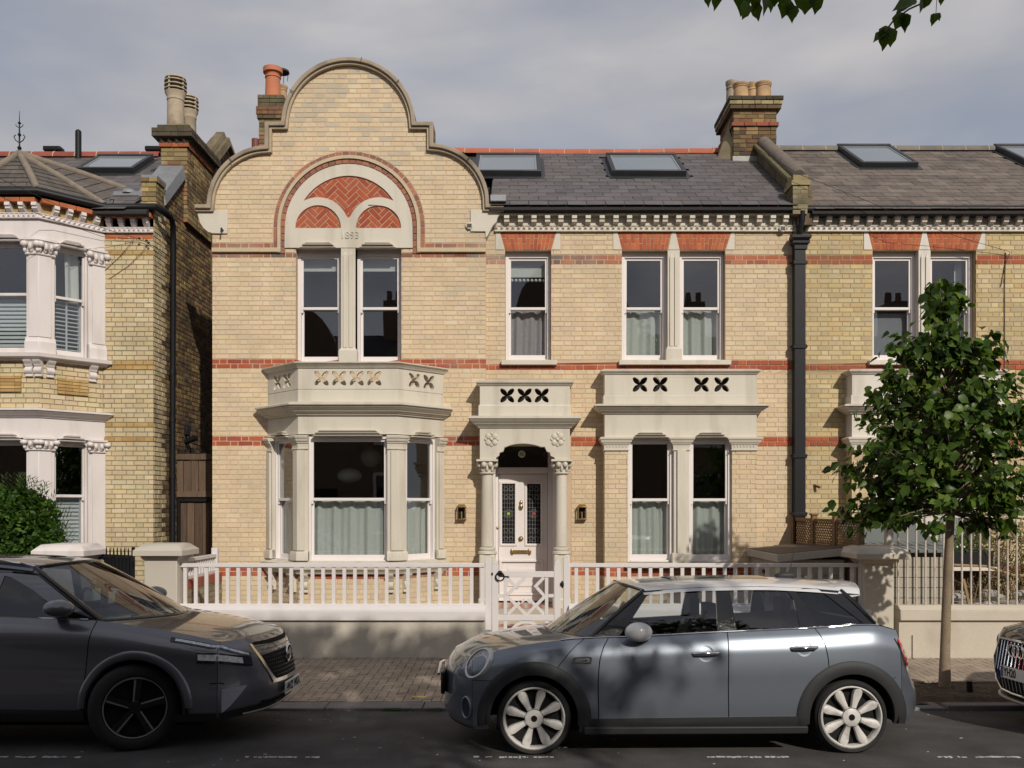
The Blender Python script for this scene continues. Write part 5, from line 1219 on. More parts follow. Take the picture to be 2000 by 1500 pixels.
def colset(path, i, a, c, z0, z1, zc0, zc1, m, root, front=True, base=True):
    P_ = sub(path, i, a, c)
    b = MB(); b.sweep(P_, [(-.16, z0), (.0, z0), (.0, z1), (-.16, z1)])
    b.sweep(sub(path, i, a * .78, c * .78), [(-.1, z0 + (.25 if base else 0)), (.02, z0 + (.25 if base else 0)), (.02, z1 - .01), (-.1, z1 - .01)])
    if base: b.sweep(P_, [(-.12, z0), (.06, z0), (.06, z0 + .17), (.045, z0 + .19), (.03, z0 + .24), (-.12, z0 + .24)])
    b.build('pilaster', m, root, bevel=.005)
    h = zc1 - zc0; b = MB()
    b.sweep(P_, [(-.1, zc0), (.035, zc0), (.045, zc0 + h * .06), (.035, zc0 + h * .12), (.01, zc0 + h * .16), (.03, zc0 + h * .5), (.07, zc0 + h * .85), (.085, zc0 + h * .86), (.085, zc0 + h), (-.1, zc0 + h)])
    for j in range(len(P_) - 1):
        A, B = Vector(P_[j]), Vector(P_[j + 1]); d = (B - A).normalized(); o_ = Vector((d.y, -d.x)); Lg = (B - A).length
        n = max(2, int(Lg / .075))
        for q in range(n + 1):
            p = A + d * (Lg * q / n); big = q in (0, n)
            b.ell((p.x + o_.x * .07, p.y + o_.y * .07, zc0 + h * (.62 if big else .5)), .055 if big else .032, .05 if big else .03, h * (.2 if big else .24), 10, 6)
            b.ell((p.x + o_.x * .045, p.y + o_.y * .045, zc0 + h * .28), .026, .026, h * .16, 8, 5)
    b.build('capital', m, root, smooth=50)
bl2 = bl; faceA, faceB = bayL[1], bayL[2]; ML = face_M(faceA, faceB); LgL = (Vector(faceB) - Vector(faceA)).length
bayLr = bayL
for (z0p, z1p, c0p, c1p, base) in ((690, 497, 498, 466, True), (1105, 880, 880, 854, False)):
    colset(bayLr, 1, .19, .23, bl(z0p), bl(z1p), bl(c0p), bl(c1p), M_lwhite, HL, base=base)
    colset(bayLr, 2, .27, .0, bl(z0p), bl(z1p), bl(c0p), bl(c1p), M_lwhite, HL, base=base)
    zb, zt, zm = bl(z0p), bl(c1p + 4), bl(572 if base else 968)
    sash(HL, .215, LgL - .255, zb, zt, zm, .06, M=ML, m=M_lwhite, side=.04, head=.05, foot=.08, st=.03, seed=50)
    Mf = face_M((-9.0, YBL), (LB, YBL)); Lf = LB + 9.0
    sash(HL, Lf - 1.35, Lf - .17, zb, zt, zm, .06, M=Mf, m=M_lwhite, side=.04, head=.05, foot=.08, st=.03, seed=51)
    drip(HL, .26, LgL - .31, bl(c1p + 6), bl(c1p - 9), 0, M_lwhite, ML); drip(HL, Lf - 1.3, Lf - .24, bl(c1p + 6), bl(c1p - 9), 0, M_lwhite, Mf)
    # louvred shutters behind the lower sashes
    for M, a, c, op in ((ML, .27, LgL - .31, base), (Mf, Lf - 1.29, Lf - .24, False)):
        b = MB(M); z = zb + .13; st_ = .062
        while z < zm - .03:
            if op: b.box(a, c, .21, .25, z, z + .016)
            else: b.hexa([(a, .20, z), (c, .20, z), (c, .205, z), (a, .205, z), (a, .235, z + st_), (c, .235, z + st_), (c, .24, z + st_), (a, .24, z + st_)])
            z += st_
        b.box(a - .02, a + .02, .18, .26, zb, zm); b.box(c - .02, c + .02, .18, .26, zb, zm); b.box((a + c) / 2 - .012, (a + c) / 2 + .012, .19, .205, zb, zm) if op else None
        b.build('shutter', mat('shutter white', (.62, .65, .66), .6, .03), HL)['kind'] = 'stuff'
curtain(HL, .27 + .2, LgL - .32, bl(575), bl(478), .24, M_curtw, ML, seed=6, gather=False)
# sill of the upper bay, brackets, apron brickwork, lower cornice
MB().sweep([(-9.7, YBL), (LB, YBL), (LX, YLF), (LX + .001, YLF + .1)], [(-.2, bl(704)), (.05, bl(704)), (.06, bl(700)), (.13, bl(698)), (.14, bl(691)), (.05, bl(689)), (-.2, bl(689))]).build('bay_sill', M_lwhite, HL, smooth=30)
for M_, (A, B), ds in ((None, (bayL[0], bayL[1]), (2.5, 2.36, 1.6, 1.0)), (None, (bayL[1], bayL[2]), (.16, .80))):
    v = (Vector(B) - Vector(A)).normalized(); o_ = (v.y, -v.x)
    for d in ds:
        p = along(A, B, d); scroll_bracket(HL, (p[0] - o_[0] * .03, p[1] - o_[1] * .03, bl(704)), o_, M_lwhite, .24, .11, .13)
MB().sweep(bayL, [(-.15, bl(800)), (-.02, bl(800)), (-.02, bl(703)), (-.15, bl(703))]).build('bay_apron', M_mortar_d, HL)
b = MB()
for A, B in ((bayL[0], bayL[1]), (bayL[1], bayL[2])):
    b.M = face_M(A, B); Lg = (Vector(B) - Vector(A)).length
    lay(b, rect(0, Lg, bl(797), bl(703)), [], .018, lambda k, x, z: (cj(random.choice(YC), .07), 0), bl(797), bl(703))
b.M = None; b.build('apron_brickwork', M_ybrick, HL, fix=False)['kind'] = 'stuff'
def ochre(A, B, a, c, z0, z1):
    M = face_M(A, B); n = 5
    for r in range(n):
        h = (z1 - z0) / n; x = a
        for w__ in ((.22, .11, .22, .22) if r % 2 else (.11, .22, .22, .22)):
            if x > c - .02: break
            e = min(c, x + w__); b = MB(M); b.box(x, e - .006, -.02, .02, z0 + r * h, z0 + (r + 1) * h - .008, cj(random.choice(OR), .12)); b.build('brick', M_pbrick, HL); x = e
ochre(bayL[1], bayL[2], .27, LgL - .27, bl(765), bl(733)); Lq = (Vector(bayL[1]) - Vector(bayL[0])).length; ochre(bayL[0], bayL[1], Lq - .9, Lq - .26, bl(765), bl(733))
MB().sweep([(-9.7, YBL), (LB, YBL), (LX, YLF), (LX + .001, YLF + .1)], cornice(bl(815), bl(797) - bl(815), .15)).build('bay_cornice', M_lwhite, HL, smooth=35)
MB().sweep([(-9.7, YBL), (LB, YBL), (LX, YLF)], [(-.15, bl(855)), (0, bl(855)), (0, bl(812)), (-.15, bl(812))]).build('bay_frieze', M_lwhite, HL)
MB().sweep([(-9.7, YBL), (LB, YBL), (LX, YLF)], [(-.15, -.2), (0, -.2), (0, bl(1105)), (-.15, bl(1105))]).build('bay_base', M_ybrick if 0 else M_mortar_d, HL)
MB().sweep([(-9.7, YBL), (LB, YBL), (LX, YLF)], [(-.2, bl(1106)), (.08, bl(1106)), (.08, bl(1098)), (-.2, bl(1096))]).build('bay_sill', M_lwhite, HL)
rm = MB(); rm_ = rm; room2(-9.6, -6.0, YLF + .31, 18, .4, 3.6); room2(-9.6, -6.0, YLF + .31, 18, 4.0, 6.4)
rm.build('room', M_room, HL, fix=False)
# side wall along the alley
MS = Matrix(((0, -1, 0, XS), (1, 0, 0, 0), (0, 0, 1, 0), (0, 0, 0, 1)))
zr_ = lambda y: ZE + RM * (y - YE)
side = [(YLF + .005, -.3), (24, -.3), (24, 6.5), (20.2, 8.0), (19.3, 8.95), (18.25, 9.25), (17.4, 8.6), (17.0, 7.9), (15.95, 7.75), (14.95, 7.05), (14.72, 6.85), (YLF + .005, 6.65)]
b = MB(MS); b.plate(side, [], .0, .25, back=True); b.build('side_wall', M_mortar_d, HL)
b = MB(MS)
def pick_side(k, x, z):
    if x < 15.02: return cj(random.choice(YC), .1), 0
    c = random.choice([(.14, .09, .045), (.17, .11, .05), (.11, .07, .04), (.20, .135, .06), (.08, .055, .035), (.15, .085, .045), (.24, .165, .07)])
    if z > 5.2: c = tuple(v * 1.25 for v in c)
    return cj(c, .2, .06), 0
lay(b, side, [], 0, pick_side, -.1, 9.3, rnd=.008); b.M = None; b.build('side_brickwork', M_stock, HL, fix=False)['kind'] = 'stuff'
# coping of the rear gable and the lead-covered parapet
M_mos = mat('mossy coping', (.17, .135, .085), .95, .25, 5, 50, .4, dirt=(.05, .045, .03), dirt_amt=.7, dirt_scale=3)
b = MB()
for (ya, za), (yb, zb) in (((17.1, 8.32), (18.25, 9.25)), ((18.25, 9.25), (19.4, 8.75))):
    b.hexa([(XS - .3, ya, za - .12), (XS + .10, ya, za - .12), (XS + .10, yb, zb - .12), (XS - .3, yb, zb - .12), (XS - .3, ya, za + .05), (XS + .06, ya, za + .05), (XS + .06, yb, zb + .05), (XS - .3, yb, zb + .05)])
    b.hexa([(XS - .22, ya, za + .051), (XS + .0, ya, za + .051), (XS + .0, yb, zb + .051), (XS - .22, yb, zb + .051), (XS - .2, ya, za + .16), (XS - .04, ya, za + .16), (XS - .04, yb, zb + .16), (XS - .2, yb, zb + .16)])
b.build('gable_coping', M_mos, HL, bevel=.01)
b = MB(); (ya, za), (yb, zb) = (14.95, 7.02), (15.85, 7.78)
b.hexa([(XS - .42, ya, za - .16), (XS + .07, ya, za - .16), (XS + .07, yb, zb - .16), (XS - .42, yb, zb - .16), (XS - .40, ya, za + .08), (XS + .03, ya, za + .08), (XS + .03, yb, zb + .08), (XS - .40, yb, zb + .08)])
b.build('lead_capping', M_lead, HL, bevel=.02)
b = MB(); X0, X1 = wx(277, 14.55), wx(305, 14.55)
k = 0; z = lz(404)
MB().box(X0 + .01, X1 - .01, 14.56, 14.9, lz(404), lz(352)).build('pillar_core', M_mortar_d, HL)
while z < lz(352):
    xm = X0 + (X1 - X0) * (.5 if k % 2 else .3); oo = .02 if z > lz(366) else 0
    for a, c in ((X0 - oo, xm - .005), (xm + .005, X1 + oo)): b.box(a, c, 14.548 - oo, 14.6, z, z + .063, stock(ST2))
    for yy in (14.6, 14.75): b.box(X1 - .02, X1 + .004 + oo, yy, yy + .13, z, z + .063, stock(ST2))
    z += .0757; k += 1
b.build('brick_pillar', M_stock, HL, fix=False)['kind'] = 'stuff'
MB().box(X0 - .01, X1 + .02, 14.53, 14.92, lz(351), lz(344)).build('lead_cap', M_lead, HL, bevel=.01)
MB().box(X0, X1 + .03, 14.5, 14.6, lz(410), lz(400)).build('lead_flashing', M_lead, HL, bevel=.01)
# left chimney stack
y0, y1 = 15.9, 17.2; x0, x1 = wx(315, y0), wx(363, y0); zc = wz(258, y0)
c3 = stack(HL, x0, x1 + .02, y0, y1, 6.9, wz(246, y0), ST2, [(zc + .02, zc + .2, .05, (.09, .075, .045)), (zc - .14, zc + .02, .12, (.075, .06, .04)), (wz(291, y0), wz(282, y0), .03, (.33, .10, .04)), (wz(281, y0), wz(275, y0), .02, (.05, .045, .03))], dia=wz(277, y0)); c3['kind'] = 'stuff'
pot(HL, wx(343, 16.1), 16.1, wz(240, y0) - .05, .165, wz(150, 16.1) - wz(240, y0) + .05, M_potg, 2); pot(HL, wx(367, 16.8), 16.85, wz(240, y0) - .05, .15, wz(150, 16.1) - wz(240, y0) + .05, M_potg, 2)
b = MB(); b.tube([(XS + .03, 17.35, 8.3), (XS + .04, 17.35, 7.2), (XS + .04, 17.35, 6.2)], .05, 8); b.build('soil_pipe', M_mos, HL, smooth=40)
# roof: main slope
roofL = roof_slab(HL, -10, XS - .02, 17.45, 6.62); LSC = [0]
yb, yt = roof_y(341, 6.62), roof_y(314, 6.62); X0, X1 = wx(150, yb), wx(262, yb)
slates(HL, roofL, -10, XS - .3, 17.35, M_slate, 6.62, [(X0 - .05, X1 + .05, yb - .05, yt + .05)], LSC); skylight(HL, X0, X1, yb, yt, 6.62)
ridge(HL, wx(-60, 17.45), wx(315, 17.45), 17.45, mat('red ridge tile', (.25, .065, .045), .8, .14, 6, 60, .2, orand=.3), 6.62, L=.41)
b = MB(); yv = 17.3; b.tube([(wx(153, yv), yv, 8.4), (wx(153, yv), yv, wz(258, yv))], .055, 14); b.ell((wx(153, yv), yv, wz(258, yv)), .055, .055, .05); b.build('flue_pipe', M_black, HL, smooth=50)
b = MB(); xv, yv = wx(245, 14.9), roof_y(382, 6.62); zv = zroof(yv, 6.62); b.lathe([(.13, zv + .02), (.12, zv + .05), (.09, zv + .09), (0, zv + .11)], (xv, yv, 0), 20); b.box(xv - .22, xv + .22, yv - .1, yv + .1, zv - .03, zv + .035); b.build('roof_vent', M_lead, HL, smooth=50)
for p in (105, 303): yv = 17.5; b = MB(); b.box(wx(p - 17, yv), wx(p + 17, yv), yv - .1, yv + .1, zroof(yv, 6.62) + .08, zroof(yv, 6.62) + .17); b.build('ridge_vent', M_black, HL, bevel=.02)
# turret roof over the bay
ap = Vector((wx(38, 14.95), 14.95, wz(303, 14.95)))
ev = [(-8.95, YLF - .1), (-8.25, YBL - .12), (LB + .05, YBL - .12), (LX + .08, YLF - .1), (LX + .2, 15.6), (-8.9, 15.6)]
zev = bl(381); b = MB()
P = [Vector((x, y, zev if y < 15 else zev + .55)) for x, y in ev]
b.add([tuple(ap)] + [tuple(p) for p in P], [(0, i + 1, (i + 1) % len(P) + 1) for i in range(len(P))]); b.build('turret_roof', M_under, HL)
M_tsl = mat('turret tile', (.105, .09, .08), .8, .2, 7, 60, .35, orand=.4, dirt=(.05, .045, .04), dirt_amt=.6, dirt_scale=2)
for i in range(4):
    A, B = P[i], P[i + 1]; rows = 9
    nrm = (B - A).cross(ap - A).normalized(); nrm = nrm if nrm.z > 0 else -nrm
    for r in range(rows):
        t0, t1 = r / rows, min(.985, (r + 1.25) / rows)
        a0_, b0_ = A.lerp(ap, t0), B.lerp(ap, t0); L = (b0_ - a0_).length; n = max(1, round(L / .27))
        a1_, b1_ = A.lerp(ap, t1), B.lerp(ap, t1)
        for k in range(n + (r % 2)):
            o_ = .5 / n if r % 2 else 0; u0, u1 = max(0, k / n - o_), min(1, (k + 1) / n - o_)
            if u1 - u0 < .02: continue
            g_ = .004 / max(L, .1)
            q = [a0_.lerp(b0_, u0 + g_) + nrm * .03, a0_.lerp(b0_, u1 - g_) + nrm * .03, a1_.lerp(b1_, u1 - g_) + nrm * .012, a1_.lerp(b1_, u0 + g_) + nrm * .012]
            MB().hexa([q[0] - nrm * .015, q[1] - nrm * .015, q[2] - nrm * .015, q[3] - nrm * .015] + q).build('slate', M_tsl, roofL)
b = MB()
for p in P[:5]:
    q = Vector(p); d = (ap - q); b.tube([q + d * .03 + Vector((0, 0, .03)), q + d * .5 + Vector((0, 0, .045)), ap + Vector((0, 0, .03))], .055, 10)
b.build('hip_tiles', mat('hip tile', (.20, .165, .13), .9, .2, 8, 60, .3), HL, smooth=50)
b = MB()
def fin(z): return (ap.x, ap.y, z)
za = ap.z
b.lathe([(.07, za), (.05, za + .06), (.02, za + .08), (.035, za + .12), (.012, za + .15), (.012, za + .3), (.03, za + .33), (.012, za + .36), (.01, za + .50), (.03, za + .52), (.008, za + .54), (.003, za + .72)], (ap.x, ap.y, 0), 10)
for s_ in (-1, 1):
    b.tube([(ap.x, ap.y, za + .2), (ap.x + s_ * .06, ap.y, za + .24), (ap.x + s_ * .09, ap.y, za + .3), (ap.x + s_ * .06, ap.y, za + .33)], .008, 6); b.tube([(ap.x, ap.y, za + .44), (ap.x + s_ * .05, ap.y, za + .47), (ap.x + s_ * .06, ap.y, za + .5)], .006, 6)
b.build('finial', M_black, HL, smooth=40)
e3 = P[3]; b = MB(); b.tube([e3 + Vector((.02, -.03, .06)), e3 + Vector((.1, -.03, .07)), e3 + Vector((.12, -.03, .13)), e3 + Vector((.06, -.03, .14)), e3 + Vector((.06, -.03, .1))], .008, 6); b.build('scroll', M_black, HL)
# security light on the side wall
fl = thing('flood_light', 'black sensor floodlight fixed to the dark side wall above the alley gate', 'light', (wx(350, 15.9), 15.9, wz(840, 15.9)))
b = MB(); px_, py_ = XS, 16.0; zz = wz(850, 16); b.box(px_, px_ + .06, py_ - .08, py_ + .08, zz, zz + .16); b.build('sensor', M_black, fl, bevel=.01)
b = MB(); b.tube([(px_ + .03, py_, zz), (px_ + .06, py_, zz - .1)], .02); b.bar((px_ - .0, py_, zz - .12), (px_ + .2, py_ - .05, zz - .05), .14, .06); b.tube([(px_, py_ , zz - .05), (px_ + .12, py_ - .1, zz - .3)], .006); b.build('lamp_head', M_black, fl)
MB().box(-9.7, LB - 1.33, YBL + .01, YBL + .3, 0, bl(470)).build('bay_pier', M_lwhite, HL)
# ============================================================ GARDEN WALLS, FENCES, GATES
M_wallp = mat('wall render', (.54, .495, .42), .8, .06, 2.5, 50, .15, dirt=(.26, .225, .18), dirt_amt=.35, dirt_scale=1.2)
M_wallr = mat('right wall render', (.52, .465, .385), .8, .05, 2.5, 50, .15, dirt=(.33, .28, .22), dirt_amt=.5, dirt_scale=1.8)
M_pierp = mat('pier paint', (.47, .43, .37), .65, .04, 3, 40, .06)
M_pierr = mat('right pier paint', (.52, .47, .39), .7, .07, 3, 40, .1, dirt=(.3, .25, .18), dirt_amt=.6, dirt_scale=1.5)
M_fence = mat('fence white', (.63, .595, .59), .45, .03, 5, 60, .03)
YC_ = YW + .12                                 # centre line of fence
zw = lambda p: wz(p, YW)
def low_wall(x0, x1, label, m, mc, root=None, zb=None):
    t = root or thing('garden_wall', label, 'wall', ((x0 + x1) / 2, YC_, pz(YW)))
    b = MB(); b.box(x0, x1, YW, YW + .24, -.3, .49); b.build('wall_body', m, t)
    b = MB(); b.hexa([(x0, YW - .045, .491), (x1, YW - .045, .491), (x1, YW + .285, .491), (x0, YW + .285, .491), (x0, YW - .045, .62), (x1, YW - .045, .62), (x1, YW + .285, .62), (x0, YW + .285, .62)])
    b.hexa([(x0, YW - .045, .6201), (x1, YW - .045, .6201), (x1, YW + .285, .6201), (x0, YW + .285, .6201), (x0, YW + .04, .685), (x1, YW + .04, .685), (x1, YW + .2, .685), (x0, YW + .2, .685)])
    b.build('wall_coping', mc, t, bevel=.008); return t
xG0, xG1 = wx(948, YW), wx(1111, YW); xPL = wx(336, YW); xPR = wx(1692, YW)
low_wall(wx(330, YW), xG0, 'low grey-beige rendered garden wall between the left gate pier and the garden gate', M_wallp, M_fence)
low_wall(xG1, wx(1700, YW), 'low beige garden wall behind the silver-blue hatchback, from gate to right pier', M_wallp, M_fence)
low_wall(wx(1756, YW), 8.2, 'low cream rendered wall carrying the spiked railings behind the street tree', M_wallr, M_wallr)
low_wall(-9, wx(100, YW), 'low white garden wall in front of the left neighbour', M_lwhite, M_lwhite)
b = MB(); xq = wx(1783, YW); b.bar((xq, YW - .012, .0), (xq, YW - .012, wz(1240, YW)), .02, .02); b.build('conduit', M_wallr, bpy.data.objects['garden_wall.002'])
# picket-style fence
def baluster(): return MB().box(-.023, .023, -.014, .014, 0, .475)
def fence(x0, x1, label, first, pitch=.1412, end=None):
    t = thing('garden_fence', label, 'fence', ((x0 + x1) / 2, YC_, .685), 'white painted fences of the front garden')
    z0, z1 = .672, zw(1101); 
    MB().box(x0, x1, YC_ - .028, YC_ + .028, z1 - .052, z1).build('top_rail', M_fence, t, bevel=.004)
    MB().box(x0, x1, YC_ - .03, YC_ + .03, .65, .70).build('bottom_rail', M_fence, t, bevel=.004)
    x = first
    while x < x1 - .02:
        o = piece('baluster', 'b', lambda: MB().box(-.023, .023, -.014, .014, 0, z1 - .052 - .70), M_fence, t, (x, YC_, .70)); x += pitch
    return t
f1 = fence(wx(346, YC_), wx(950, YC_), 'white slatted fence on the low wall, from the left pier to the gate', wx(362, YC_))
f2 = fence(wx(1109, YC_), wx(1690, YC_), 'white slatted fence on the low wall, from the gate to the right pier', wx(1125.5, YC_))
for t, p, m in ((f1, 341, M_fence), (f1, 954, M_fence), (f2, 1106.5, M_fence), (f2, 1684, M_fence)):
    b = MB(); xx = wx(p, YC_); b.box(xx - .042, xx + .042, YC_ - .045, YC_ + .045, pz(YW) if p in (954, 1106.5) else .6, zw(1090) if p < 1600 else zw(1099)); b.build('fence_post', m, t, bevel=.005)
# gate
gt = thing('garden_gate', 'white painted garden gate with crossed diagonal bars and black ring latch', 'gate', (wx(1028, YW), YW + .1, 0))
YGt = YW + .1; qx = lambda p: wx(p, YGt); qz = lambda p: wz(p, YGt)
def gbar(x0, y0, x1, y1, w, nm='gate_bar', th=.03, dy=0.):
    b = MB(); b.bar((qx(x0), YGt + dy, qz(y0)), (qx(x1), YGt + dy, qz(y1)), w, th, up=(0, 1, 0)); return b.build(nm, M_fence, gt, bevel=.003)
for xc in (967.3, 1088.5):
    w_ = .042; zt_ = qz(1103); b = MB(); b.box(qx(xc) - w_, qx(xc) + w_, YGt - .03, YGt + .03, .1, zt_)
    p = [(-.042, 0), (-.028, .02), (-.04, .035), (0, .085), (.04, .035), (.028, .02), (.042, 0)]; b.plate([(qx(xc) + a, zt_ + c) for a, c in p], [], YGt - .03, YGt + .03, back=True); b.build('gate_stile', M_fence, gt, bevel=.004)
gbar(972.5, 1121.5, 1083.5, 1121.5, .078, 'gate_rail', .045); gbar(972.5, 1206, 1083.5, 1206, .078, 'gate_rail', .045); gbar(972.5, 1270, 1083.5, 1270, .09, 'gate_rail', .045)
gbar(972.5, 1163.5, 985, 1163.5, .045); gbar(1071, 1163.5, 1083.5, 1163.5, .045)
gbar(987, 1127, 987, 1200, .045); gbar(1067.5, 1127, 1067.5, 1200, .045); gbar(987, 1211, 987, 1265, .045); gbar(1067.5, 1211, 1067.5, 1265, .045)
for x0, y0, x1, y1, dy in ((992, 1166, 1029, 1202, .008), (1065, 1164, 1027, 1202, -.008), (992, 1200, 1018, 1173, -.008), (1063, 1200, 1036, 1173, .008), (1044, 1143, 1064, 1165, .008), (1044, 1147, 1062, 1128, -.008), (990, 1162, 1026, 1128, -.008), (990, 1128, 1012, 1150, .008)):
    gbar(x0, y0, x1, y1, .042, 'gate_bar', .024, dy)
for xc in (1019, 1035):
    b = MB(); b.plate([(qx(xc) - .04, qz(1174)), (qx(xc), qz(1179)), (qx(xc) + .04, qz(1174)), (qx(xc) + (.03 if xc > 1025 else .045) * (-1 if xc > 1025 else 1), qz(1168.5))], [], YGt - .02, YGt + .005, back=True); b.build('gate_finial', M_fence, gt)
b = MB(); b.ribbon([(qx(1028 + 38 * math.cos(R(t))), qz(1262 - 48 * math.sin(R(t)))) for t in range(0, 181, 12)], -.02, .02, YGt - .012, YGt + .012); b.build('gate_arch', M_fence, gt)
b = MB(); b.lathe([(.0, -.05), (.035, -.045), (.035, -.028)], (qx(976.5), YGt, qz(1119)), 12, 'y'); b.tube([(qx(976.5) + .055 * math.sin(R(t)), YGt - .05, qz(1126) + .055 * math.cos(R(t)) * 1.0) for t in range(0, 361, 24)], .010, 6); b.box(qx(976.5), qx(994), YGt - .036, YGt - .028, qz(1126), qz(1124.6)); b.build('ring_latch', M_black, gt, smooth=40)
b = MB(); b.box(qx(1094), qx(1101), YGt - .045, YGt - .03, qz(1144), qz(1138)); b.ell((qx(1098), YGt - .045, qz(1141)), .022, .015, .05, 8, 6); b.box(qx(960), qx(963), YGt - .04, YGt - .03, qz(1123), qz(1118)); b.build('hinge', M_black, gt)
# gate piers
def pier(px0, px1, cx0, cx1, ycap0, ycap1, label, m, round_=False, Yf=YW - .02):
    x0, x1 = wx(px0, Yf), wx(px1, Yf); c0, c1 = wx(cx0, Yf - .06), wx(cx1, Yf - .06); zt_, zb_ = wz(ycap0, Yf), wz(ycap1, Yf - .06); dp = x1 - x0; o_ = ((c1 - c0) - dp) / 2
    xm = (c0 + c1) / 2; x0, x1 = xm - dp / 2, xm + dp / 2
    t = thing('gate_pier', label, 'pier', (xm, Yf + dp / 2, 0))
    b = MB(); b.box(x0, x1, Yf, Yf + dp, pz(YW) - .05, zb_ - .03); b.build('pier_shaft', m, t, bevel=.012)
    b = MB(); pl = [(x0, Yf + dp), (x0, Yf), (x1, Yf), (x1, Yf + dp)]
    sq = [(x0, Yf), (x1, Yf), (x1, Yf + dp), (x0, Yf + dp)]
    b.sweep(sq, [(-.1, zb_ - .06), (.01, zb_ - .06), (.03, zb_ - .03), (.035, zb_ - .005), (-.1, zb_ - .004)], closed=True)
    if round_: pr = [(-.1, zb_ - .002), (o_ * .8, zb_ - .002), (o_, zb_ + .01), (o_, zb_ + .07), (o_ * .7, zt_ - .045), (o_ * .1, zt_ - .012), (-dp * .3, zt_), (-dp * .45, zt_)]
    else: pr = [(-.1, zb_ - .002), (o_, zb_ - .002), (o_, zb_ + .065), (o_ * .1, zt_ - .006), (-.03, zt_), (-dp * .45, zt_)]
    b.sweep(sq, pr, closed=True); b.box(x0 + dp * .05, x1 - dp * .05, Yf + dp * .05, Yf + dp * .95, zt_ - .06, zt_ - .001) ; b.build('pier_cap', m, t, smooth=35); return t
pier(272, 336, 262, 358, 1062, 1085, 'grey-beige square gate pier with chamfered cap at the left end of the slatted fence', M_pierp)
pier(76, 150, 63, 166, 1063, 1086, 'white gate pier in front of the left neighbour, behind the dark car roof', M_lwhite)
pier(1699, 1757, 1668, 1773, 1065, 1092, 'cream gate pier with rounded cap and leaf shadows beside the right railings', M_pierr, True)
b = MB(); b.ell((wx(1692, 12.0), 12.05, wz(1193, 12)), .05, .05, .05); 
# railings on the right wall
rl = thing('iron_railing', 'cream painted spiked iron railings on the right-hand low wall', 'railing', (6.2, YC_, .69))
x = wx(1773 - 17.7 * 2 - 1.5, YC_); i = 0
def spike():
    b = MB(); h = wz(1009, YC_) - .66; b.tube([(0, 0, 0), (0, 0, h)], .0135, 8); b.lathe([(.014, h - .015), (.024, h - .005), (.024, h + .01), (.012, h + .025), (.022, h + .06), (.016, h + .10), (.001, h + .19)], (0, 0, 0), 8); return b
M_rail = mat('railing cream', (.53, .48, .42), .6, .08, 20, 60, .1, dirt=(.28, .12, .05), dirt_amt=.5, dirt_scale=9)
while x < 8.1:
    if i != 0: piece('rail_bar', 'r', spike, M_rail, rl, (x, YC_, .66))
    x += .1215; i += 1
x0 = wx(1773 - 17.7 * 2 - 1.5, YC_)
b = MB(); b.box(x0 - .05, x0 + .045, YC_ - .045, YC_ + .045, .66, wz(1004, YC_)); b.build('rail_post', M_rail, rl, bevel=.008)
b = MB(); b.box(x0, 8.1, YC_ - .006, YC_ + .006, wz(1011, YC_), wz(1007.5, YC_)); b.build('top_rail', M_rail, rl)
# side boundary wall with raking fence, left of the main garden
sb = thing('boundary_wall', 'short brick boundary wall running back beside the alley with a white fence on top', 'wall', (-4.5, 13.1, 0))
XB = -4.47
MB().box(XB - .2, XB, 12.42, 13.95, -.2, .98).build('wall_body', M_mortar_d, sb)
Mb = Matrix(((0, -1, 0, XB), (1, 0, 0, 0), (0, 0, 1, 0), (0, 0, 0, 1)))
b = MB(Mb); lay(b, rect(12.42, 13.95, -.1, .86), [], 0, lambda k, x, z: (cj(random.choice([(.30, .24, .15), (.26, .2, .13), (.34, .27, .17)]), .12), 0), -.1, .86); b.build('wall_brickwork', M_stock, sb, fix=False)['kind'] = 'stuff'
for i in range(13):
    b = MB(); y = 12.42 + i * .1177; b.box(XB - .205, XB + .006, y + .004, y + .108, .87, .99, cj((.30, .085, .05), .15)); b.build('brick', M_pbrick, sb)
MB().box(XB - .1, XB - .05, 12.4, 13.9, .99, 1.04).build('bottom_rail', M_fence, sb, bevel=.004); MB().box(XB - .1, XB - .04, 12.4, 13.9, 1.23, 1.28).build('top_rail', M_fence, sb, bevel=.004)
for i in range(14): piece('baluster', 's', lambda: MB().box(-.014, .014, -.02, .02, 0, .19), M_fence, sb, (XB - .07, 12.46 + i * .104, 1.04))
MB().box(XB - .12, XB - .03, 13.83, 13.92, .8, 1.37).build('fence_post', M_fence, sb, bevel=.005)
# black iron gate and railing of the neighbour
ig = thing('iron_gate', 'black iron driveway gate with short spikes between the two left piers, standing half open', 'gate', (-5.4, 12.6, 0))
A, B = Vector((wx(160, 12.9), 12.9, 0)), Vector((wx(258, 12.35), 12.35, 0)); n = 15
for i in range(n):
    p = A.lerp(B, i / (n - 1)); piece('gate_bar', 'i', lambda: MB().tube([(0, 0, .1), (0, 0, 1.40), (0, 0, 1.44)], [.011, .011, .002], 6), M_black, ig, (p.x, p.y, 0))
d = (B - A).normalized()
for z_ in (.2, 1.32): MB().bar((A.x, A.y, z_), (B.x, B.y, z_), .02, .035).build('gate_rail', M_black, ig)
MB().hexa([(A.x, A.y + .01, .2), (B.x, B.y + .01, .2), (B.x, B.y + .015, .2), (A.x, A.y + .015, .2), (A.x, A.y + .01, 1.3), (B.x, B.y + .01, 1.3), (B.x, B.y + .015, 1.3), (A.x, A.y + .015, 1.3)]).build('back_sheet', M_black, ig)
MB().box(wx(258, 12.3), wx(262, 12.3), 12.28, 12.33, 0, 1.45).build('gate_post', M_black, ig)
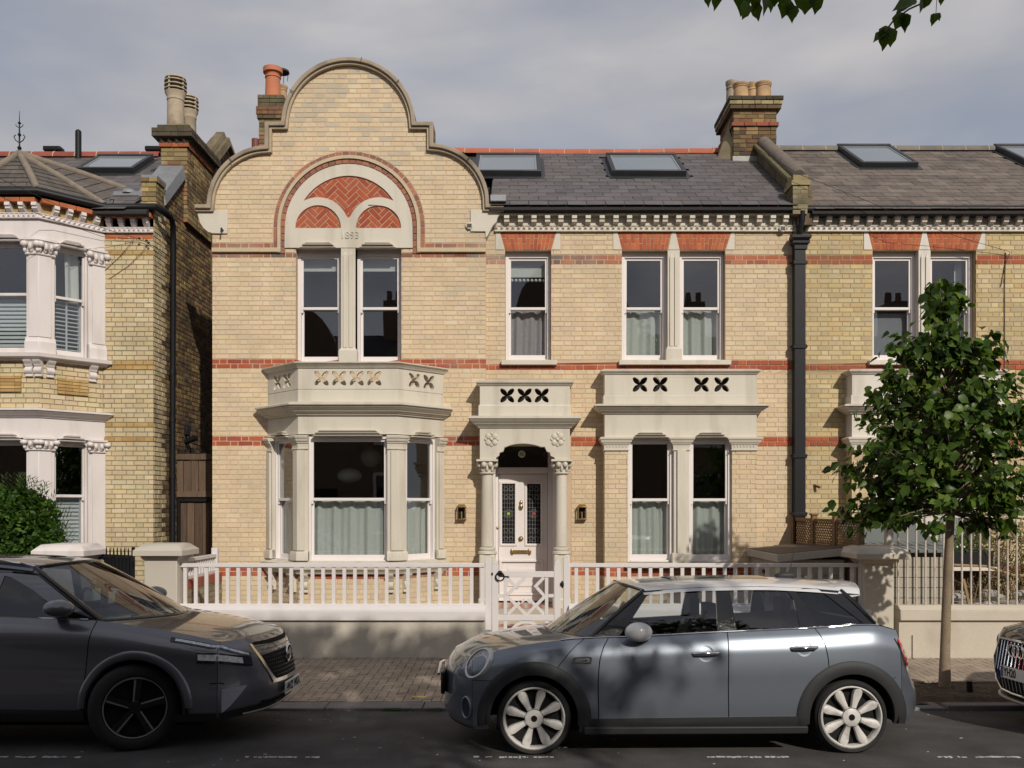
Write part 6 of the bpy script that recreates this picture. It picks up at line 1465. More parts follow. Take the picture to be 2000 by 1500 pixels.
# wooden alley gate
ag = thing('alley_gate', 'dark weathered timber gate with boarded panel and black iron frame closing the alley', 'gate', (-5.25, 15.5, 0))
YA = 15.6; ax_ = lambda p: wx(p, YA); az = lambda p: wz(p, YA)
X0, X1 = ax_(337), ax_(418)
ys = [ax_(p) for p in (341, 358, 373, 387.5, 402, 417)]
for a, c in zip(ys[:-1], ys[1:]):
    piece('board', (round(c - a, 2), random.randrange(2)), lambda: MB().box(-(c - a) / 2 + .006, (c - a) / 2 - .006, 0, .025, 0, az(899) - az(960)), M_wood, ag, ((a + c) / 2, YA + random.uniform(0, .008), az(960)))
ys = [ax_(p) for p in (349, 365, 380, 395, 409.5, 420)]
for a, c in zip(ys[:-1], ys[1:]):
    piece('board', ('l', round(c - a, 2)), lambda: MB().box(-(c - a) / 2 + .006, (c - a) / 2 - .006, 0, .025, 0, az(978) - .05), M_wood, ag, ((a + c) / 2, YA + random.uniform(0, .008), .05))
b = MB(); b.box(X0 + .02, X1, YA - .03, YA + .03, az(898), az(886)); b.build('top_rail', M_wood, ag, bevel=.006)
b = MB(); b.box(X0 + .02, X1, YA - .03, YA + .03, az(971), az(960)); b.build('middle_rail', M_wood, ag, bevel=.006)
b = MB(); b.box(X0 + .0, X0 + .09, YA - .04, YA + .03, 0, az(971)); b.box(X0 + .1, X0 + .14, YA - .035, YA + .03, 0, az(978)); b.box(X0, X1, YA - .04, YA + .03, az(979.5), az(973.5)); b.box(X0 - .01, X1, YA - .035, YA + .035, az(886), az(884.5)); b.build('iron_frame', M_black, ag)
for i in range(6): piece('spike', 's', lambda: MB().add([(-.012, 0, 0), (.012, 0, 0), (.03, 0, .06), (.008, 0, .07), (0, 0, .13), (-.008, 0, .07), (-.03, 0, .06), (-.012, .008, 0), (.012, .008, 0), (.03, .008, .06), (.008, .008, .07), (0, .008, .13), (-.008, .008, .07), (-.03, .008, .06)],
    [tuple(range(7)), tuple(range(13, 6, -1))] + [(i_, (i_ + 1) % 7, (i_ + 1) % 7 + 7, i_ + 7) for i_ in range(7)]), M_black, ag, (X0 + .09 + i * .125, YA, az(884.5)))
# bin store
M_store = mat('sage store paint', (.35, .315, .255), .7, .06, 3, 40, .08)
bs = thing('bin_store', 'beige boarded bin store with dark sloping lid behind the slatted fence', 'bin store', (4.05, 13.4, 0))
bx0, bx1, by0, by1 = 3.60, 4.52, 12.62, 14.25
b = MB(); b.box(bx0 + .03, bx1 - .03, by0 + .03, by1 - .03, .05, 1.26); b.build('store_body', M_store, bs)
n = 11
for i in range(n):
    y = by0 + .03 + (by1 - by0 - .06) * i / n; dw = (by1 - by0 - .06) / n
    piece('board', 'v', lambda: MB().box(0, .02, 0, dw - .008, .08, 1.22), M_store, bs, (bx0 + .012, y, 0))
for i in range(7): piece('board', 'h', lambda: MB().box(0, bx1 - bx0 - .06, 0, .02, 0, .148), M_store, bs, (bx0 + .03, by0 + .012, .12 + i * .155))
for y in (13.42,):
    for z_ in (.72, 1.02): MB().box(bx0 - .012, bx0 + .012, y - .06, y + .08, z_, z_ + .05).build('hinge', M_black, bs)
b = MB(); zl = lambda x: 1.30 + (x - bx0) * .115
b.hexa([(bx0 - .05, by0 - .05, 1.23), (bx1 + .06, by0 - .05, 1.33), (bx1 + .06, by1, 1.33), (bx0 - .05, by1, 1.23), (bx0 - .05, by0 - .05, 1.335), (bx1 + .06, by0 - .05, 1.435), (bx1 + .06, by1, 1.435), (bx0 - .05, by1, 1.335)]); b.build('lid_frame', mat('store lid edge', (.42, .38, .32), .6, .05), bs, bevel=.006)
b = MB(); b.hexa([(bx0 - .03, by0 - .03, 1.3365), (bx1 + .04, by0 - .03, 1.4345), (bx1 + .04, by1 - .02, 1.4345), (bx0 - .03, by1 - .02, 1.3365), (bx0 - .03, by0 - .03, 1.345), (bx1 + .04, by0 - .03, 1.443), (bx1 + .04, by1 - .02, 1.443), (bx0 - .03, by1 - .02, 1.345)]); b.build('rubber_cover', mat('brown rubber', (.10, .075, .055), .75, .15, 4, 40, .1), bs)
# trellis screen
M_trel = mat('trellis wood', (.20, .115, .055), .8, .2, 4, 30, .3, orand=.2)
tr = thing('trellis_screen', 'brown diamond trellis screen with capped posts beside the beige bin store', 'trellis', (4.45, 13.4, 0))
TA_, TB_ = Vector((4.60, 12.35, 0)), Vector((4.36, 14.5, 0)); Mt = face_M((TB_.x, TB_.y), (TA_.x, TA_.y)); Lt = (TA_ - TB_).length
zlo, zhi = .85, 1.83; np_ = 3
for i in range(np_ + 1):
    x = Lt * i / np_; b = MB(Mt); b.box(x - .04, x + .04, -.04, .04, .0, zhi + .03); b.box(x - .055, x + .055, -.055, .055, zhi + .0301, zhi + .055); b.build('post', M_trel, tr, bevel=.004)
for i in range(np_):
    a, c = Lt * i / np_ + .045, Lt * (i + 1) / np_ - .045; b = MB(Mt)
    b.box(a, c, -.02, .02, zhi - .06, zhi - .02); b.box(a, c, -.02, .02, zlo, zlo + .04); b.box(a, a + .03, -.019, .019, zlo + .04, zhi - .06); b.box(c - .03, c, -.019, .019, zlo + .04, zhi - .06); b.build('trellis_frame', M_trel, tr)
    b = MB(Mt); z0_, z1_ = zlo + .03, zhi - .05; hh = z1_ - z0_; s_ = .075
    k = a - hh
    while k < c:
        for sg in (1, -1):
            p0, p1 = (k, z0_), (k + hh, z1_)
            t0 = max(0, (a - k) / hh); t1 = min(1, (c - k) / hh)
            if t1 > t0 + .02:
                za_, zb_ = z0_ + hh * t0, z0_ + hh * t1
                if sg < 0: za_, zb_ = z1_ - hh * t0, z1_ - hh * t1
                b.bar((k + hh * t0, .006 * sg, za_), (k + hh * t1, .006 * sg, zb_), .024, .008, up=(0, 1, 0))
        k += s_
    b.build('lattice', M_trel, tr)
# grey storage shed of the right neighbour
M_shed = mat('shed panel', (.40, .365, .30), .8, .06, 4, 50, .1); M_shedr = mat('shed roof felt', (.145, .16, .155), .85, .08, 8, 80, .2)
sh = thing('storage_shed', 'low garden storage shed with grey-green sloping roof behind the spiked railings', 'shed', (5.4, 13.3, 0))
sx0, sx1, sy0, sy1 = wx(1699, 12.75), wx(1842, 12.75), 12.75, 14.1
MB().box(sx0 + .02, sx1 - .02, sy0 + .02, sy1, .0, wz(1078, 12.75)).build('shed_body', mat('shed gap', (.1, .09, .07), .9), sh)
for i in range(10):
    z_ = .02 + i * .142
    if z_ < wz(1082, 12.75) - .1:
        for k in range(4): w__ = (sx1 - sx0) / 4; piece('panel', 'p', lambda: MB().box(.004, w__ - .004, 0, .03, 0, .134), M_shed, sh, (sx0 + k * w__, sy0, z_))
b = MB(); zr0, zr1 = wz(1074, 12.7), wz(1018, 14.1)
b.hexa([(sx0 - .08, 12.66, zr0 - .04), (sx1 + .08, 12.66, zr0 - .04), (sx1 + .08, 14.12, zr1 - .04), (sx0 - .08, 14.12, zr1 - .04), (sx0 - .08, 12.66, zr0), (sx1 + .08, 12.66, zr0), (sx1 + .08, 14.12, zr1), (sx0 - .08, 14.12, zr1)]); b.build('roof', M_shedr, sh, bevel=.006)
# planter, window box and clutter behind the railings
pl_ = thing('planter_box', 'black planter box with green plants under the right house window', 'planter', (6.5, 14.0, 0))
MB().box(wx(1850, 14), wx(1930, 14), 13.85, 14.1, wz(1105, 14), wz(1075, 14)).build('box', M_black, pl_, bevel=.01); b = MB(); 
MB().box(wx(1845, 14), wx(1935, 14), 13.8, 14.15, wz(1113, 14), wz(1106, 14)).build('shelf', M_rwhite, pl_)
def leafblob(b, c, rad, n, s, cols, seed, flat=1.):
    rn = random.Random(seed)
    for i in range(n):
        d = Vector((rn.gauss(0, 1), rn.gauss(0, 1), rn.gauss(0, 1))).normalized() * rn.uniform(.35, 1) ** .5
        p = Vector((c[0] + d.x * rad[0], c[1] + d.y * rad[1], c[2] + d.z * rad[2])); a = Vector((rn.gauss(0, 1), rn.gauss(0, 1), rn.gauss(0, .6))).normalized(); q = a.orthogonal().normalized(); q.rotate(Matrix.Rotation(rn.uniform(0, 6.28), 3, a)); L = s * rn.uniform(.6, 1.3); w_ = L * .32
        col = cj(rn.choice(cols), .2)
        b.add([p, p + a * L * .45 + q * w_, p + a * L, p + a * L * .45 - q * w_], [(0, 1, 2, 3)], col)
M_leafa = None
def leafmat(name, trans=.35, rough=.45):
    if name in MATS: return MATS[name]
    m = bpy.data.materials.new(name); m.use_nodes = True; t = m.node_tree; nd, lk = t.nodes, t.links.new; b = nd['Principled BSDF']; b.inputs['Roughness'].default_value = rough; b.inputs['Specular IOR Level'].default_value = .2
    a = nd.new('ShaderNodeAttribute'); a.attribute_name = 'Col'; lk(a.outputs['Color'], b.inputs['Base Color'])
    tl_ = nd.new('ShaderNodeBsdfTranslucent'); g_ = nd.new('ShaderNodeMixRGB'); g_.blend_type = 'MULTIPLY'; g_.inputs[0].default_value = 1; g_.inputs[2].default_value = (1.5, 1.6, .5, 1); lk(a.outputs['Color'], g_.inputs[1]); lk(g_.outputs[0], tl_.inputs[0])
    mx_ = nd.new('ShaderNodeMixShader'); mx_.inputs[0].default_value = trans; o_ = nd['Material Output']; lk(b.outputs[0], mx_.inputs[1]); lk(tl_.outputs[0], mx_.inputs[2]); lk(mx_.outputs[0], o_.inputs[0])
    MATS[name] = m; return m
M_leaf = leafmat('leaf')
b = MB(); leafblob(b, (wx(1870, 14), 13.95, wz(1063, 14)), (.28, .12, .13), 160, .06, [(.06, .16, .03), (.09, .2, .04), (.04, .1, .02)], 3); leafblob(b, (wx(1905, 14), 13.95, wz(1060, 14)), (.25, .12, .18), 160, .07, [(.1, .15, .05), (.14, .17, .08)], 4); b.build('foliage', M_leaf, pl_, fix=False)
b = MB(); [b.ell((wx(1866 + 7 * i, 13.9), 13.85, wz(1068 - 3 * (i % 2), 13.9)), .018, .018, .018, 6, 4) for i in range(3)]; b.build('flower', M_rwhite, pl_)
cl = thing('wall_shrub', 'tall brown twiggy climbing shrub growing against the right house wall', 'shrub', (7.2, 14.1, 0))
b = MB(); rn = random.Random(12)
for i in range(90):
    p = Vector((rn.uniform(6.75, 8.0), 14.15 + rn.uniform(-.1, .1), rn.uniform(.2, .7))); pts = [p.copy()]
    d = Vector((rn.gauss(0, .3), rn.gauss(0, .12), 1)).normalized()
    for k in range(7): d = (d + Vector((rn.gauss(0, .3), rn.gauss(0, .1), rn.gauss(0, .2)))).normalized(); p = p + d * rn.uniform(.15, .27); pts.append(p.copy())
    b.tube(pts, [.011 - .0013 * k for k in range(8)], 4, False)
b.build('twig', mat('dry twig', (.17, .12, .075), .9, .2), cl, fix=False)['kind'] = 'stuff'
b = MB(); leafblob(b, (7.35, 14.1, 1.3), (.65, .18, .75), 1500, .05, [(.14, .12, .05), (.10, .12, .04), (.2, .15, .08), (.07, .09, .03)], 9); b.build('foliage', M_leaf, cl, fix=False)
rb = thing('garden_rubble', 'pale stones and sacks lying behind the railings at the foot of the brown shrub', 'rubble', (7, 13.2, 0)); rb['kind'] = 'stuff'
b = MB(); rn = random.Random(4)
for i in range(26):
    p = (rn.uniform(6.0, 8.2), rn.uniform(12.7, 13.4), rn.uniform(.5, .8)); b.ell(p, rn.uniform(.06, .2), rn.uniform(.06, .15), rn.uniform(.04, .1), 8, 5)
b.box(5.9, 8.2, 12.6, 13.6, .0, .62)
o = b.build('stones', mat('pale stone', (.33, .31, .28), .9, .25, 6, 50, .4), rb)
b = MB()
for i in range(7):
    x = 6.15 + i * .16; b.tube([(x - .1, 12.9, .55), (x, 12.9, .95 + .05 * math.sin(i)), (x + .12, 12.95, .6)], .007, 5)
b.tube([(6.1, 12.95, 1.17), (6.6, 12.95, 1.15), (7.0, 13, 1.02), (7.9, 13, 1.0)], .018, 6); b.tube([(6.28, 12.8, .6), (6.22, 12.85, .98)], .022, 6); b.tube([(7.25, 12.85, .6), (7.4, 12.85, .88)], .016, 6)
gh = b.build('garden_hoops', mat('bamboo', (.30, .2, .1), .8, .15)); tag(gh, 'thin garden hoops and canes sticking up behind the spiked railings', 'hoops')
for i, (x, h, lab) in enumerate(((wx(1898, 13), .17, 'small grey plant pot'),)): pass
# shrub on the left
sr = thing('evergreen_shrub', 'rounded dark green evergreen shrub in front of the left bay window', 'shrub', (-7.4, 13.1, 0))
b = MB(); GC = [(.03, .075, .014), (.045, .10, .018), (.065, .13, .02), (.02, .05, .01), (.09, .16, .03)]
cx, cz = wx(35, 13.1), wz(1040, 13.1)
for (dx, dy, dz, r_, n) in ((0, 0, 0, .62, 3600), (-.45, 0, .05, .55, 1800), (.30, -.05, -.25, .42, 1300), (.1, 0, .2, .45, 1300), (-.2, .1, .38, .3, 700)): leafblob(b, (cx + dx, 13.1 + dy, cz + dz), (r_, r_ * .8, r_), n, .085, GC, int(n + dx * 100))
rn = random.Random(2)
for i in range(60):                              # sprays at the edge
    a = R(rn.uniform(-20, 130)); q = Vector((cx + .62 * math.cos(a), 13.05 + rn.uniform(-.3, .1), cz + .62 * math.sin(a))); d = Vector((math.cos(a), 0, math.sin(a) * .8 + .3)).normalized()
    for k in range(7): p = q + d * .03 * k; s_ = (k % 2) * 2 - 1; v = (d + Vector((-d.z * s_, 0, d.x * s_)) * .8).normalized(); w_ = Vector((0, 1, 0)) * .014; b.add([p, p + v * .04 + w_, p + v * .085, p + v * .04 - w_], [(0, 1, 2, 3)], cj(rn.choice(GC), .2))
b.build('foliage', M_leaf, sr, fix=False)
b = MB()
for i in range(14): a = i * .9; b.tube([(cx + .1 * math.cos(a), 13.1, .1), (cx + .3 * math.cos(a), 13.1 + .2 * math.sin(a), 1.0), (cx + .5 * math.cos(a), 13.1 + .3 * math.sin(a), 1.8)], [.02, .012, .005], 5)
b.build('stem', mat('shrub stem', (.1, .07, .04), .9), sr)
# telephone wires over the left gable and the right roof
wr = thing('telephone_wire', 'thin black telephone wires crossing from the left house corner', 'wire', (wx(280, 14.5), 14.5, wz(465, 14.5)))
def wire(pts, r=.004):
    P = [Vector((wx(x, D), D, wz(y, D))) for x, y, D in pts]; return MB().tube(P, r, 5)
for pts in (((-40, 330, 12.5), (100, 395, 13.6), (205, 447, 14.4), (275, 468, 14.55), (305, 484, 14.58), (325, 505, 14.8)), ((-40, 365, 12.5), (90, 425, 13.4), (200, 462, 14.4), (262, 467, 14.55)), ((-40, 385, 12), (120, 500, 13.2) , (150, 520, 14.4), (160, 545, 14.5)) if 0 else ((262, 467, 14.55), (235, 500, 14.58), (205, 528, 14.58)), ((292, 478, 14.55), (250, 520, 14.58), (212, 545, 14.58))): wire(pts).build('cable', M_under, wr)
b = MB(); 
for p in ((272, 466), (290, 474), (286, 470)): b.ell((wx(p[0], 14.5), 14.5, wz(p[1], 14.5)), .022, .02, .018, 8, 6)
b.build('insulator', M_black, wr)
wr2 = thing('telephone_wire', 'single thin black wire sloping across the right roof down to the brickwork', 'wire', (wx(1972, 14.5), 14.5, wz(492, 14.5)))
wire(((1470, 285, 14.2), (1560, 340, 14.2), (1700, 395, 14.2), (1770, 428, 14.2), (1880, 465, 14.4), (1973, 492, 14.52))).build('cable', M_under, wr2)
wire(((1973, 492, 14.52), (1962, 520, 14.56), (1955, 560, 14.56)), .005).build('cable', M_under, wr2)
# ============================================================ CARS
def cubic(pts):
    X = [p[0] for p in pts]; Y = [p[1] for p in pts]; n = len(X); d = [(Y[i + 1] - Y[i]) / (X[i + 1] - X[i]) for i in range(n - 1)]
    m = [d[0]] + [0 if d[i - 1] * d[i] <= 0 else 2 * d[i - 1] * d[i] / (d[i - 1] + d[i]) for i in range(1, n - 1)] + [d[-1]]
    def f(x):
        if x <= X[0]: return Y[0]
        if x >= X[-1]: return Y[-1]
        i = max(k for k in range(n - 1) if X[k] <= x); h = X[i + 1] - X[i]; t = (x - X[i]) / h
        return Y[i] * (1 + 2 * t) * (1 - t) ** 2 + m[i] * h * t * (1 - t) ** 2 + Y[i + 1] * t * t * (3 - 2 * t) + m[i + 1] * h * t * t * (t - 1)
    return f
M_tyre = mat('tyre rubber', (.018, .018, .019), .8, .15, 20, 120, .2)
M_blackp = mat('black plastic', (.022, .023, .025), .6, .1, 20, 120, .12)
M_gloss = mat('gloss black', (.008, .008, .009), .12, .05, coat=.6)
M_chrome = mat('chrome', (.72, .72, .74), .12, .02, bump=0, metal=1)
M_well = mat('wheel well', (.008, .008, .008), .95)
M_carglass = glass('car glass', (.80, .83, .83), 1.8)
M_wshield = glass('windscreen glass', (.62, .68, .64), 1.8)
M_dkglass = glass('tinted car glass', (.16, .17, .18), 1.75)
M_seat = mat('car seat', (.035, .035, .038), .8, .1)
M_plate = mat('plate white', (.72, .72, .68), .5, .02)
def paint(name, col, metal=.55, rough=.32):
    return mat(name, col, rough, .02, 300, 900, 0, metal=metal, coat=1.)

class Car:
    def __init__(s, name, label, loc, yaw, roll, paint_, sp, group='cars parked along the kerb'):
        s.t = thing(name, label, 'car', loc, group); s.t.rotation_euler = (roll, 0, yaw); s.p = paint_
        s.bot, s.sh, s.top, s.w = (cubic(sp[k]) for k in ('bot', 'sh', 'top', 'w')); s.S = cubic(sp['S']); s.sp = sp
        s.ax = sp['axles']; s.rw = sp['rw']; s.ra = sp['ra']; s.xs, s.xn, s.xr, s.xt = sp['xs'], cubic(sp['nose']), sp['xr'], cubic(sp['tail']); s.pn = sp.get('pn', 2.6)
    def sy(s, x, z):
        b, h = s.bot(x), s.sh(x); t = min(1, max(0, (z - b) / (h - b))); return s.w(x) * s.S(t)
    def panel(s, name, xl, xr, m=None, par=None, nu=26, nv=22, t0=0., t1=1., off=0., sides=(-1, 1), gap=.004, smooth=40, scale=1.):
        L, Rr = cubic(sorted(xl and [(z, x) for x, z in xl])), cubic(sorted([(z, x) for x, z in xr])); out = []
        for sd in sides:
            P = []
            for j in range(nv + 1):
                v = t0 + (t1 - t0) * j / nv; row = []
                for i in range(nu + 1):
                    u = i / nu; z = .6; 
                    for _ in range(4):
                        a, b_ = L(z) + gap, Rr(z) - gap; x = a + (b_ - a) * u; z = s.bot(x) + v * (s.sh(x) - s.bot(x))
                    row.append([x, z])
                P.append(row)
            ins = [[False] * (nu + 1) for _ in range(nv + 1)]
            for j in range(nv + 1):
                for i in range(nu + 1):
                    x, z = P[j][i]
                    for a in s.ax:
                        if math.hypot(x - a, z - s.rw) < s.ra: ins[j][i] = True
            use = set(); F_ = []
            for j in range(nv):
                for i in range(nu):
                    q = [(j, i), (j, i + 1), (j + 1, i + 1), (j + 1, i)]
                    if sum(ins[a][b_] for a, b_ in q) >= 3: continue
                    F_.append(q); use |= set(q)
            for (j, i) in use:
                if ins[j][i]:
                    x, z = P[j][i]; a = min(s.ax, key=lambda c: abs(c - x)); d = math.hypot(x - a, z - s.rw) or 1e-6; P[j][i] = [a + (x - a) / d * s.ra, s.rw + (z - s.rw) / d * s.ra]
            idx = {k: n for n, k in enumerate(sorted(use))}; vs = []
            for (j, i) in sorted(use): x, z = P[j][i]; vs.append((x, sd * (s.sy(x, z) * scale + off), z))
            fs = [tuple(idx[k] for k in q) for q in F_]
            if sd > 0: fs = [tuple(reversed(f)) for f in fs]
            if fs: o = MB().add(vs, fs).build(name, m or s.p, par or s.t, smooth=smooth, fix=False, local=True); out.append(o)
        return out
    def fx(s, u, z):                                  # front skin: u in -1..1
        return s.xs - (s.xs - s.xn(z)) * (1 - abs(u) ** s.pn)
    def fpt(s, u, z, off=0.):
        y = u * s.sy(s.xs, z); return (s.fx(u, z) - off, y, z)
    def front(s, m=None, z0=None, z1=None, name='front_bumper', n=40, nv=20):
        z0 = s.bot(s.xs) if z0 is None else z0; z1 = s.sh(s.xs) if z1 is None else z1
        P = [[s.fpt(-1 + 2 * i / n, z0 + (z1 - z0) * j / nv) for i in range(n + 1)] for j in range(nv + 1)]
        return MB().grid(P).build(name, m or s.p, s.t, smooth=45, fix=False, local=True)
    def tail(s, m=None, n=60, nv=20):
        z0, z1 = s.bot(s.xr), s.sh(s.xr)
        P = [[(s.xr + (s.xt(z) - s.xr) * (1 - abs(u) ** 3.6), u * s.sy(s.xr, z), z) for u in [-1 + 2 * i / n for i in range(n + 1)]] for z in [z0 + (z1 - z0) * j / nv for j in range(nv + 1)]]
        return MB().grid(P).build('rear_bumper', m or s.p, s.t, smooth=45, fix=False, local=True)
    def deck(s, name, xa, xb, m=None, n=30, nx=24, ca=None, cb=0., gap=0., par=None, fl=True, dz=0., ymax=1.):
        """hood from the nose to the cowl; cb = how far the rear edge bows forward at the centre"""
        P = []
        for j in range(nx + 1):
            row = []
            for i in range(n + 1):
                u = (-1 + 2 * i / n) * ymax; z1 = s.sh(s.xs)
                x0 = (s.fx(u, z1) + .001) if ca is None else ca; x1 = xb - cb * (1 - u * u); x = x0 + (x1 - x0) * (j / nx)
                xe = max(x, s.xs) if ca is None else x; ys = s.sy(xe, s.sh(xe)); ze = s.sh(xe)
                tp = s.top(x)
                if x < s.xs:                       # drop to the nose edge
                    k = (x - s.fx(u, z1)) / max(1e-4, s.xs - s.fx(u, z1)); 
                zc = ze + (tp - ze) * (1 - abs(u) ** 2.3)
                if ca is None and x < s.xs + .25:
                    k = min(1, max(0, (x - x0) / .25)); e = 1 - (1 - k) ** 2.2; zc = z1 + (zc - z1) * e if abs(u) < 1 else ze
                row.append((x, u * ys, zc + dz))
            P.append(row)
        return MB().grid(P).build(name, m or s.p, par or s.t, smooth=50, fix=False, local=True)
    def cabin(s, cab, wins, roofw, belt_y, m, wglass, roofm, crown=.06, ws_bulge=(.30, .16), rw_bulge=(.10, .06), nroof=24, roof_top=None, zb=None, zr=None, wsm=None, ws_idx=(0, 1), rear_idx=(-2, -1), roof_out=.028, ws_in=.03):
        """cab: side outline (x,z) counter-clockwise beginning front base, front top ... rear top, rear base. wins: list of polygons"""
        rwf = cubic(roofw)
        zbel = cubic(sorted([cab[0], cab[-1]])); 
        def cy(x, z):
            b = s.sh(x); r_ = s.zroof(x); t = min(1.05, max(0, (z - b) / max(.05, r_ - b))); yb_ = s.sy(x, s.sh(x)) - belt_y
            return yb_ + (rwf(x) - yb_) * (t ** 1.15)
        s.cy = cy
        dense = []
        for i in range(len(cab)):
            a, b = Vector(cab[i]), Vector(cab[(i + 1) % len(cab)]); n = max(1, int((b - a).length / .08))
            for k in range(n): dense.append(tuple(a.lerp(b, k / n)))
        def dn(poly):
            o = []
            for i in range(len(poly)):
                a, b = Vector(poly[i]), Vector(poly[(i + 1) % len(poly)]); n = max(1, int((b - a).length / .08))
                for k in range(n): o.append(tuple(a.lerp(b, k / n)))
            return o
        for sd in (-1, 1):
            tmp = MB(); tmp.plate(dense, [dn(w) for w in wins], 0, .03, sides=True)
            vs = [(x, sd * (cy(x, z) - y), z) for x, y, z in tmp.v]
            ps = MB().add(vs, tmp.f).build('window_surround', m, s.t, local=True)
            for w, g in zip(wins, wglass):
                tmp = MB(); c = Vector((sum(p[0] for p in w) / len(w), sum(p[1] for p in w) / len(w))); d = dn(w); rings = []
                for k in (1., .66, .33, .02): rings.append([tuple(c + (Vector(p) - c) * k) for p in d])
                vs = [(x, sd * (cy(x, z) - .008), z) for r_ in rings for x, z in r_]; n = len(d)
                fs = [(k * n + i, k * n + (i + 1) % n, (k + 1) * n + (i + 1) % n, (k + 1) * n + i) for k in range(3) for i in range(n)]
                MB().add(vs, fs).build('side_window', g, s.t, smooth=60, local=True)
        # windscreen and rear screen
        for nm, (ib, it), bl_, g in (('windscreen', ws_idx, ws_bulge, wsm or M_wshield), ('rear_screen', (rear_idx[1], rear_idx[0]), (-rw_bulge[0], -rw_bulge[1]), M_dkglass)):
            B, T = Vector(cab[ib]), Vector(cab[it]); n = 24; P = []
            for j in range(13):
                t = j / 12; c = B.lerp(T, t); y0 = cy(c.x, c.y) - .012; bu = bl_[0] + (bl_[1] - bl_[0]) * t; zc_ = .02 * (1 - t) * 0 + crown * t * .9
                P.append([(c.x - bu * (1 - u * u), u * y0, c.y + zc_ * (1 - u * u) + .012 * math.sin(math.pi * t)) for u in [-1 + 2 * i / n for i in range(n + 1)]])
            MB().grid(P).build(nm, g, s.t, smooth=60, fix=False, local=True)
            # dark border band
            bt = MB()
            for j in (0, 12):
                row = P[j]; bt.tube([(p[0] - (.004 if bl_[0] > 0 else -.004), p[1], p[2] + .002) for p in row], .014 if j else .018, 6)
            for i in (0, n): bt.tube([P[j][i] for j in range(13)], .02, 6)
            bt.build('screen_surround', M_gloss, s.t, local=True, smooth=50)
        # roof
        F0, F1 = cab[ws_idx[1]], cab[rear_idx[0]]; P = []
        xs_ = [F0[0] + (F1[0] - F0[0]) * i / nroof for i in range(nroof + 1)]
        for x in xs_:
            t = (x - F0[0]) / (F1[0] - F0[0]); row = []
            for i in range(25):
                u = -1 + 2 * i / 24; y0 = cy(x, s.zroof(x)) + roof_out; bu = ws_bulge[1] * (1 - t) ** 3 - (rw_bulge[1] * t ** 3); zz = s.zroof(x) + crown * (1 - abs(u) ** 2.4)
                if abs(u) > .999: zz -= .034
                row.append((x - bu * (1 - u * u), u * y0, zz + .004))
            P.append(row)
        s.roofP = P
        return MB().grid(P).build('roof', roofm, s.t, smooth=50, fix=False, local=True)
    def patch(s, name, poly, m, off=.006, par=None, sides=(-1, 1), rings=(1., .75, .5, .25, .02), dome=0., f=None):
        d = []
        for i in range(len(poly)):
            a, b = Vector(poly[i]), Vector(poly[(i + 1) % len(poly)]); n = max(1, int((b - a).length / .04))
            for k in range(n): d.append(a.lerp(b, k / n))
        c = Vector((sum(p.x for p in d) / len(d), sum(p.y for p in d) / len(d))); n = len(d); f = f or s.sy; outs = []
        for sd in sides:
            vs = [(p.x, sd * (f(p.x, p.y) - .01), p.y) for p in d]
            for k in rings: vs += [((c + (p - c) * k).x, sd * (f((c + (p - c) * k).x, (c + (p - c) * k).y) + off + dome * (1 - k * k)), (c + (p - c) * k).y) for p in d]
            fs = [(k * n + i, k * n + (i + 1) % n, (k + 1) * n + (i + 1) % n, (k + 1) * n + i) for k in range(len(rings)) for i in range(n)]
            outs.append(MB().add(vs, fs).build(name, m, par or s.t, smooth=50, local=True))
        return outs
    def strip(s, name, pts, m, r=.006, f=None, off=.004, sides=(-1, 1)):
        f = f or s.sy
        for sd in sides:
            d = []
            for i in range(len(pts) - 1):
                a, b = Vector(pts[i]), Vector(pts[i + 1]); n = max(1, int((b - a).length / .05))
                for k in range(n): d.append(a.lerp(b, k / n))
            d.append(Vector(pts[-1])); MB().tube([(p.x, sd * (f(p.x, p.y) + off), p.y) for p in d], r, 6).build(name, m, s.t, smooth=60, local=True)
    def arch(s, r0, r1, m, off=.014, a0=-8, a1=188, zmin=None, name='arch_trim'):
        for a in s.ax:
            for sd in (-1, 1):
                P = []; K = [(r0, -.03), (r0, off * .7), (r0 + .01, off), ((r0 + r1) / 2, off * 1.2), (r1 - .012, off), (r1, off * .4), (r1, -.02)]
                for k in range(41):
                    t = R(a0 + (a1 - a0) * k / 40); row = []
                    for r_, o_ in K:
                        x, z = a + r_ * math.cos(t), s.rw + r_ * math.sin(t); z = max(z, zmin if zmin is not None else -9); row.append((x, sd * (s.sy(x, max(z, s.bot(x) + .02)) + o_), z))
                    P.append(row)
                MB().grid(P).build(name, m, s.t, smooth=50, fix=True, local=True)
    def wheel(s, a, sd, style, rr, wd=.21, steer=0., mrim=None, mrim2=None):
        yo = s.w(a) * 1.0 - .035
        w = bpy.data.objects.new('wheel', None); COL.objects.link(w); w.parent = s.t; w.location = (a, sd * (yo - .0), s.rw); w.rotation_euler = (0, 0, steer)
        q = -sd  # inward sign
        T = lambda prof: [(r_, q * h) for r_, h in prof]
        Rt = s.rw
        b = MB(); b.lathe(T([(rr, .012), (rr + .012, .0), (rr + .03, -.006), (Rt - .035, -.004), (Rt - .012, .012), (Rt, .03), (Rt + .001, wd - .03), (Rt - .02, wd), (rr, wd)]), (0, 0, 0), 56, 'y', cap=False)
        for k in range(56):
            t = 2 * math.pi * k / 56
            for h in (.05, .12): b.box(-.001, .001, 0, 0, 0, 0) if 0 else None
        b.build('tyre', M_tyre, w, smooth=40, local=True)
        m1 = mrim; b = MB(); b.lathe(T([(rr + .004, .006), (rr - .006, .0), (rr - .014, .008), (rr - .02, .05), (rr - .03, wd - .02)]), (0, 0, 0), 56, 'y', cap=False); 
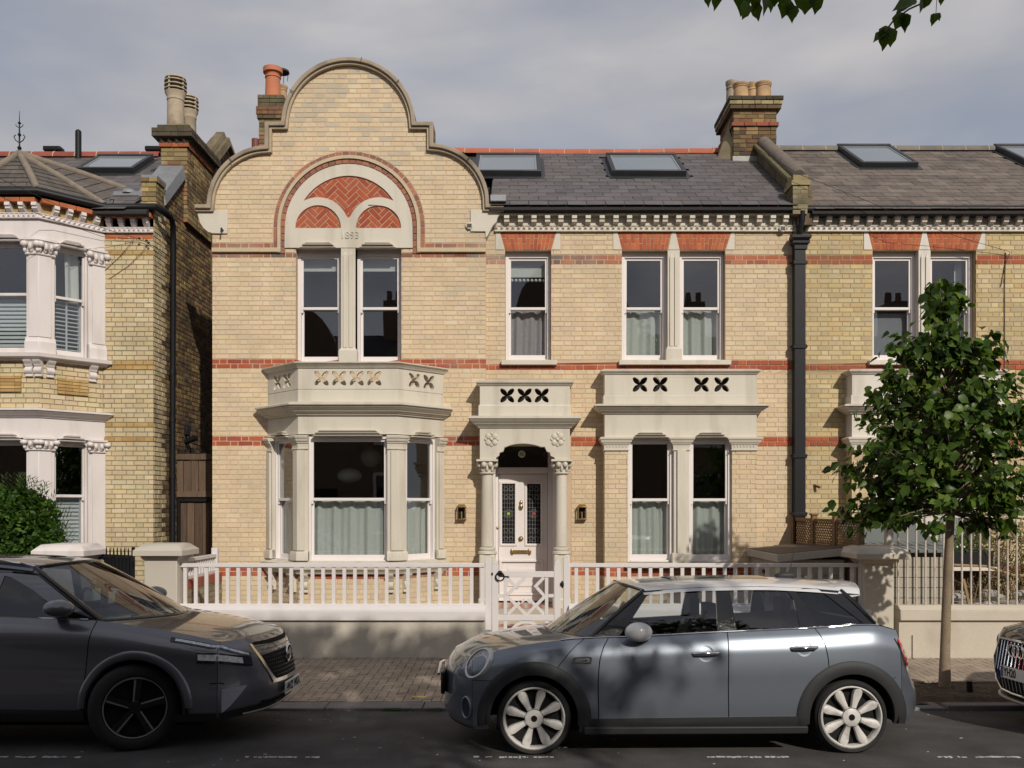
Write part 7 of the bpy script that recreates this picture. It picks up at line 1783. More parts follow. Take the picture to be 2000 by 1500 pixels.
        dk = MB(); dk.lathe(T([(rr - .018, .07), (.06, .09), (0, .09)]), (0, 0, 0), 40, 'y'); dk.lathe(T([(.15, .075), (.15, .085), (0, .085)]), (0, 0, 0), 30, 'y'); dk.build('brake_disc', M_well, w, local=True)
        if style == 'petal':
            for k in range(8):
                t = math.pi * 2 * (k + .62) / 8; M = Matrix.Rotation(-t, 4, 'Y'); b.M = M; P = []
                for r_, hw, y in ((.055, .020, .012), (.09, .022, .015), (.13, .028, .018), (.165, .035, .017), (.195, .039, .014), (.222, .034, .012), (rr - .008, .015, .010)):
                    P.append([(-hw, q * (y + .03), r_), (-hw * .85, q * y, r_), (-hw * .3, q * (y - .008), r_), (hw * .3, q * (y - .008), r_), (hw * .85, q * y, r_), (hw, q * (y + .03), r_)])
                b.grid(P)
            b.M = None; b.lathe(T([(.0, .0), (.062, .0), (.072, .006), (.076, .03)]), (0, 0, 0), 24, 'y')
            cc = MB(); cc.lathe(T([(0, -.006), (.024, -.005), (.027, .002)]), (0, 0, 0), 24, 'y'); 
            b.build('rim', m1, w, smooth=40, local=True); ch = cc.build('centre_cap', M_gloss, w, smooth=40, local=True)
            MB().lathe([(.075, q * -.0005), (.0785, q * -.0005)], (0, 0, 0), 32, 'y', cap=False).build('cap_seam', M_blackp, w, local=True)
        else:
            for k in range(5):
                t = math.pi * 2 * (k + s.sp.get('spin', .1)) / 5; M = Matrix.Rotation(-t, 4, 'Y'); b.M = M
                b.hexa([(-.026, q * .02, .05), (.026, q * .02, .05), (.03, q * .055, .05), (-.03, q * .055, .05), (-.036, q * .014, rr - .015), (.036, q * .014, rr - .015), (.036, q * .04, rr - .015), (-.036, q * .04, rr - .015)])
            b.M = None; b.lathe(T([(0, .012), (.05, .012), (.06, .03)]), (0, 0, 0), 20, 'y'); b.build('rim', M_gloss, w, smooth=40, local=True)
            e = MB()
            for k in range(5):
                t = math.pi * 2 * (k + s.sp.get('spin', .1)) / 5; e.M = Matrix.Rotation(-t, 4, 'Y')
                e.hexa([(.012, q * .017, .04), (.024, q * .018, .05), (.024, q * .02, .05), (.012, q * .02, .04), (.012, q * .011, rr - .014), (.026, q * .012, rr - .014), (.026, q * .016, rr - .014), (.012, q * .016, rr - .014)])
            e.M = None; e.lathe([(rr - .008, q * -.001), (rr + .001, q * -.003)], (0, 0, 0), 56, 'y', cap=False); e.build('rim_edge', m1, w, smooth=40, local=True)
        return w
    def wells(s):
        for a in s.ax:
            for sd in (-1, 1): MB().grid([[(a + r_ * math.cos(R(t)), sd * y_, s.rw + r_ * math.sin(R(t))) for t in range(-8, 189, 7)] for r_, y_ in ((.02, .42), (s.ra + .012, .42), (s.ra + .012, s.w(a) - .035))]).build('wheel_well', M_well, s.t, local=True, smooth=60)
    def inner(s, x0, x1, xq):
        """dark inner shell seen through the shut lines, floor and seats"""
        s.panel('inner_panel', [(x0, .1), (x0, 1.2)], [(x1, .1), (x1, 1.2)], M_well, scale=.965, nu=90, gap=0)
        b = MB(); b.box(x0 + .2, x1 - .1, -.6, .6, .16, .2); b.build('underbody', M_well, s.t, local=True)
    def seats(s, rows, zseat, w=.5, ztop=1.12, hr=True):
        for x in rows:
            for y in (-.36, .36):
                b = MB(); b.box(x - .25, x + .22, y - .24, y + .24, zseat - .2, zseat); b.hexa([(x + .16, y - .23, zseat), (x + .16, y + .23, zseat), (x + .28, y + .23, zseat), (x + .28, y - .23, zseat), (x + .32, y - .2, ztop - .16), (x + .32, y + .2, ztop - .16), (x + .42, y + .2, ztop - .16), (x + .42, y - .2, ztop - .16)])
                if hr: b.box(x + .33, x + .42, y - .13, y + .13, ztop - .11, ztop + .06); b.box(x + .37, x + .385, y - .07, y - .055, ztop - .17, ztop - .1); b.box(x + .37, x + .385, y + .055, y + .07, ztop - .17, ztop - .1)
                b.build('seat', M_seat, s.t, bevel=.03, local=True)
    def dash(s, x, z, zs):
        b = MB(); b.box(x - .25, x + .12, -.62, .62, z - .25, z); b.build('dashboard', M_seat, s.t, bevel=.04, local=True)
        b = MB(); c = Vector((x + .22, zs, z + .02)); b.tube([c + Vector((.05 * math.sin(R(t)), .17 * math.cos(R(t)), .16 * math.sin(R(t)))) for t in range(0, 361, 20)], .014, 6); b.build('steering_wheel', M_seat, s.t, local=True, smooth=50)
    def mirror(s, x, z, sz, m, y0, stalk=M_blackp):
        for sd in (-1, 1):
            b = MB(); b.ell((x, sd * (y0 + sz[1] * .9), z), sz[0], sz[1], sz[2], 20, 14)
            o = b.build('door_mirror', m, s.t, smooth=60, local=True)
            b = MB(); b.hexa([(x + .0, sd * (y0 - .1), z - sz[2] * 1.55), (x + .10, sd * (y0 - .1), z - sz[2] * 1.5), (x + .08, sd * (y0 + .09), z - sz[2] * .7), (x - .02, sd * (y0 + .09), z - sz[2] * .7), (x + .01, sd * (y0 - .1), z - sz[2] * .9), (x + .09, sd * (y0 - .1), z - sz[2] * .9), (x + .06, sd * (y0 + .09), z - sz[2] * .3), (x, sd * (y0 + .09), z - sz[2] * .3)]); b.build('mirror_stalk', stalk, o, bevel=.01, local=True)
    def handle(s, x, z, L=.21, m=M_chrome, bowl=True):
        for sd in (-1, 1):
            y = s.sy(x, z)
            if bowl: s.patch('handle_bowl', [(x + .067 * math.cos(R(t)), z + .067 * math.sin(R(t))) for t in range(0, 360, 20)], s.bowlm, off=.0015, dome=-.004, sides=(sd,))
            b = MB(); pts = [(x - L / 2, sd * (s.sy(x - L / 2, z) + .002), z), (x - L * .42, sd * (y + .03), z + .002), (x, sd * (y + .036), z + .004), (x + L * .42, sd * (y + .03), z + .006), (x + L / 2, sd * (s.sy(x + L / 2, z) + .002), z + .008)]
            b.tube(pts, [.012, .015, .016, .015, .012], 8); b.build('door_handle', m, s.t, smooth=60, local=True)

# ---------------- hatchback (faces left)
P_mini = paint('silver blue paint', (.18, .205, .245), .6, .35); P_roof = paint('silver white paint', (.60, .59, .60), .0, .45)
XA0 = .119; ZC = .0
SM = dict(axles=(0, 2.567), rw=.298, ra=.372, xs=-.50, xr=2.98, pn=2.3,
    bot=[(-.8, .22), (-.5, .20), (-.3, .21), (0, .21), (2.5, .21), (2.8, .22), (3.0, .24), (3.3, .26)],
    sh=[(-.8, .70), (-.5, .765), (-.25, .845), (.05, .90), (.42, .935), (.83, .947), (1.56, .982), (2.3, 1.012), (2.75, 1.036), (2.98, .99), (3.3, .95)],
    top=[(-.8, .74), (-.62, .83), (-.4, .88), (-.165, .915), (.22, .955), (.6, .97), (1.5, 1.0), (3.2, 1.05)],
    w=[(-.8, .70), (-.5, .775), (-.25, .835), (0, .858), (.4, .863), (1.5, .863), (2.4, .868), (2.7, .86), (2.98, .825), (3.3, .74)],
    S=[(0, .94), (.08, .975), (.3, .995), (.55, 1.0), (.78, .985), (.92, .945), (1, .895)],
    nose=[(.2, -.70), (.3, -.765), (.45, -.765), (.6, -.755), (.70, -.72), (.78, -.66)], tail=[(.2, 3.22), (.30, 3.285), (.42, 3.30), (.55, 3.25), (.7, 3.19), (.85, 3.11), (.97, 3.02)])
mc = Car('parked_car', 'silver-blue five-door hatchback with white roof and eight-spoke wheels, parked facing left', (XA0, 8.205, -.033), R(1.2), R(-1.9), P_mini, SM)
mc.bowlm = P_mini
mx = lambda p, D=7.42: (p - VX) / F * D - XA0
mz = lambda p, D=7.42: EYE - .012 - (p - VY) / F * D
seamF = [(mx(1083), mz(1301)), (mx(1100), mz(1279)), (mx(1120), mz(1258)), (mx(1138), mz(1243)), (mx(1080), .3), (mx(1075), .2)]
seamD = [(mx(1186), mz(1243)), (mx(1174), mz(1262)), (mx(1166), mz(1290)), (mx(1163), mz(1330)), (mx(1164), mz(1404)), (mx(1164), .2)]
seamB = [(mx(1421), mz(1230)), (mx(1419), mz(1270)), (mx(1417), mz(1340)), (mx(1418), mz(1400)), (mx(1418), .2)]
seamR = [(mx(1594), mz(1224)), (mx(1602), mz(1238)), (mx(1609), mz(1256)), (mx(1614), mz(1290)), (mx(1615), mz(1330)), (mx(1615), .2)]
def st(x): return [(x, .1), (x, 1.2)]
# fender as two panels split at the bonnet shut line
mc.panel('front_wing', st(-.5), [(p[0] if p[1] > mz(1310) else mx(1083), p[1]) for p in [(mx(1083), .1), (mx(1083), mz(1305)), (mx(1100), mz(1279)), (mx(1120), mz(1258)), (mx(1138), mz(1243)), (mx(1140), 1.2)]], nu=44, nv=40)
mc.panel('scuttle_panel', [(mx(1083), .1), (mx(1083), mz(1305)), (mx(1100), mz(1279)), (mx(1120), mz(1258)), (mx(1138), mz(1243)), (mx(1140), 1.2)], seamD, nu=20, nv=40)
mc.panel('front_door', seamD, seamB, nu=30, nv=30, t0=.09)
mc.panel('rear_door', seamB, seamR, nu=34, nv=40, t0=.09)
mc.panel('rear_wing', seamR, st(2.98), nu=40, nv=40)
mc.front(); mc.tail(); mc.inner(-.5, 2.98, 0); mc.wells()
mc.deck('bonnet', -.7, .60, cb=.34, nx=34)
mc.zroof = cubic([(.5, 1.27), (.97, 1.305), (1.4, 1.335), (1.9, 1.342), (2.3, 1.325), (2.62, 1.30), (2.9, 1.28)])
w1 = [(mx(1206), mz(1242)), (mx(1238), mz(1204)), (mx(1270), mz(1163)), (mx(1300), mz(1156)), (mx(1410), mz(1153)), (mx(1402), mz(1233))]
w2 = [(mx(1441), mz(1230)), (mx(1437), mz(1153)), (mx(1553), mz(1151)), (mx(1565), mz(1172)), (mx(1567), mz(1224))]
w3 = [(mx(1604), mz(1221)), (mx(1571), mz(1151)), (mx(1622), mz(1150)), (mx(1692), mz(1215))]
cabm = [(mx(1150), mz(1244)), (.93, 1.305), (1.4, 1.335), (1.9, 1.342), (2.3, 1.325), (2.60, 1.30), (mx(1716), mz(1216)), (mx(1594), mz(1225.5)), (mx(1420), mz(1232)), (mx(1240), mz(1242.5))]
cabm = cabm[:7]
low = [(2.72, 1.03), (2.3, 1.006), (1.56, .976), (.83, .941)]
mc.cabin(cabm + low, [w1, w2, w3], [(.5, .60), (.97, .565), (1.6, .57), (2.3, .55), (2.7, .53)], .006, M_gloss, [M_carglass, M_carglass, M_dkglass], P_roof, crown=.055, ws_bulge=(.34, .17), rw_bulge=(.12, .10), rear_idx=(5, 6))
mc.strip('chrome_beltline', [(x, mc.sh(x) + .002) for x in [.22 + .1 * i for i in range(27)]], M_chrome, .0075, f=lambda x, z: mc.sy(x, mc.sh(x)), off=.002)
# sunroof, spoiler, aerial
P = mc.roofP; b = MB(); rows = [i for i in range(5, 17)]; b.grid([[(p[0], p[1] * .8, p[2] + .008) for p in P[i][3:22]] for i in rows]); b.build('sunroof', M_dkglass if 0 else M_gloss, mc.t, smooth=50, local=True)
b = MB(); zt_ = P[-1]; b.grid([[(p[0] + dx, p[1] * sc, p[2] + dz) for p in zt_] for dx, dz, sc in ((-.06, .006, 1), (.05, .010, .985), (.15, .0, .96), (.16, -.012, .955), (.05, -.028, .97), (-.06, -.03, .98))]); b.build('roof_spoiler', P_roof, mc.t, smooth=50, local=True)
b = MB(); ax0 = 2.30; b.ell((ax0, 0, 1.405), .10, .035, .035, 14, 8); b.tube([(ax0 + .03, 0, 1.42), (ax0 + .05, 0, 1.5), (ax0 + .085, 0, 1.66)], [.008, .004, .003], 6); b.build('aerial', M_blackp, mc.t, smooth=50, local=True)
mc.arch(.352, .458, M_blackp, zmin=.19)
mc.patch('sill_trim', [(.36, .30), (.36, .19), (2.2, .19), (2.2, .315)], M_blackp, off=.012)
for sd in (-1, 1): MB().hexa([(.40, sd * .80, .17), (2.2, sd * .80, .17), (2.2, sd * .86, .175), (.40, sd * .86, .175), (.40, sd * .80, .24), (2.2, sd * .80, .24), (2.2, sd * .872, .235), (.40, sd * .872, .235)]).build('sill', M_blackp, mc.t, bevel=.01, local=True)
mc.handle(mx(1374), mz(1272)); mc.handle(mx(1567), mz(1262))
mc.mirror(mx(1243, 7.3) + .01, mz(1233, 7.3), (.112, .085, .078), P_roof, .80)
# side vent with chrome frame
vc = (mx(1132), mz(1284)); rr_ = [(vc[0] - .085, vc[1] - .026), (vc[0] - .065, vc[1] + .022), (vc[0] + .06, vc[1] + .03), (vc[0] + .082, vc[1] + .02), (vc[0] + .072, vc[1] - .026)]
mc.patch('side_scuttle', rr_, M_chrome, off=.008); mc.patch('scuttle_inset', [(vc[0] + (x - vc[0]) * .76, vc[1] + (z - vc[1]) * .6) for x, z in rr_], P_mini, off=.013); mc.patch('indicator', [(vc[0] - .03, vc[1] - .006), (vc[0] + .04, vc[1] + .006), (vc[0] + .045, vc[1] - .006)], M_chrome, off=.017)
# headlights
M_lens = mat('headlamp lens', (.45, .47, .48), .05, .03, bump=0, metal=.6, coat=1); M_lamp2 = mat('headlamp reflector', (.8, .8, .8), .3, .25, 25, 60, 0, metal=.2)
for sd in (-1, 1):
    n_ = Vector((-.60, sd * .70, .40)).normalized(); c = Vector((-.44, sd * .725, .725)); u = Vector((0, 0, 1)).cross(n_).normalized(); v = n_.cross(u); v = v if v.z > 0 else -v; u = u if u.x > 0 else -u; u, v = u * .82 - v * .57, v * .82 + u * .57
    def disc(r0, r1, h, kx=.76, kz=1.06): return [c + n_ * (h + .012) + u * (r0 * kx * math.cos(R(t))) + v * (r0 * kz * math.sin(R(t))) for t in range(0, 360, 12)]
    b = MB(); rings = [disc(.138, 0, -.06), disc(.140, 0, .004), disc(.134, 0, .016), disc(.122, 0, .018), disc(.116, 0, .010)]; n = 30
    vs = [p for r_ in rings for p in r_]; b.add(vs, [(k * n + i, k * n + (i + 1) % n, (k + 1) * n + (i + 1) % n, (k + 1) * n + i) for k in range(4) for i in range(n)]); b.build('headlight_ring', mat('satin silver', (.62, .62, .62), .3, .02, bump=0, metal=.6), mc.t, smooth=50, local=True)
    b = MB(); rings = [disc(.118, 0, .012), disc(.08, 0, .026), disc(.045, 0, .034), disc(.002, 0, .037)]; b.add([p for r_ in rings for p in r_], [(k * n + i, k * n + (i + 1) % n, (k + 1) * n + (i + 1) % n, (k + 1) * n + i) for k in range(3) for i in range(n)]); hl = b.build('headlight', glass('lamp glass', (.95, .95, .95), 1.5), mc.t, smooth=60, local=True)
    b = MB(); rings = [disc(.118, 0, .006), disc(.09, 0, -.005), disc(.05, 0, -.012), disc(.002, 0, .004)]; b.add([p for r_ in rings for p in r_], [(k * n + i, k * n + (i + 1) % n, (k + 1) * n + (i + 1) % n, (k + 1) * n + i) for k in range(3) for i in range(n)]); b.build('reflector', M_lamp2, hl, smooth=60, local=True)
# tail lamps, lower front intake, bumper seam
M_red = mat('red lamp', (.55, .012, .03), .15, .05, coat=1, bump=0); M_redd = mat('dark red lamp', (.22, .006, .012), .15, .05, coat=1, bump=0)
def mcor(x, z, sd, off):
    if x <= mc.xr: return (x, sd * (mc.sy(x, z) + off), z)
    u = max(0, 1 - (x - mc.xr) / (mc.xt(z) - mc.xr)) ** (1 / 3.6); k = min(1, (x - mc.xr) / .1); return (x + off * k, sd * (u * mc.sy(mc.xr, z) + off), z)
for sd in (-1, 1):
    def trow(z, a, c, off): x0 = 2.945 + (.93 - z) * .42; return [mcor(x0 + (a + (c - a) * i / 7), z, sd, off) for i in range(8)]
    rows = []
    for k in range(11):
        z = .69 + .235 * k / 10; e_ = .012 * (1 - abs((k - 5) / 5) ** 8); ww = .075 * (1 - .35 * abs((k - 5) / 5) ** 3); rows.append(trow(z, .04 - ww / 2, .04 + ww / 2 + .03, .004 + e_))
    tlm = MB().grid(rows).build('tail_light', M_red, mc.t, smooth=60, local=True)
    b = MB()
    for z0_ in (.74, .80, .86): b.grid([trow(z0_, .03, .06, .019), trow(z0_ + .03, .03, .06, .019)])
    b.build('lamp_segment', M_redd, tlm, local=True)
    MB().tube([trow(.685 + .245 * k / 8, -.005, 0, .006)[0] for k in range(9)], .005, 6).build('lamp_surround', M_chrome, mc.t, smooth=50, local=True)
mc.strip('bumper_seam', [(-.49, .60), (-.40, .60), (-.30, .598)], M_well, .003, off=-.001); mc.strip('bumper_seam', [(2.93, .62), (2.88, .60), (2.82, .588)], M_well, .003, off=-.001)
for sd in (-1, 1):
    c0 = Vector(mc.fpt(sd * .93, .37)); c1 = Vector(mc.fpt(sd * .99, .37)); tg = (c1 - c0).normalized(); nn = Vector((-abs(tg.y), sd * abs(tg.x), 0)).normalized(); c0 = c0 + nn * .004
    b = MB(); b.tube([c0 + tg * (.062 * math.cos(R(t))) + Vector((0, 0, .085 * math.sin(R(t)))) + nn * .004 for t in range(0, 361, 20)], .011, 7); b.build('intake_ring', P_mini, mc.t, smooth=60, local=True)
    b = MB(); b.add([c0 + nn * .003] + [c0 + tg * (.058 * math.cos(R(t))) + Vector((0, 0, .08 * math.sin(R(t)))) + nn * .003 for t in range(0, 360, 20)], [(0, i + 1, (i + 1) % 18 + 1) for i in range(18)]); b.build('front_intake', mat('intake blue', (.05, .06, .08), .3, metal=.4), mc.t, local=True)
b = MB(); b.box(-.775, -.74, -.40, .40, .42, .62); b.build('grille', M_gloss, mc.t, bevel=.03, local=True)
b = MB(); b.tube([(-.79, -.43, .60), (-.80, 0, .64), (-.79, .43, .60)], .012, 8); b.build('grille_bar', M_chrome, mc.t, smooth=50, local=True)
b = MB(); b.tube([mc.fpt(u, .225, -.012) for u in [-1 + i / 8 for i in range(17)]], .022, 8); b.build('front_lip', M_blackp, mc.t, smooth=50, local=True)
rimF = paint('shaded white rim', (.50, .49, .47), .1, .4); rimR = paint('sunlit white rim', (.66, .62, .56), .0, .35)  # one rim paint in shaded front and sunlit rear tones; neither is used
RG = mat('worn rim', (.58, .56, .53), .42, .10, 14, 120, .05, dirt=(.16, .15, .14), dirt_amt=.5, dirt_scale=14)
for a, m_ in ((0, RG), (2.567, RG)):
    for sd in (-1, 1): mc.wheel(a, sd, 'petal', .247, mrim=m_)
mc.dash(.62, .96, .36); mc.seats((1.15, 2.0), .62, ztop=1.13)
b = MB(); b.tube([(.38, -.5, .955), (.43, -.15, .975), (.50, .25, .965)], .008, 6); b.tube([(.36, -.0, .955), (.42, .35, .97), (.5, .6, .95)], .008, 6); b.build('wiper', M_blackp, mc.t, local=True)
b = MB(); P_ = [[(x - .34 * (1 - u * u), u * .74, z) for u in [-1 + i / 8 for i in range(17)]] for x, z in ((.52, .952), (.60, .957), (.66, .965))]; b.grid(P_); b.build('scuttle_grille', M_blackp, mc.t, smooth=50, local=True)

# ---------------- dark crossover (faces right)
P_nis = paint('dark grey paint', (.14, .142, .16), .5, .33)
XN0 = -3.12
SN = dict(axles=(0, 2.665), rw=.355, ra=.425, xs=-.66, xr=3.2, pn=2.6, spin=.06,
    bot=[(-1.1, .27), (-.7, .24), (-.4, .24), (0, .24), (2.6, .25), (3.2, .34), (3.5, .38)],
    sh=[(-1.1, .80), (-.66, .885), (-.4, .945), (0, 1.015), (.35, 1.06), (.9, 1.09), (1.6, 1.115), (2.6, 1.17), (3.2, 1.17), (3.5, 1.1)],
    top=[(-1.1, .78), (-.9, .885), (-.6, .965), (-.2, 1.035), (.2, 1.08), (.6, 1.10), (3.3, 1.2)],
    w=[(-1.1, .78), (-.66, .865), (-.35, .905), (0, .918), (.5, .915), (2.6, .92), (3.2, .86), (3.5, .78)],
    S=[(0, .93), (.10, .97), (.3, .985), (.5, .975), (.68, .985), (.80, 1.0), (.9, .975), (1, .90)],
    nose=[(.25, -.93), (.34, -1.03), (.45, -1.045), (.6, -1.02), (.75, -.98), (.84, -.93), (.9, -.87)], tail=[(.3, 3.42), (.5, 3.45), (.8, 3.40), (1.2, 3.30)])
nc = Car('parked_car', 'dark grey crossover with angular grille and plate HW22 WKA, parked facing right', (XN0, 8.40, -.036), R(180), R(1.9), P_nis, SN)
ni = lambda p, D=7.55: XN0 - (p - VX) / F * D
sF = [(ni(183), mz(1211, 7.55)), (ni(175), mz(1260, 7.55)), (ni(168), mz(1320, 7.55)), (ni(162), mz(1380, 7.55)), (ni(160), .1)]
nc.panel('front_wing', st(-.66), sF, nu=50, nv=44)
nc.panel('front_door', sF, [(1.30, .1), (1.28, .6), (1.24, 1.12)], nu=26, nv=30, t0=.05); nc.panel('rear_door', [(1.30, .1), (1.28, .6), (1.24, 1.12)], [(2.05, .1), (2.15, .7), (2.32, 1.2)], nu=30, nv=40, t0=.05); nc.panel('rear_wing', [(2.05, .1), (2.15, .7), (2.32, 1.2)], st(3.2), nu=40, nv=40)
nc.front(nv=26); nc.tail(); nc.inner(-.66, 3.2, 0); nc.wells(); nc.deck('bonnet', -.9, .52, cb=.36, nx=36)
nc.zroof = cubic([(.6, 1.42), (.98, 1.492), (1.4, 1.535), (2.0, 1.55), (2.6, 1.52), (3.0, 1.46), (3.3, 1.42)])
cabn = [(.30, 1.052), (.98, 1.492), (1.4, 1.535), (2.0, 1.55), (2.6, 1.52), (2.98, 1.46), (3.28, 1.17), (3.1, 1.163), (2.6, 1.165), (1.6, 1.11), (.9, 1.085)]
n1 = [(.58, 1.085), (.92, 1.30), (1.14, 1.41), (1.20, 1.425), (1.24, 1.11)]; n2 = [(1.30, 1.115), (1.29, 1.43), (1.7, 1.455), (2.15, 1.44), (2.32, 1.17)]; n3 = [(2.40, 1.18), (2.26, 1.43), (2.6, 1.39), (2.85, 1.22)]
nc.cabin(cabn, [n1, n2, n3], [(.5, .70), (1.0, .63), (2.0, .64), (3.0, .58)], .006, P_nis, [M_dkglass] * 3, P_nis, crown=.045, ws_bulge=(.36, .20), rw_bulge=(.1, .08), rear_idx=(5, 6))
nc.patch('window_rubber', [(.38, 1.075), (.50, 1.05), (.62, 1.083), (.86, 1.24)], M_gloss, off=.004, f=nc.cy)
nc.strip('chrome_beltline', [(.42, 1.07), (.9, 1.083), (1.6, 1.11), (2.5, 1.165)], M_chrome, .008, f=lambda x, z: nc.sy(x, nc.sh(x)), off=.0)
nc.strip('roof_rail', [(.98, 1.50), (1.1, 1.53), (1.4, 1.56), (2.0, 1.575), (2.6, 1.545), (2.85, 1.50)], M_chrome, .013, f=lambda x, z: nc.cy(x, nc.zroof(x)), off=-.02)
nc.strip('window_seal', [(.36, 1.075), (.92, 1.435), (1.14, 1.46)], M_gloss, .012, f=nc.cy, off=.002)
nc.arch(.405, .470, P_nis, off=.020, a0=0, a1=180, name='arch_lip'); nc.arch(.392, .412, M_blackp, off=.022, zmin=.25)
nc.patch('sill_trim', [(.42, .34), (.42, .24), (2.25, .24), (2.25, .36)], M_blackp, off=.012)
nc.mirror(ni(108, 7.4) - .0, mz(1187, 7.35), (.125, .10, .072), P_nis, .90)
nc.bowlm = P_nis
b = MB(); P = nc.roofP; b.grid([[(p[0], p[1] * .78, p[2] + .006) for p in P[i][3:22]] for i in range(3, 16)]); b.build('sunroof', M_gloss, nc.t, smooth=50, local=True)
for sd in (-1, 1):
    # upper running-light strip and lower projector unit
    def Fq(u, z, off=.006):
        return nc.fpt(u * sd, z, off)
    def sidef(x, z, off): return (x, sd * (nc.sy(x, z) + off), z)
    def ribp(name, pts, h, m, off=.010):
        P_ = []
        for (k, a, z) in pts:
            if k == 's': P_.append([sidef(a, z - h / 2, off), sidef(a, z + h / 2, off)])
            else: P_.append([Fq(a, z - h / 2, off), Fq(a, z + h / 2, off)])
        return MB().grid(P_).build(name, m, nc.t, smooth=60, local=True)
    ribp('light_strip', [('s', -.28, .915), ('s', -.45, .885), ('s', -.60, .853), ('f', .985, .842), ('f', .93, .822), ('f', .86, .80), ('f', .78, .775), ('f', .70, .755)], .035, M_gloss, .008)
    ribp('light_strip', [('s', -.32, .912), ('s', -.45, .888), ('s', -.60, .856), ('f', .985, .846), ('f', .93, .826), ('f', .86, .803), ('f', .78, .778), ('f', .72, .762)], .018, mat('running light', (.45, .46, .5), .2, .3, 30, 60, 0, metal=.8), .012)
    ribp('headlight_housing', [('s', -.50, .76), ('s', -.62, .757), ('f', .985, .752), ('f', .93, .74), ('f', .86, .725), ('f', .78, .71), ('f', .70, .70)], .085, M_gloss, .008)
    ribp('headlight', [('s', -.51, .768), ('s', -.62, .762), ('f', .985, .757), ('f', .93, .745), ('f', .86, .728), ('f', .80, .716)], .05, M_lamp2, .013)
    MB().grid([[Fq(u, z0_, .013), Fq(u, z1_, .013)] for u, z0_, z1_ in ((.985, .30, .50), (.93, .345, .503), (.87, .41, .507), (.79, .50, .508))]).build('fog_panel', mat('sky tinted trim', (.36, .36, .43), .35, .1, metal=.3), nc.t, smooth=60, local=True)  # panel colour lightened to carry its sky reflection
    ribp('air_slot', [('s', -.60, .55), ('s', -.65, .55), ('f', .985, .55), ('f', .96, .54)], .01, M_well, .004)
    ribp('lower_trim', [('s', -.30, .27), ('s', -.60, .27), ('f', .985, .27), ('f', .9, .28), ('f', .7, .29), ('f', .4, .295), ('f', .0, .30)], .07, M_blackp, .014)
    # grille chrome blade
    P_ = [[Fq(u, z, .012) for u in (a, c)] for a, c, z in ((.66, .69, .84), (.56, .60, .70), (.47, .51, .57), (.40, .47, .505), (.38, .38 + .04, .50))]
    MB().grid(P_).build('grille_blade', M_chrome, nc.t, smooth=60, local=True)
P_ = [[nc.fpt(u * k, z, .008) for u in [-1 + i / 10 for i in range(21)]] for k, z in ((.38, .51), (.45, .57), (.54, .70), (.64, .85))]
gr = MB().grid(P_).build('grille', M_well, nc.t, smooth=60, local=True)
b = MB()
for j in range(9):
    z = .545 + j * .034; kk = np.interp(z, [.51, .57, .70, .85], [.36, .42, .51, .61]); n = int(kk * 24)
    for i in range(-n, n + 1):
        u = (i + (.5 if j % 2 else 0)) / 24; p = nc.fpt(u, z, .012); b.add([(p[0], p[1] - .016, z), (p[0] - .004, p[1], z - .006), (p[0], p[1] + .016, z), (p[0] - .004, p[1], z + .006)], [(0, 1, 2, 3)])
b.build('grille_mesh', mat('grille chrome', (.07, .07, .075), .35, .1, metal=.9), gr, local=True)
P_ = [[nc.fpt(u * .47, z, .013) for u in [-1 + i / 10 for i in range(21)]] for z in (.485, .515)]; MB().grid(P_).build('grille_blade', M_chrome, nc.t, local=True)
pe = nc.fpt(0, .70, .02); b = MB()
b.tube([(pe[0] - .012, .075 * math.cos(R(t)), .70 + .075 * math.sin(R(t))) for t in range(0, 361, 15)], .009, 7); b.box(pe[0] - .02, pe[0] - .008, -.085, .085, .688, .712); b.build('emblem', M_chrome, nc.t, smooth=40, local=True)
pp = nc.fpt(0, .41, .02); b = MB(); b.box(pp[0] - .012, pp[0], -.26, .26, .36, .47); pl_ = b.build('number_plate', M_plate, nc.t, bevel=.003, local=True)
text('HW22 WKA', .105, (pp[0] - .0135, 0, .413), M_dark, nc.t, 'plate_lettering', .001, rot=(R(90), 0, R(-90)), local=True, sx=.86, bold=.002)
P_ = [[nc.fpt(u * .62, z, .010) for u in [-1 + i / 10 for i in range(21)]] for z in (.31, .35)]; MB().grid(P_).build('lower_intake', M_well, nc.t, local=True)
b = MB(); b.tube([nc.fpt(u, .262, .02) for u in [-.8 + i * .1 for i in range(17)]], .012, 7); b.build('lip_trim', mat('satin trim', (.3, .3, .31), .35, .05, metal=.7), nc.t, smooth=60, local=True)
rimN = mat('machined edge', (.42, .42, .43), .3, .06, metal=.8, bump=0)
for a in nc.ax:
    for sd in (-1, 1): nc.wheel(a, sd, 'five', .245, mrim=rimN, steer=R(0 if a else 24), wd=.23)
nc.dash(.72, 1.08, -.36); nc.seats((1.30, 2.15), .72, ztop=1.28)
b = MB(); b.tube([(.18, .55, 1.075), (.12, .15, 1.095), (.2, -.2, 1.085)], .008, 6); b.build('wiper', M_blackp, nc.t, local=True)
b = MB(); P_ = [[(x - .36 * (1 - u * u), u * .80, z) for u in [-1 + i / 8 for i in range(17)]] for x, z in ((.45, 1.07), (.52, 1.073), (.58, 1.085))]; b.grid(P_); b.build('scuttle_grille', M_blackp, nc.t, smooth=50, local=True)
b = MB(); b.box(.52, .53, .1, .22, 1.16, 1.26); b.box(.55, .56, .32, .46, 1.2, 1.3); b.build('parking_permit', M_plate, nc.t, local=True)

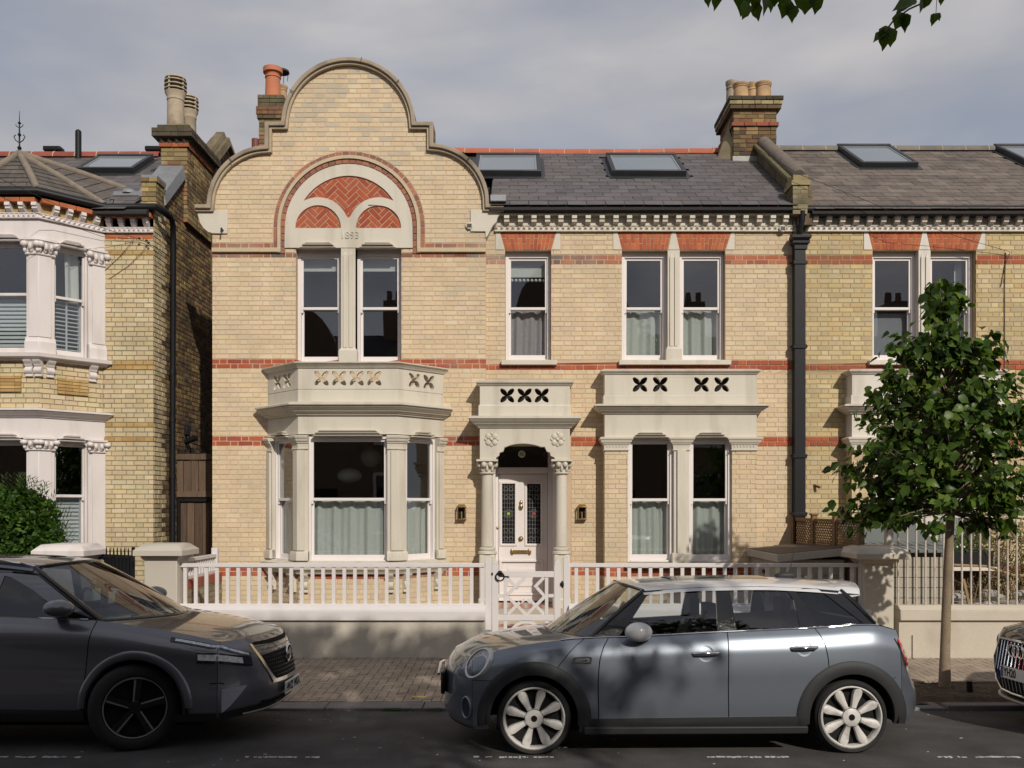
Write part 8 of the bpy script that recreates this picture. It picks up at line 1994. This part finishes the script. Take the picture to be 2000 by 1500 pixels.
# ---------------- black estate at the right edge (faces left)
P_aud = paint('black paint', (.012, .012, .013), .4, .25)
SA_ = dict(axles=(0, 2.68), rw=.345, ra=.41, xs=-.62, xr=3.2, pn=3.2, spin=.2,
    bot=[(-1.0, .24), (3.4, .25)], sh=[(-1, .80), (-.62, .86), (-.3, .93), (.3, 1.03), (1.6, 1.06), (3.2, 1.1)], top=[(-1, .80), (-.8, .90), (-.5, .96), (.2, 1.05), (.6, 1.08), (3.3, 1.15)],
    w=[(-1, .82), (-.62, .885), (-.3, .915), (0, .924), (2.6, .924), (3.2, .86)], S=[(0, .93), (.1, .97), (.3, .985), (.6, 1.0), (.85, .98), (1, .91)],
    nose=[(.24, -.84), (.34, -.90), (.5, -.92), (.7, -.90), (.82, -.86), (.9, -.80)], tail=[(.3, 3.4), (.8, 3.38), (1.1, 3.3)])
XQ0 = 5.49
ac = Car('parked_car', 'black car with hexagonal grille and plate YH20, only its front corner showing', (XQ0, 8.36, -.035), 0, R(-1.9), P_aud, SA_)
ac.panel('front_wing', st(-.62), st(.42), nu=44, nv=40); ac.panel('front_door', st(.42), st(1.35), nu=20, t0=.05); ac.panel('rear_door', st(1.35), [(2.1, .1), (2.3, 1.1)], nu=24, nv=40, t0=.05); ac.panel('rear_wing', [(2.1, .1), (2.3, 1.1)], st(3.2), nu=40, nv=40)
ac.front(nv=26); ac.tail(); ac.inner(-.62, 3.2, 0); ac.wells(); ac.deck('bonnet', -.9, .5, cb=.34, nx=30)
ac.zroof = cubic([(.6, 1.42), (1.0, 1.50), (1.6, 1.55), (2.4, 1.54), (3.1, 1.46)])
ac.cabin([(.36, 1.03), (1.02, 1.50), (1.6, 1.55), (2.4, 1.54), (3.0, 1.46), (3.25, 1.11), (1.6, 1.055), (.9, 1.045)], [[(.62, 1.06), (1.1, 1.42), (1.30, 1.45), (1.32, 1.08)], [(1.40, 1.08), (1.40, 1.46), (2.2, 1.46), (2.4, 1.12)]], [(.5, .70), (1.0, .63), (3.0, .6)], .006, P_aud, [M_dkglass] * 2, P_aud, rear_idx=(4, 5), ws_bulge=(.34, .18))
hexg = [(.62, .34), (.66, .60), (.56, .775)]
P_ = [[ac.fpt(u * k, z, .008) for u in [-1 + i / 10 for i in range(21)]] for k, z in ((.40, .315), (.56, .40), (.60, .60), (.50, .785))]
gr = MB().grid(P_).build('grille', M_well, ac.t, smooth=60, local=True)
b = MB()
for sd in (-1, 1): b.tube([ac.fpt(sd * k, z, .014) for k, z in ((.0, .79), (.3, .79), (.50, .785), (.60, .60), (.56, .40), (.44, .315), (.2, .30), (0, .30))], .014, 7)
b.build('grille_frame', M_chrome, ac.t, smooth=50, local=True)
b = MB()
for i in range(-7, 8):
    u = i * .075; kk = abs(u); zt_ = .775 if kk < .48 else .70; b.tube([ac.fpt(u, .33 if kk < .4 else .40, .014), ac.fpt(u, .5, .020), ac.fpt(u * .97, zt_, .014)], .006, 5)
b.build('grille_bar', M_chrome, gr, local=True)
b = MB()
for k in range(4): c0 = (-1.5 + k) * .082; p = ac.fpt(0, .70, .035); b.tube([(p[0] + .006 * abs(-1.5 + k), c0 + .055 * math.cos(R(t)), .705 + .055 * math.sin(R(t))) for t in range(0, 361, 15)], .008, 6)
b.build('emblem', M_chrome, ac.t, smooth=50, local=True)
pp = ac.fpt(0, .5, .03); b = MB(); b.box(pp[0] - .01, pp[0], -.26, .26, .445, .555); b.build('number_plate', M_plate, ac.t, local=True)
b = MB(); b.box(pp[0] - .0115, pp[0] - .0102, .215, .255, .45, .55); b.build('plate_band', mat('plate blue', (.02, .05, .3), .5), ac.t, local=True)
text('YH20', .105, (pp[0] - .0115, .10, .498), M_dark, ac.t, 'plate_lettering', .001, rot=(R(90), 0, R(-90)), local=True, sx=.86, bold=.002)
b = MB(); b.tube([ac.fpt(u, .23, .03) for u in [-.95 + i * .1 for i in range(20)]], .018, 7); b.build('lip_trim', mat('satin lip', (.40, .38, .36), .4, .05, metal=.5), ac.t, smooth=60, local=True)
for sd in (-1, 1):
    P_ = [[ac.fpt(sd * u, z, .010) for z in (zc - .03, zc + .03)] for u, zc in ((.70, .74), (.80, .75), (.90, .765), (.98, .78))]; MB().grid(P_).build('headlight', M_lamp2, ac.t, smooth=60, local=True)
for a in ac.ax:
    for sd in (-1, 1): ac.wheel(a, sd, 'five', .24, mrim=rimN)
# ============================================================ TREES
def leaf_shape(v, L=1.):
    """broad toothed leaf, folded on the midrib and curled; base at origin, tip along +y"""
    out = [(0, 0, 0)]; K = [(.10, .20), (.30, .33), (.52, .35), (.74, .24), (.90, .10)]; fold = (.25, .4, .15)[v]; curl = (.32, .45, .2)[v]
    left = [(-w * (1 + .2 * ((i + v) % 2)), y, w * fold - curl * y * y) for i, (y, w) in enumerate(K)]; right = [(w * (1 + .2 * ((i + v + 1) % 2)), y - .02, w * fold - curl * y * y) for i, (y, w) in enumerate(K)]
    mid = [(0, y, -curl * y * y) for y, w in K]; tip = [(.02, 1.05, -curl * 1.1)]
    vs = out + left + mid + right + tip; n = 5; fs = [(0, 1 + n, 1), (0, 1 + 2 * n, 1 + n)]
    for i in range(n - 1): fs += [(1 + i, 1 + n + i, 2 + n + i, 2 + i), (1 + n + i, 1 + 2 * n + i, 2 + 2 * n + i, 2 + n + i)]
    fs += [(n, 2 * n, 3 * n + 1), (2 * n, 3 * n, 3 * n + 1)]
    return [(x * L, y * L, z * L) for x, y, z in vs], fs
LV = [leaf_shape(v) for v in range(3)]
def leaf_M(p, d, up, L):
    y = Vector(d).normalized(); z = Vector(up); x = y.cross(z); x = x.normalized() if x.length > 1e-4 else y.orthogonal().normalized(); z = x.cross(y)
    M = Matrix(((x.x, y.x, z.x, p[0]), (x.y, y.y, z.y, p[1]), (x.z, y.z, z.z, p[2]), (0, 0, 0, 1))); return M @ Matrix.Scale(L, 4)
def add_leaf(b, M, v, col):
    b.M = M; b.add(LV[v][0], LV[v][1], col); b.M = None
TG = [(.028, .055, .009), (.04, .077, .012), (.055, .10, .014), (.07, .12, .016), (.10, .155, .025), (.02, .04, .008)]
M_bark = mat('bark', (.25, .19, .13), .9, .2, 10, 60, .6, dirt=(.10, .08, .055), dirt_amt=.6, dirt_scale=5)
M_tleaf = leafmat('tree leaf', .28, .38)
# --- young street tree
ts = thing('street_tree', 'young street tree with thin pale trunk and dense dark green conical crown', 'tree', (wx(1845, 10.3), 10.3, -.03))
TD = 10.3; tx = lambda p: wx(p, TD); tz = lambda p: wz(p, TD)
axis = [(1845, 1343), (1847, 1280), (1850, 1180), (1853, 1080), (1856, 1000), (1858, 930), (1857, 850), (1850, 740), (1843, 640), (1836, 545)]
b = MB(); b.tube([(tx(x), TD + .02 * math.sin(i), tz(y)) for i, (x, y) in enumerate(axis)], [.068, .055, .049, .047, .044, .038, .03, .022, .013, .005], 14); b.build('trunk', M_bark, ts, smooth=60)
ext = [(530, 6, 8), (560, 24, 26), (600, 44, 40), (640, 82, 72), (680, 112, 104), (720, 118, 128), (760, 142, 146), (800, 176, 158), (850, 196, 165), (900, 205, 165), (950, 205, 158), (985, 216, 150), (1010, 222, 140), (1045, 205, 125)]
rn = random.Random(77); twigs = []; bw = MB()
def ax_at(y):
    for (x0, y0), (x1, y1) in zip(axis[:-1], axis[1:]):
        if y1 <= y <= y0: t = (y - y0) / (y1 - y0); return x0 + (x1 - x0) * t
    return 1845
n_t = 0
while n_t < 215:
    y = rn.uniform(535, 1035); el, er = np.interp(y, [e[0] for e in ext], [e[1] for e in ext]), np.interp(y, [e[0] for e in ext], [e[2] for e in ext])
    if rn.random() > (el + er) / 350: continue
    th = rn.uniform(0, 2 * math.pi); rr = rn.uniform(.12, 1) ** .5
    cx = math.cos(th); ex = (er if cx > 0 else el) * rr * 1.03; px_ = ax_at(y) + cx * ex; dy_ = math.sin(th) * rr * .9 * (el + er) / 2 / F * TD
    if y > 985 and (abs(px_ - 1856) < 55 or rn.random() < .45): continue
    end = Vector((tx(px_), TD + dy_, tz(y))); yb = min(1000, y + 25 + rr * rn.uniform(40, 120)); base = Vector((tx(ax_at(yb)), TD, tz(yb))); twigs.append((base, end)); n_t += 1
for x_, y_ in ((1640, 988), (1655, 1002), (1672, 985), (1690, 1005), (1706, 1018), (1722, 1000), (1745, 1008), (1700, 985), (1650, 930), (1660, 880), (1672, 905), (1690, 830), (1705, 790), (1905, 1010), (1930, 1028), (1950, 1040), (1965, 1015), (1985, 995), (1760, 985), (1735, 690), (1750, 655)):
    twigs.append((Vector((tx(1855), TD, tz(min(1000, y_ + 20)))), Vector((tx(x_), TD + rn.uniform(-.15, .15), tz(y_)))))
for base, end in twigs:
    mid = base.lerp(end, .5) + Vector((rn.uniform(-.05, .05), rn.uniform(-.05, .05), rn.uniform(-.03, .08))); bw.tube([base, mid, end], [.014, .009, .003], 5, False)
bw.build('branches', mat('twig bark', (.17, .13, .09), .9, .15), ts, fix=False)['kind'] = 'stuff'
lf = []
for base, end in twigs:
    d0 = (end - base).normalized(); n = rn.randint(17, 27); clump = rn.choice([.8, 1, 1.15])
    for k in range(n):
        t = 1.04 - rn.random() ** 1.6 * .5; p = base.lerp(end, t) + Vector((rn.gauss(0, .055), rn.gauss(0, .055), rn.gauss(0, .05))); rad = Vector((p.x - tx(1853), p.y - TD, 0)); rad = rad.normalized() if rad.length > .05 else Vector((0, -1, 0))
        d = (rad * rn.uniform(.2, 1.) + Vector((rn.gauss(0, .6), rn.gauss(0, .6), rn.uniform(-1.2, .3)))).normalized(); up = (rad * .9 + Vector((rn.gauss(0, .6), rn.gauss(0, .6), .7))).normalized()
        lf.append((p, d, up, rn.uniform(.07, .13), rn.randrange(3), cj(rn.choice(TG), .15)))
        if p.z < tz(1050): lf.pop()
lf.sort(key=lambda q: q[0].y - q[3] * .6)
crown = bpy.data.objects.new('crown', None); COL.objects.link(crown); hook(crown, ts)
for p, d, up, L, v, c in lf[:300]:
    ci = rn.randrange(4); cc = TG[ci + 1]
    def mk(): q = MB(); q.add(LV[v][0], LV[v][1], cc); return q
    k = ('leaf', (v, ci), M_tleaf.name)
    if k not in PIECES: me = mk().mesh('leaf', 50, False); me.materials.append(M_tleaf); PIECES[k] = me
    o = bpy.data.objects.new('leaf', PIECES[k]); COL.objects.link(o); o.parent = crown; o.matrix_parent_inverse = Matrix.Identity(4); o.matrix_basis = Matrix.Translation(-ts.location) @ leaf_M(p, d, up, L) if 0 else leaf_M(p, d, up, L)
b = MB()
for p, d, up, L, v, c in lf[300:]: add_leaf(b, leaf_M(p, d, up, L), v, c)
b.build('leaves', M_tleaf, crown, smooth=50, fix=False)['kind'] = 'stuff'
st_ = thing('tree_stake', 'short black stump of a stake in the soil beside the street tree', 'stake', (wx(1895, 10.0), 10.0, 0))
MB().tube([(wx(1895, 10.0), 10.0, -.05), (wx(1893, 10.0), 10.0, .10)], [.035, .03], 10).build('stump', M_black, st_)
# --- large tree over the near pavement, its lowest sprays hang into the top of the picture
tb = thing('overhanging_tree', 'leafy branch tips of a large tree hanging into the top edge of the sky', 'tree', (2.9, -1.4, .03))
b = MB(); b.tube([(2.9, -1.4, 0), (2.85, -1.35, 2), (2.6, -1.1, 3.8), (2.0, -.6, 5.6), (1.6, -.3, 7.0)], [.26, .21, .18, .12, .05], 16); b.build('trunk', M_bark, tb, smooth=60)
rn = random.Random(5); bw = MB(); CC, CR_ = Vector((.8, .0, 6.5)), Vector((4.2, 3.0, 2.2)); tips = []
for i in range(95):
    while True:
        q = Vector((rn.uniform(-1, 1), rn.uniform(-1, 1), rn.uniform(-1, 1)))
        if .15 < q.length < 1: break
    e = Vector((CC.x + q.x * CR_.x, CC.y + q.y * CR_.y, CC.z + q.z * CR_.z)); s0 = Vector((2.4 - .8 * rn.random(), -.9 + .6 * rn.random(), 4.2 + 2.0 * rn.random())); m_ = s0.lerp(e, .5) + Vector((0, 0, .3)); bw.tube([s0, m_, e], [.035, .02, .005], 5, False); tips.append((s0, m_, e))
lb = MB()
for i in range(9): e = Vector((1.5 + .27 * i, 3.0 + .3 * (i % 3 - 1), 6.0 + .15 * (i % 2))); tips.append((e + Vector((0, -1.2, .1)), e + Vector((0, -.5, .1)), e))  # extra unseen twigs added to keep the hanging sprays in shade
for s0, m_, e in tips:
    for k in range(100):
        t = rn.uniform(.45, 1.05); p = m_.lerp(e, t) if t > .5 else s0.lerp(m_, .5 + t); p = p + Vector((rn.gauss(0, .3), rn.gauss(0, .3), rn.gauss(0, .22)))
        if p.y > .2 and p.z < EYE + .57 * p.y + .1: continue
        zw, xw, zm = p.z - SB * (12.1 - p.y), p.x - SA * (12.1 - p.y), p.z - SB * (7.4 - p.y)
        if zw > .52 or (xw > -.35 and zm > 1.25 and zw > -.3): continue  # crown shaped for its shade
        add_leaf(lb, leaf_M(p, (rn.gauss(0, .6), rn.gauss(0, .6), -.8), (rn.gauss(0, .5), rn.gauss(0, .5), 1), rn.uniform(.12, .19)), rn.randrange(3), cj(rn.choice(TG), .15))
cr2 = lb.build('crown', M_tleaf, tb, smooth=50, fix=False); cr2['kind'] = 'stuff'
# hanging sprays seen in the picture (photo pixels at about five metres)
DL = 5.0; q = lambda x, y, d=DL: Vector((wx(x, d), d, wz(y, d)))
for pts, r_ in (([(1900, -90), (1850, -25), (1810, 2), (1775, 18), (1745, 40), (1728, 62)], .005), ([(1560, -80), (1530, -15), (1490, 2)], .005), ([(1560, -80), (1548, -10), (1540, 8)], .004), ([(1810, 2), (1795, -8)], .003), ([(1832, -30), (1829, 10), (1828, 28)], .0018), ([(1640, -70), (1590, -20), (1580, 0)], .004), ([(1400, -60), (1395, -10)], .003)):
    bw.tube([q(x, y) for x, y in pts], r_, 5, False)
bw.tube([q(1900, -90), Vector((2.6, 3.6, 5.6)), Vector((2.2, 1.2, 6.2)), Vector((2.2, -.6, 5.4))], [.006, .012, .025, .04], 6, False); bw.tube([q(1560, -80), Vector((1.6, 3.4, 5.5)), Vector((1.8, 1.2, 6.1)), Vector((2.2, -.6, 5.4))], [.006, .012, .025, .04], 6, False); bw.tube([q(1400, -60), Vector((1.2, 3.4, 5.4)), Vector((1.6, 3.4, 5.5))], [.004, .007, .01], 6, False); bw.tube([q(1640, -70), Vector((1.6, 3.4, 5.5))], .006, 6, False)
bw.build('branches', MATS['twig bark'], tb, fix=False)['kind'] = 'stuff'
HL_ = [((1398, -22), (4, 28), 34), ((1386, -18), (-6, 22), 26), ((1450, -22), (2, 48), 44), ((1470, -26), (8, 50), 44), ((1488, -20), (18, 40), 42), ((1458, 2), (-4, 34), 34), ((1476, 4), (2, 34), 30), ((1500, -12), (10, 26), 30), ((1512, -15), (4, 22), 24), ((1538, -4), (-8, 32), 38), ((1540, 8), (8, 30), 34), ((1556, 12), (-8, 20), 24), ((1566, -22), (-2, 40), 40), ((1580, -20), (4, 36), 38), ((1594, -16), (2, 38), 38), ((1530, -20), (-4, 20), 26),
       ((1790, 0), (-40, 10), 44), ((1780, 6), (-30, 14), 34), ((1800, -8), (6, 24), 28), ((1815, -12), (-4, 18), 24), ((1838, -14), (4, 16), 20), ((1762, 24), (-14, 34), 34), ((1765, 26), (0, 36), 32), ((1758, 30), (14, 30), 30), ((1738, 52), (-22, 26), 34), ((1734, 55), (-12, 38), 36), ((1738, 54), (2, 34), 34), ((1728, 62), (-22, 14), 26), ((1828, 26), (-6, 16), 20), ((1828, 26), (4, 14), 16)]
for (x, y), (dx, dy), L in HL_:
    p = q(x, y, DL + rn.uniform(-.1, .1)); d = Vector((dx, rn.uniform(-10, 10), -dy)); up = Vector((rn.gauss(0, .35), -1, .35 + rn.gauss(0, .3)))
    v = rn.randrange(3); ci = rn.randrange(3); k = ('hleaf', (v, ci), '')
    if k not in PIECES: me = MB().add(LV[v][0], LV[v][1], [TG[2], TG[3], (.06, .10, .02)][ci]).mesh('leaf', 50, False); me.materials.append(M_tleaf); PIECES[k] = me
    o = bpy.data.objects.new('leaf', PIECES[k]); COL.objects.link(o); o.parent = cr2; o.matrix_basis = leaf_M(p, d, up, L / F * DL * 1.02)
# ============================================================ ACROSS THE STREET (seen in the window and paint reflections, shades the near side)
ot = thing('terrace_house', 'dark brick terrace across the street, reflected in the upper windows', 'house', (2, -5.6, 0))
M_ob = mat('opposite brick', (.20, .14, .09), .9, .15, 5, 50, .1); M_or = mat('opposite roof', (.06, .055, .055), .8, .1)
b = MB(); b.box(-26, 30, -14, -5.6, 0, 6.4); b.build('wall', M_ob, ot)
b = MB(); b.hexa([(-26, -14.2, 6.4), (30, -14.2, 6.4), (30, -5.3, 6.4), (-26, -5.3, 6.4), (-26, -9.9, 9.2), (30, -9.9, 9.2), (30, -9.6, 9.2), (-26, -9.6, 9.2)]); b.build('roof', M_or, ot)
b = MB(); g_ = [(-.4, 6.4), (-.4, 7.6)] + arc(2.1, 8.6, 2.3, 175, 5, 24, 2.95) + [(4.9, 7.6), (4.9, 6.4)]; b.plate(g_, [], -5.95, -5.6, back=True); b.build('gable', M_ob, ot)
b = MB(); g_ = [(-12.6, 6.4), (-12.6, 7.6)] + arc(-9.4, 7.6, 2.6, 175, 5, 20, 2.3) + [(-6.1, 7.6), (-6.1, 6.4)]; b.plate(g_, [], -5.95, -5.6, back=True); b.build('gable', M_ob, ot)
for x in (-17, -5.2, 7.5, 16): b = MB(); b.box(x - .4, x + .4, -10.4, -9.2, 8, 10.6); [b.lathe([(.13, 10.6), (.11, 11.1)], (x - .2 + .4 * k, -9.8, 0), 12) for k in (0, 1)]; b.build('chimney', M_ob, ot)
for x in (-22, -17.5, -13, -9.4, -4.6, -2.2, .6, 2.6, 7.0, 11.5, 16, 20.5, 25):
    for z0, z1 in ((1.1, 3.1), (4.3, 5.9)):
        w_ = MB().box(x - .62, x + .62, -5.64, -5.55, z0 - .12, z1 + .12).build('window', M_white, ot)
        MB().box(x - .5, x + .5, -5.545, -5.53, z0, z1).build('pane', mat('opposite pane', (.015, .016, .018), .05, .02, bump=0, spec=.6), w_)
for x in (-15.2, -7, 3.9, 9.2, 18.2): d_ = MB().box(x - .5, x + .5, -5.66, -5.54, .1, 2.6).build('door', M_black, ot)
# opposite cars would stand here
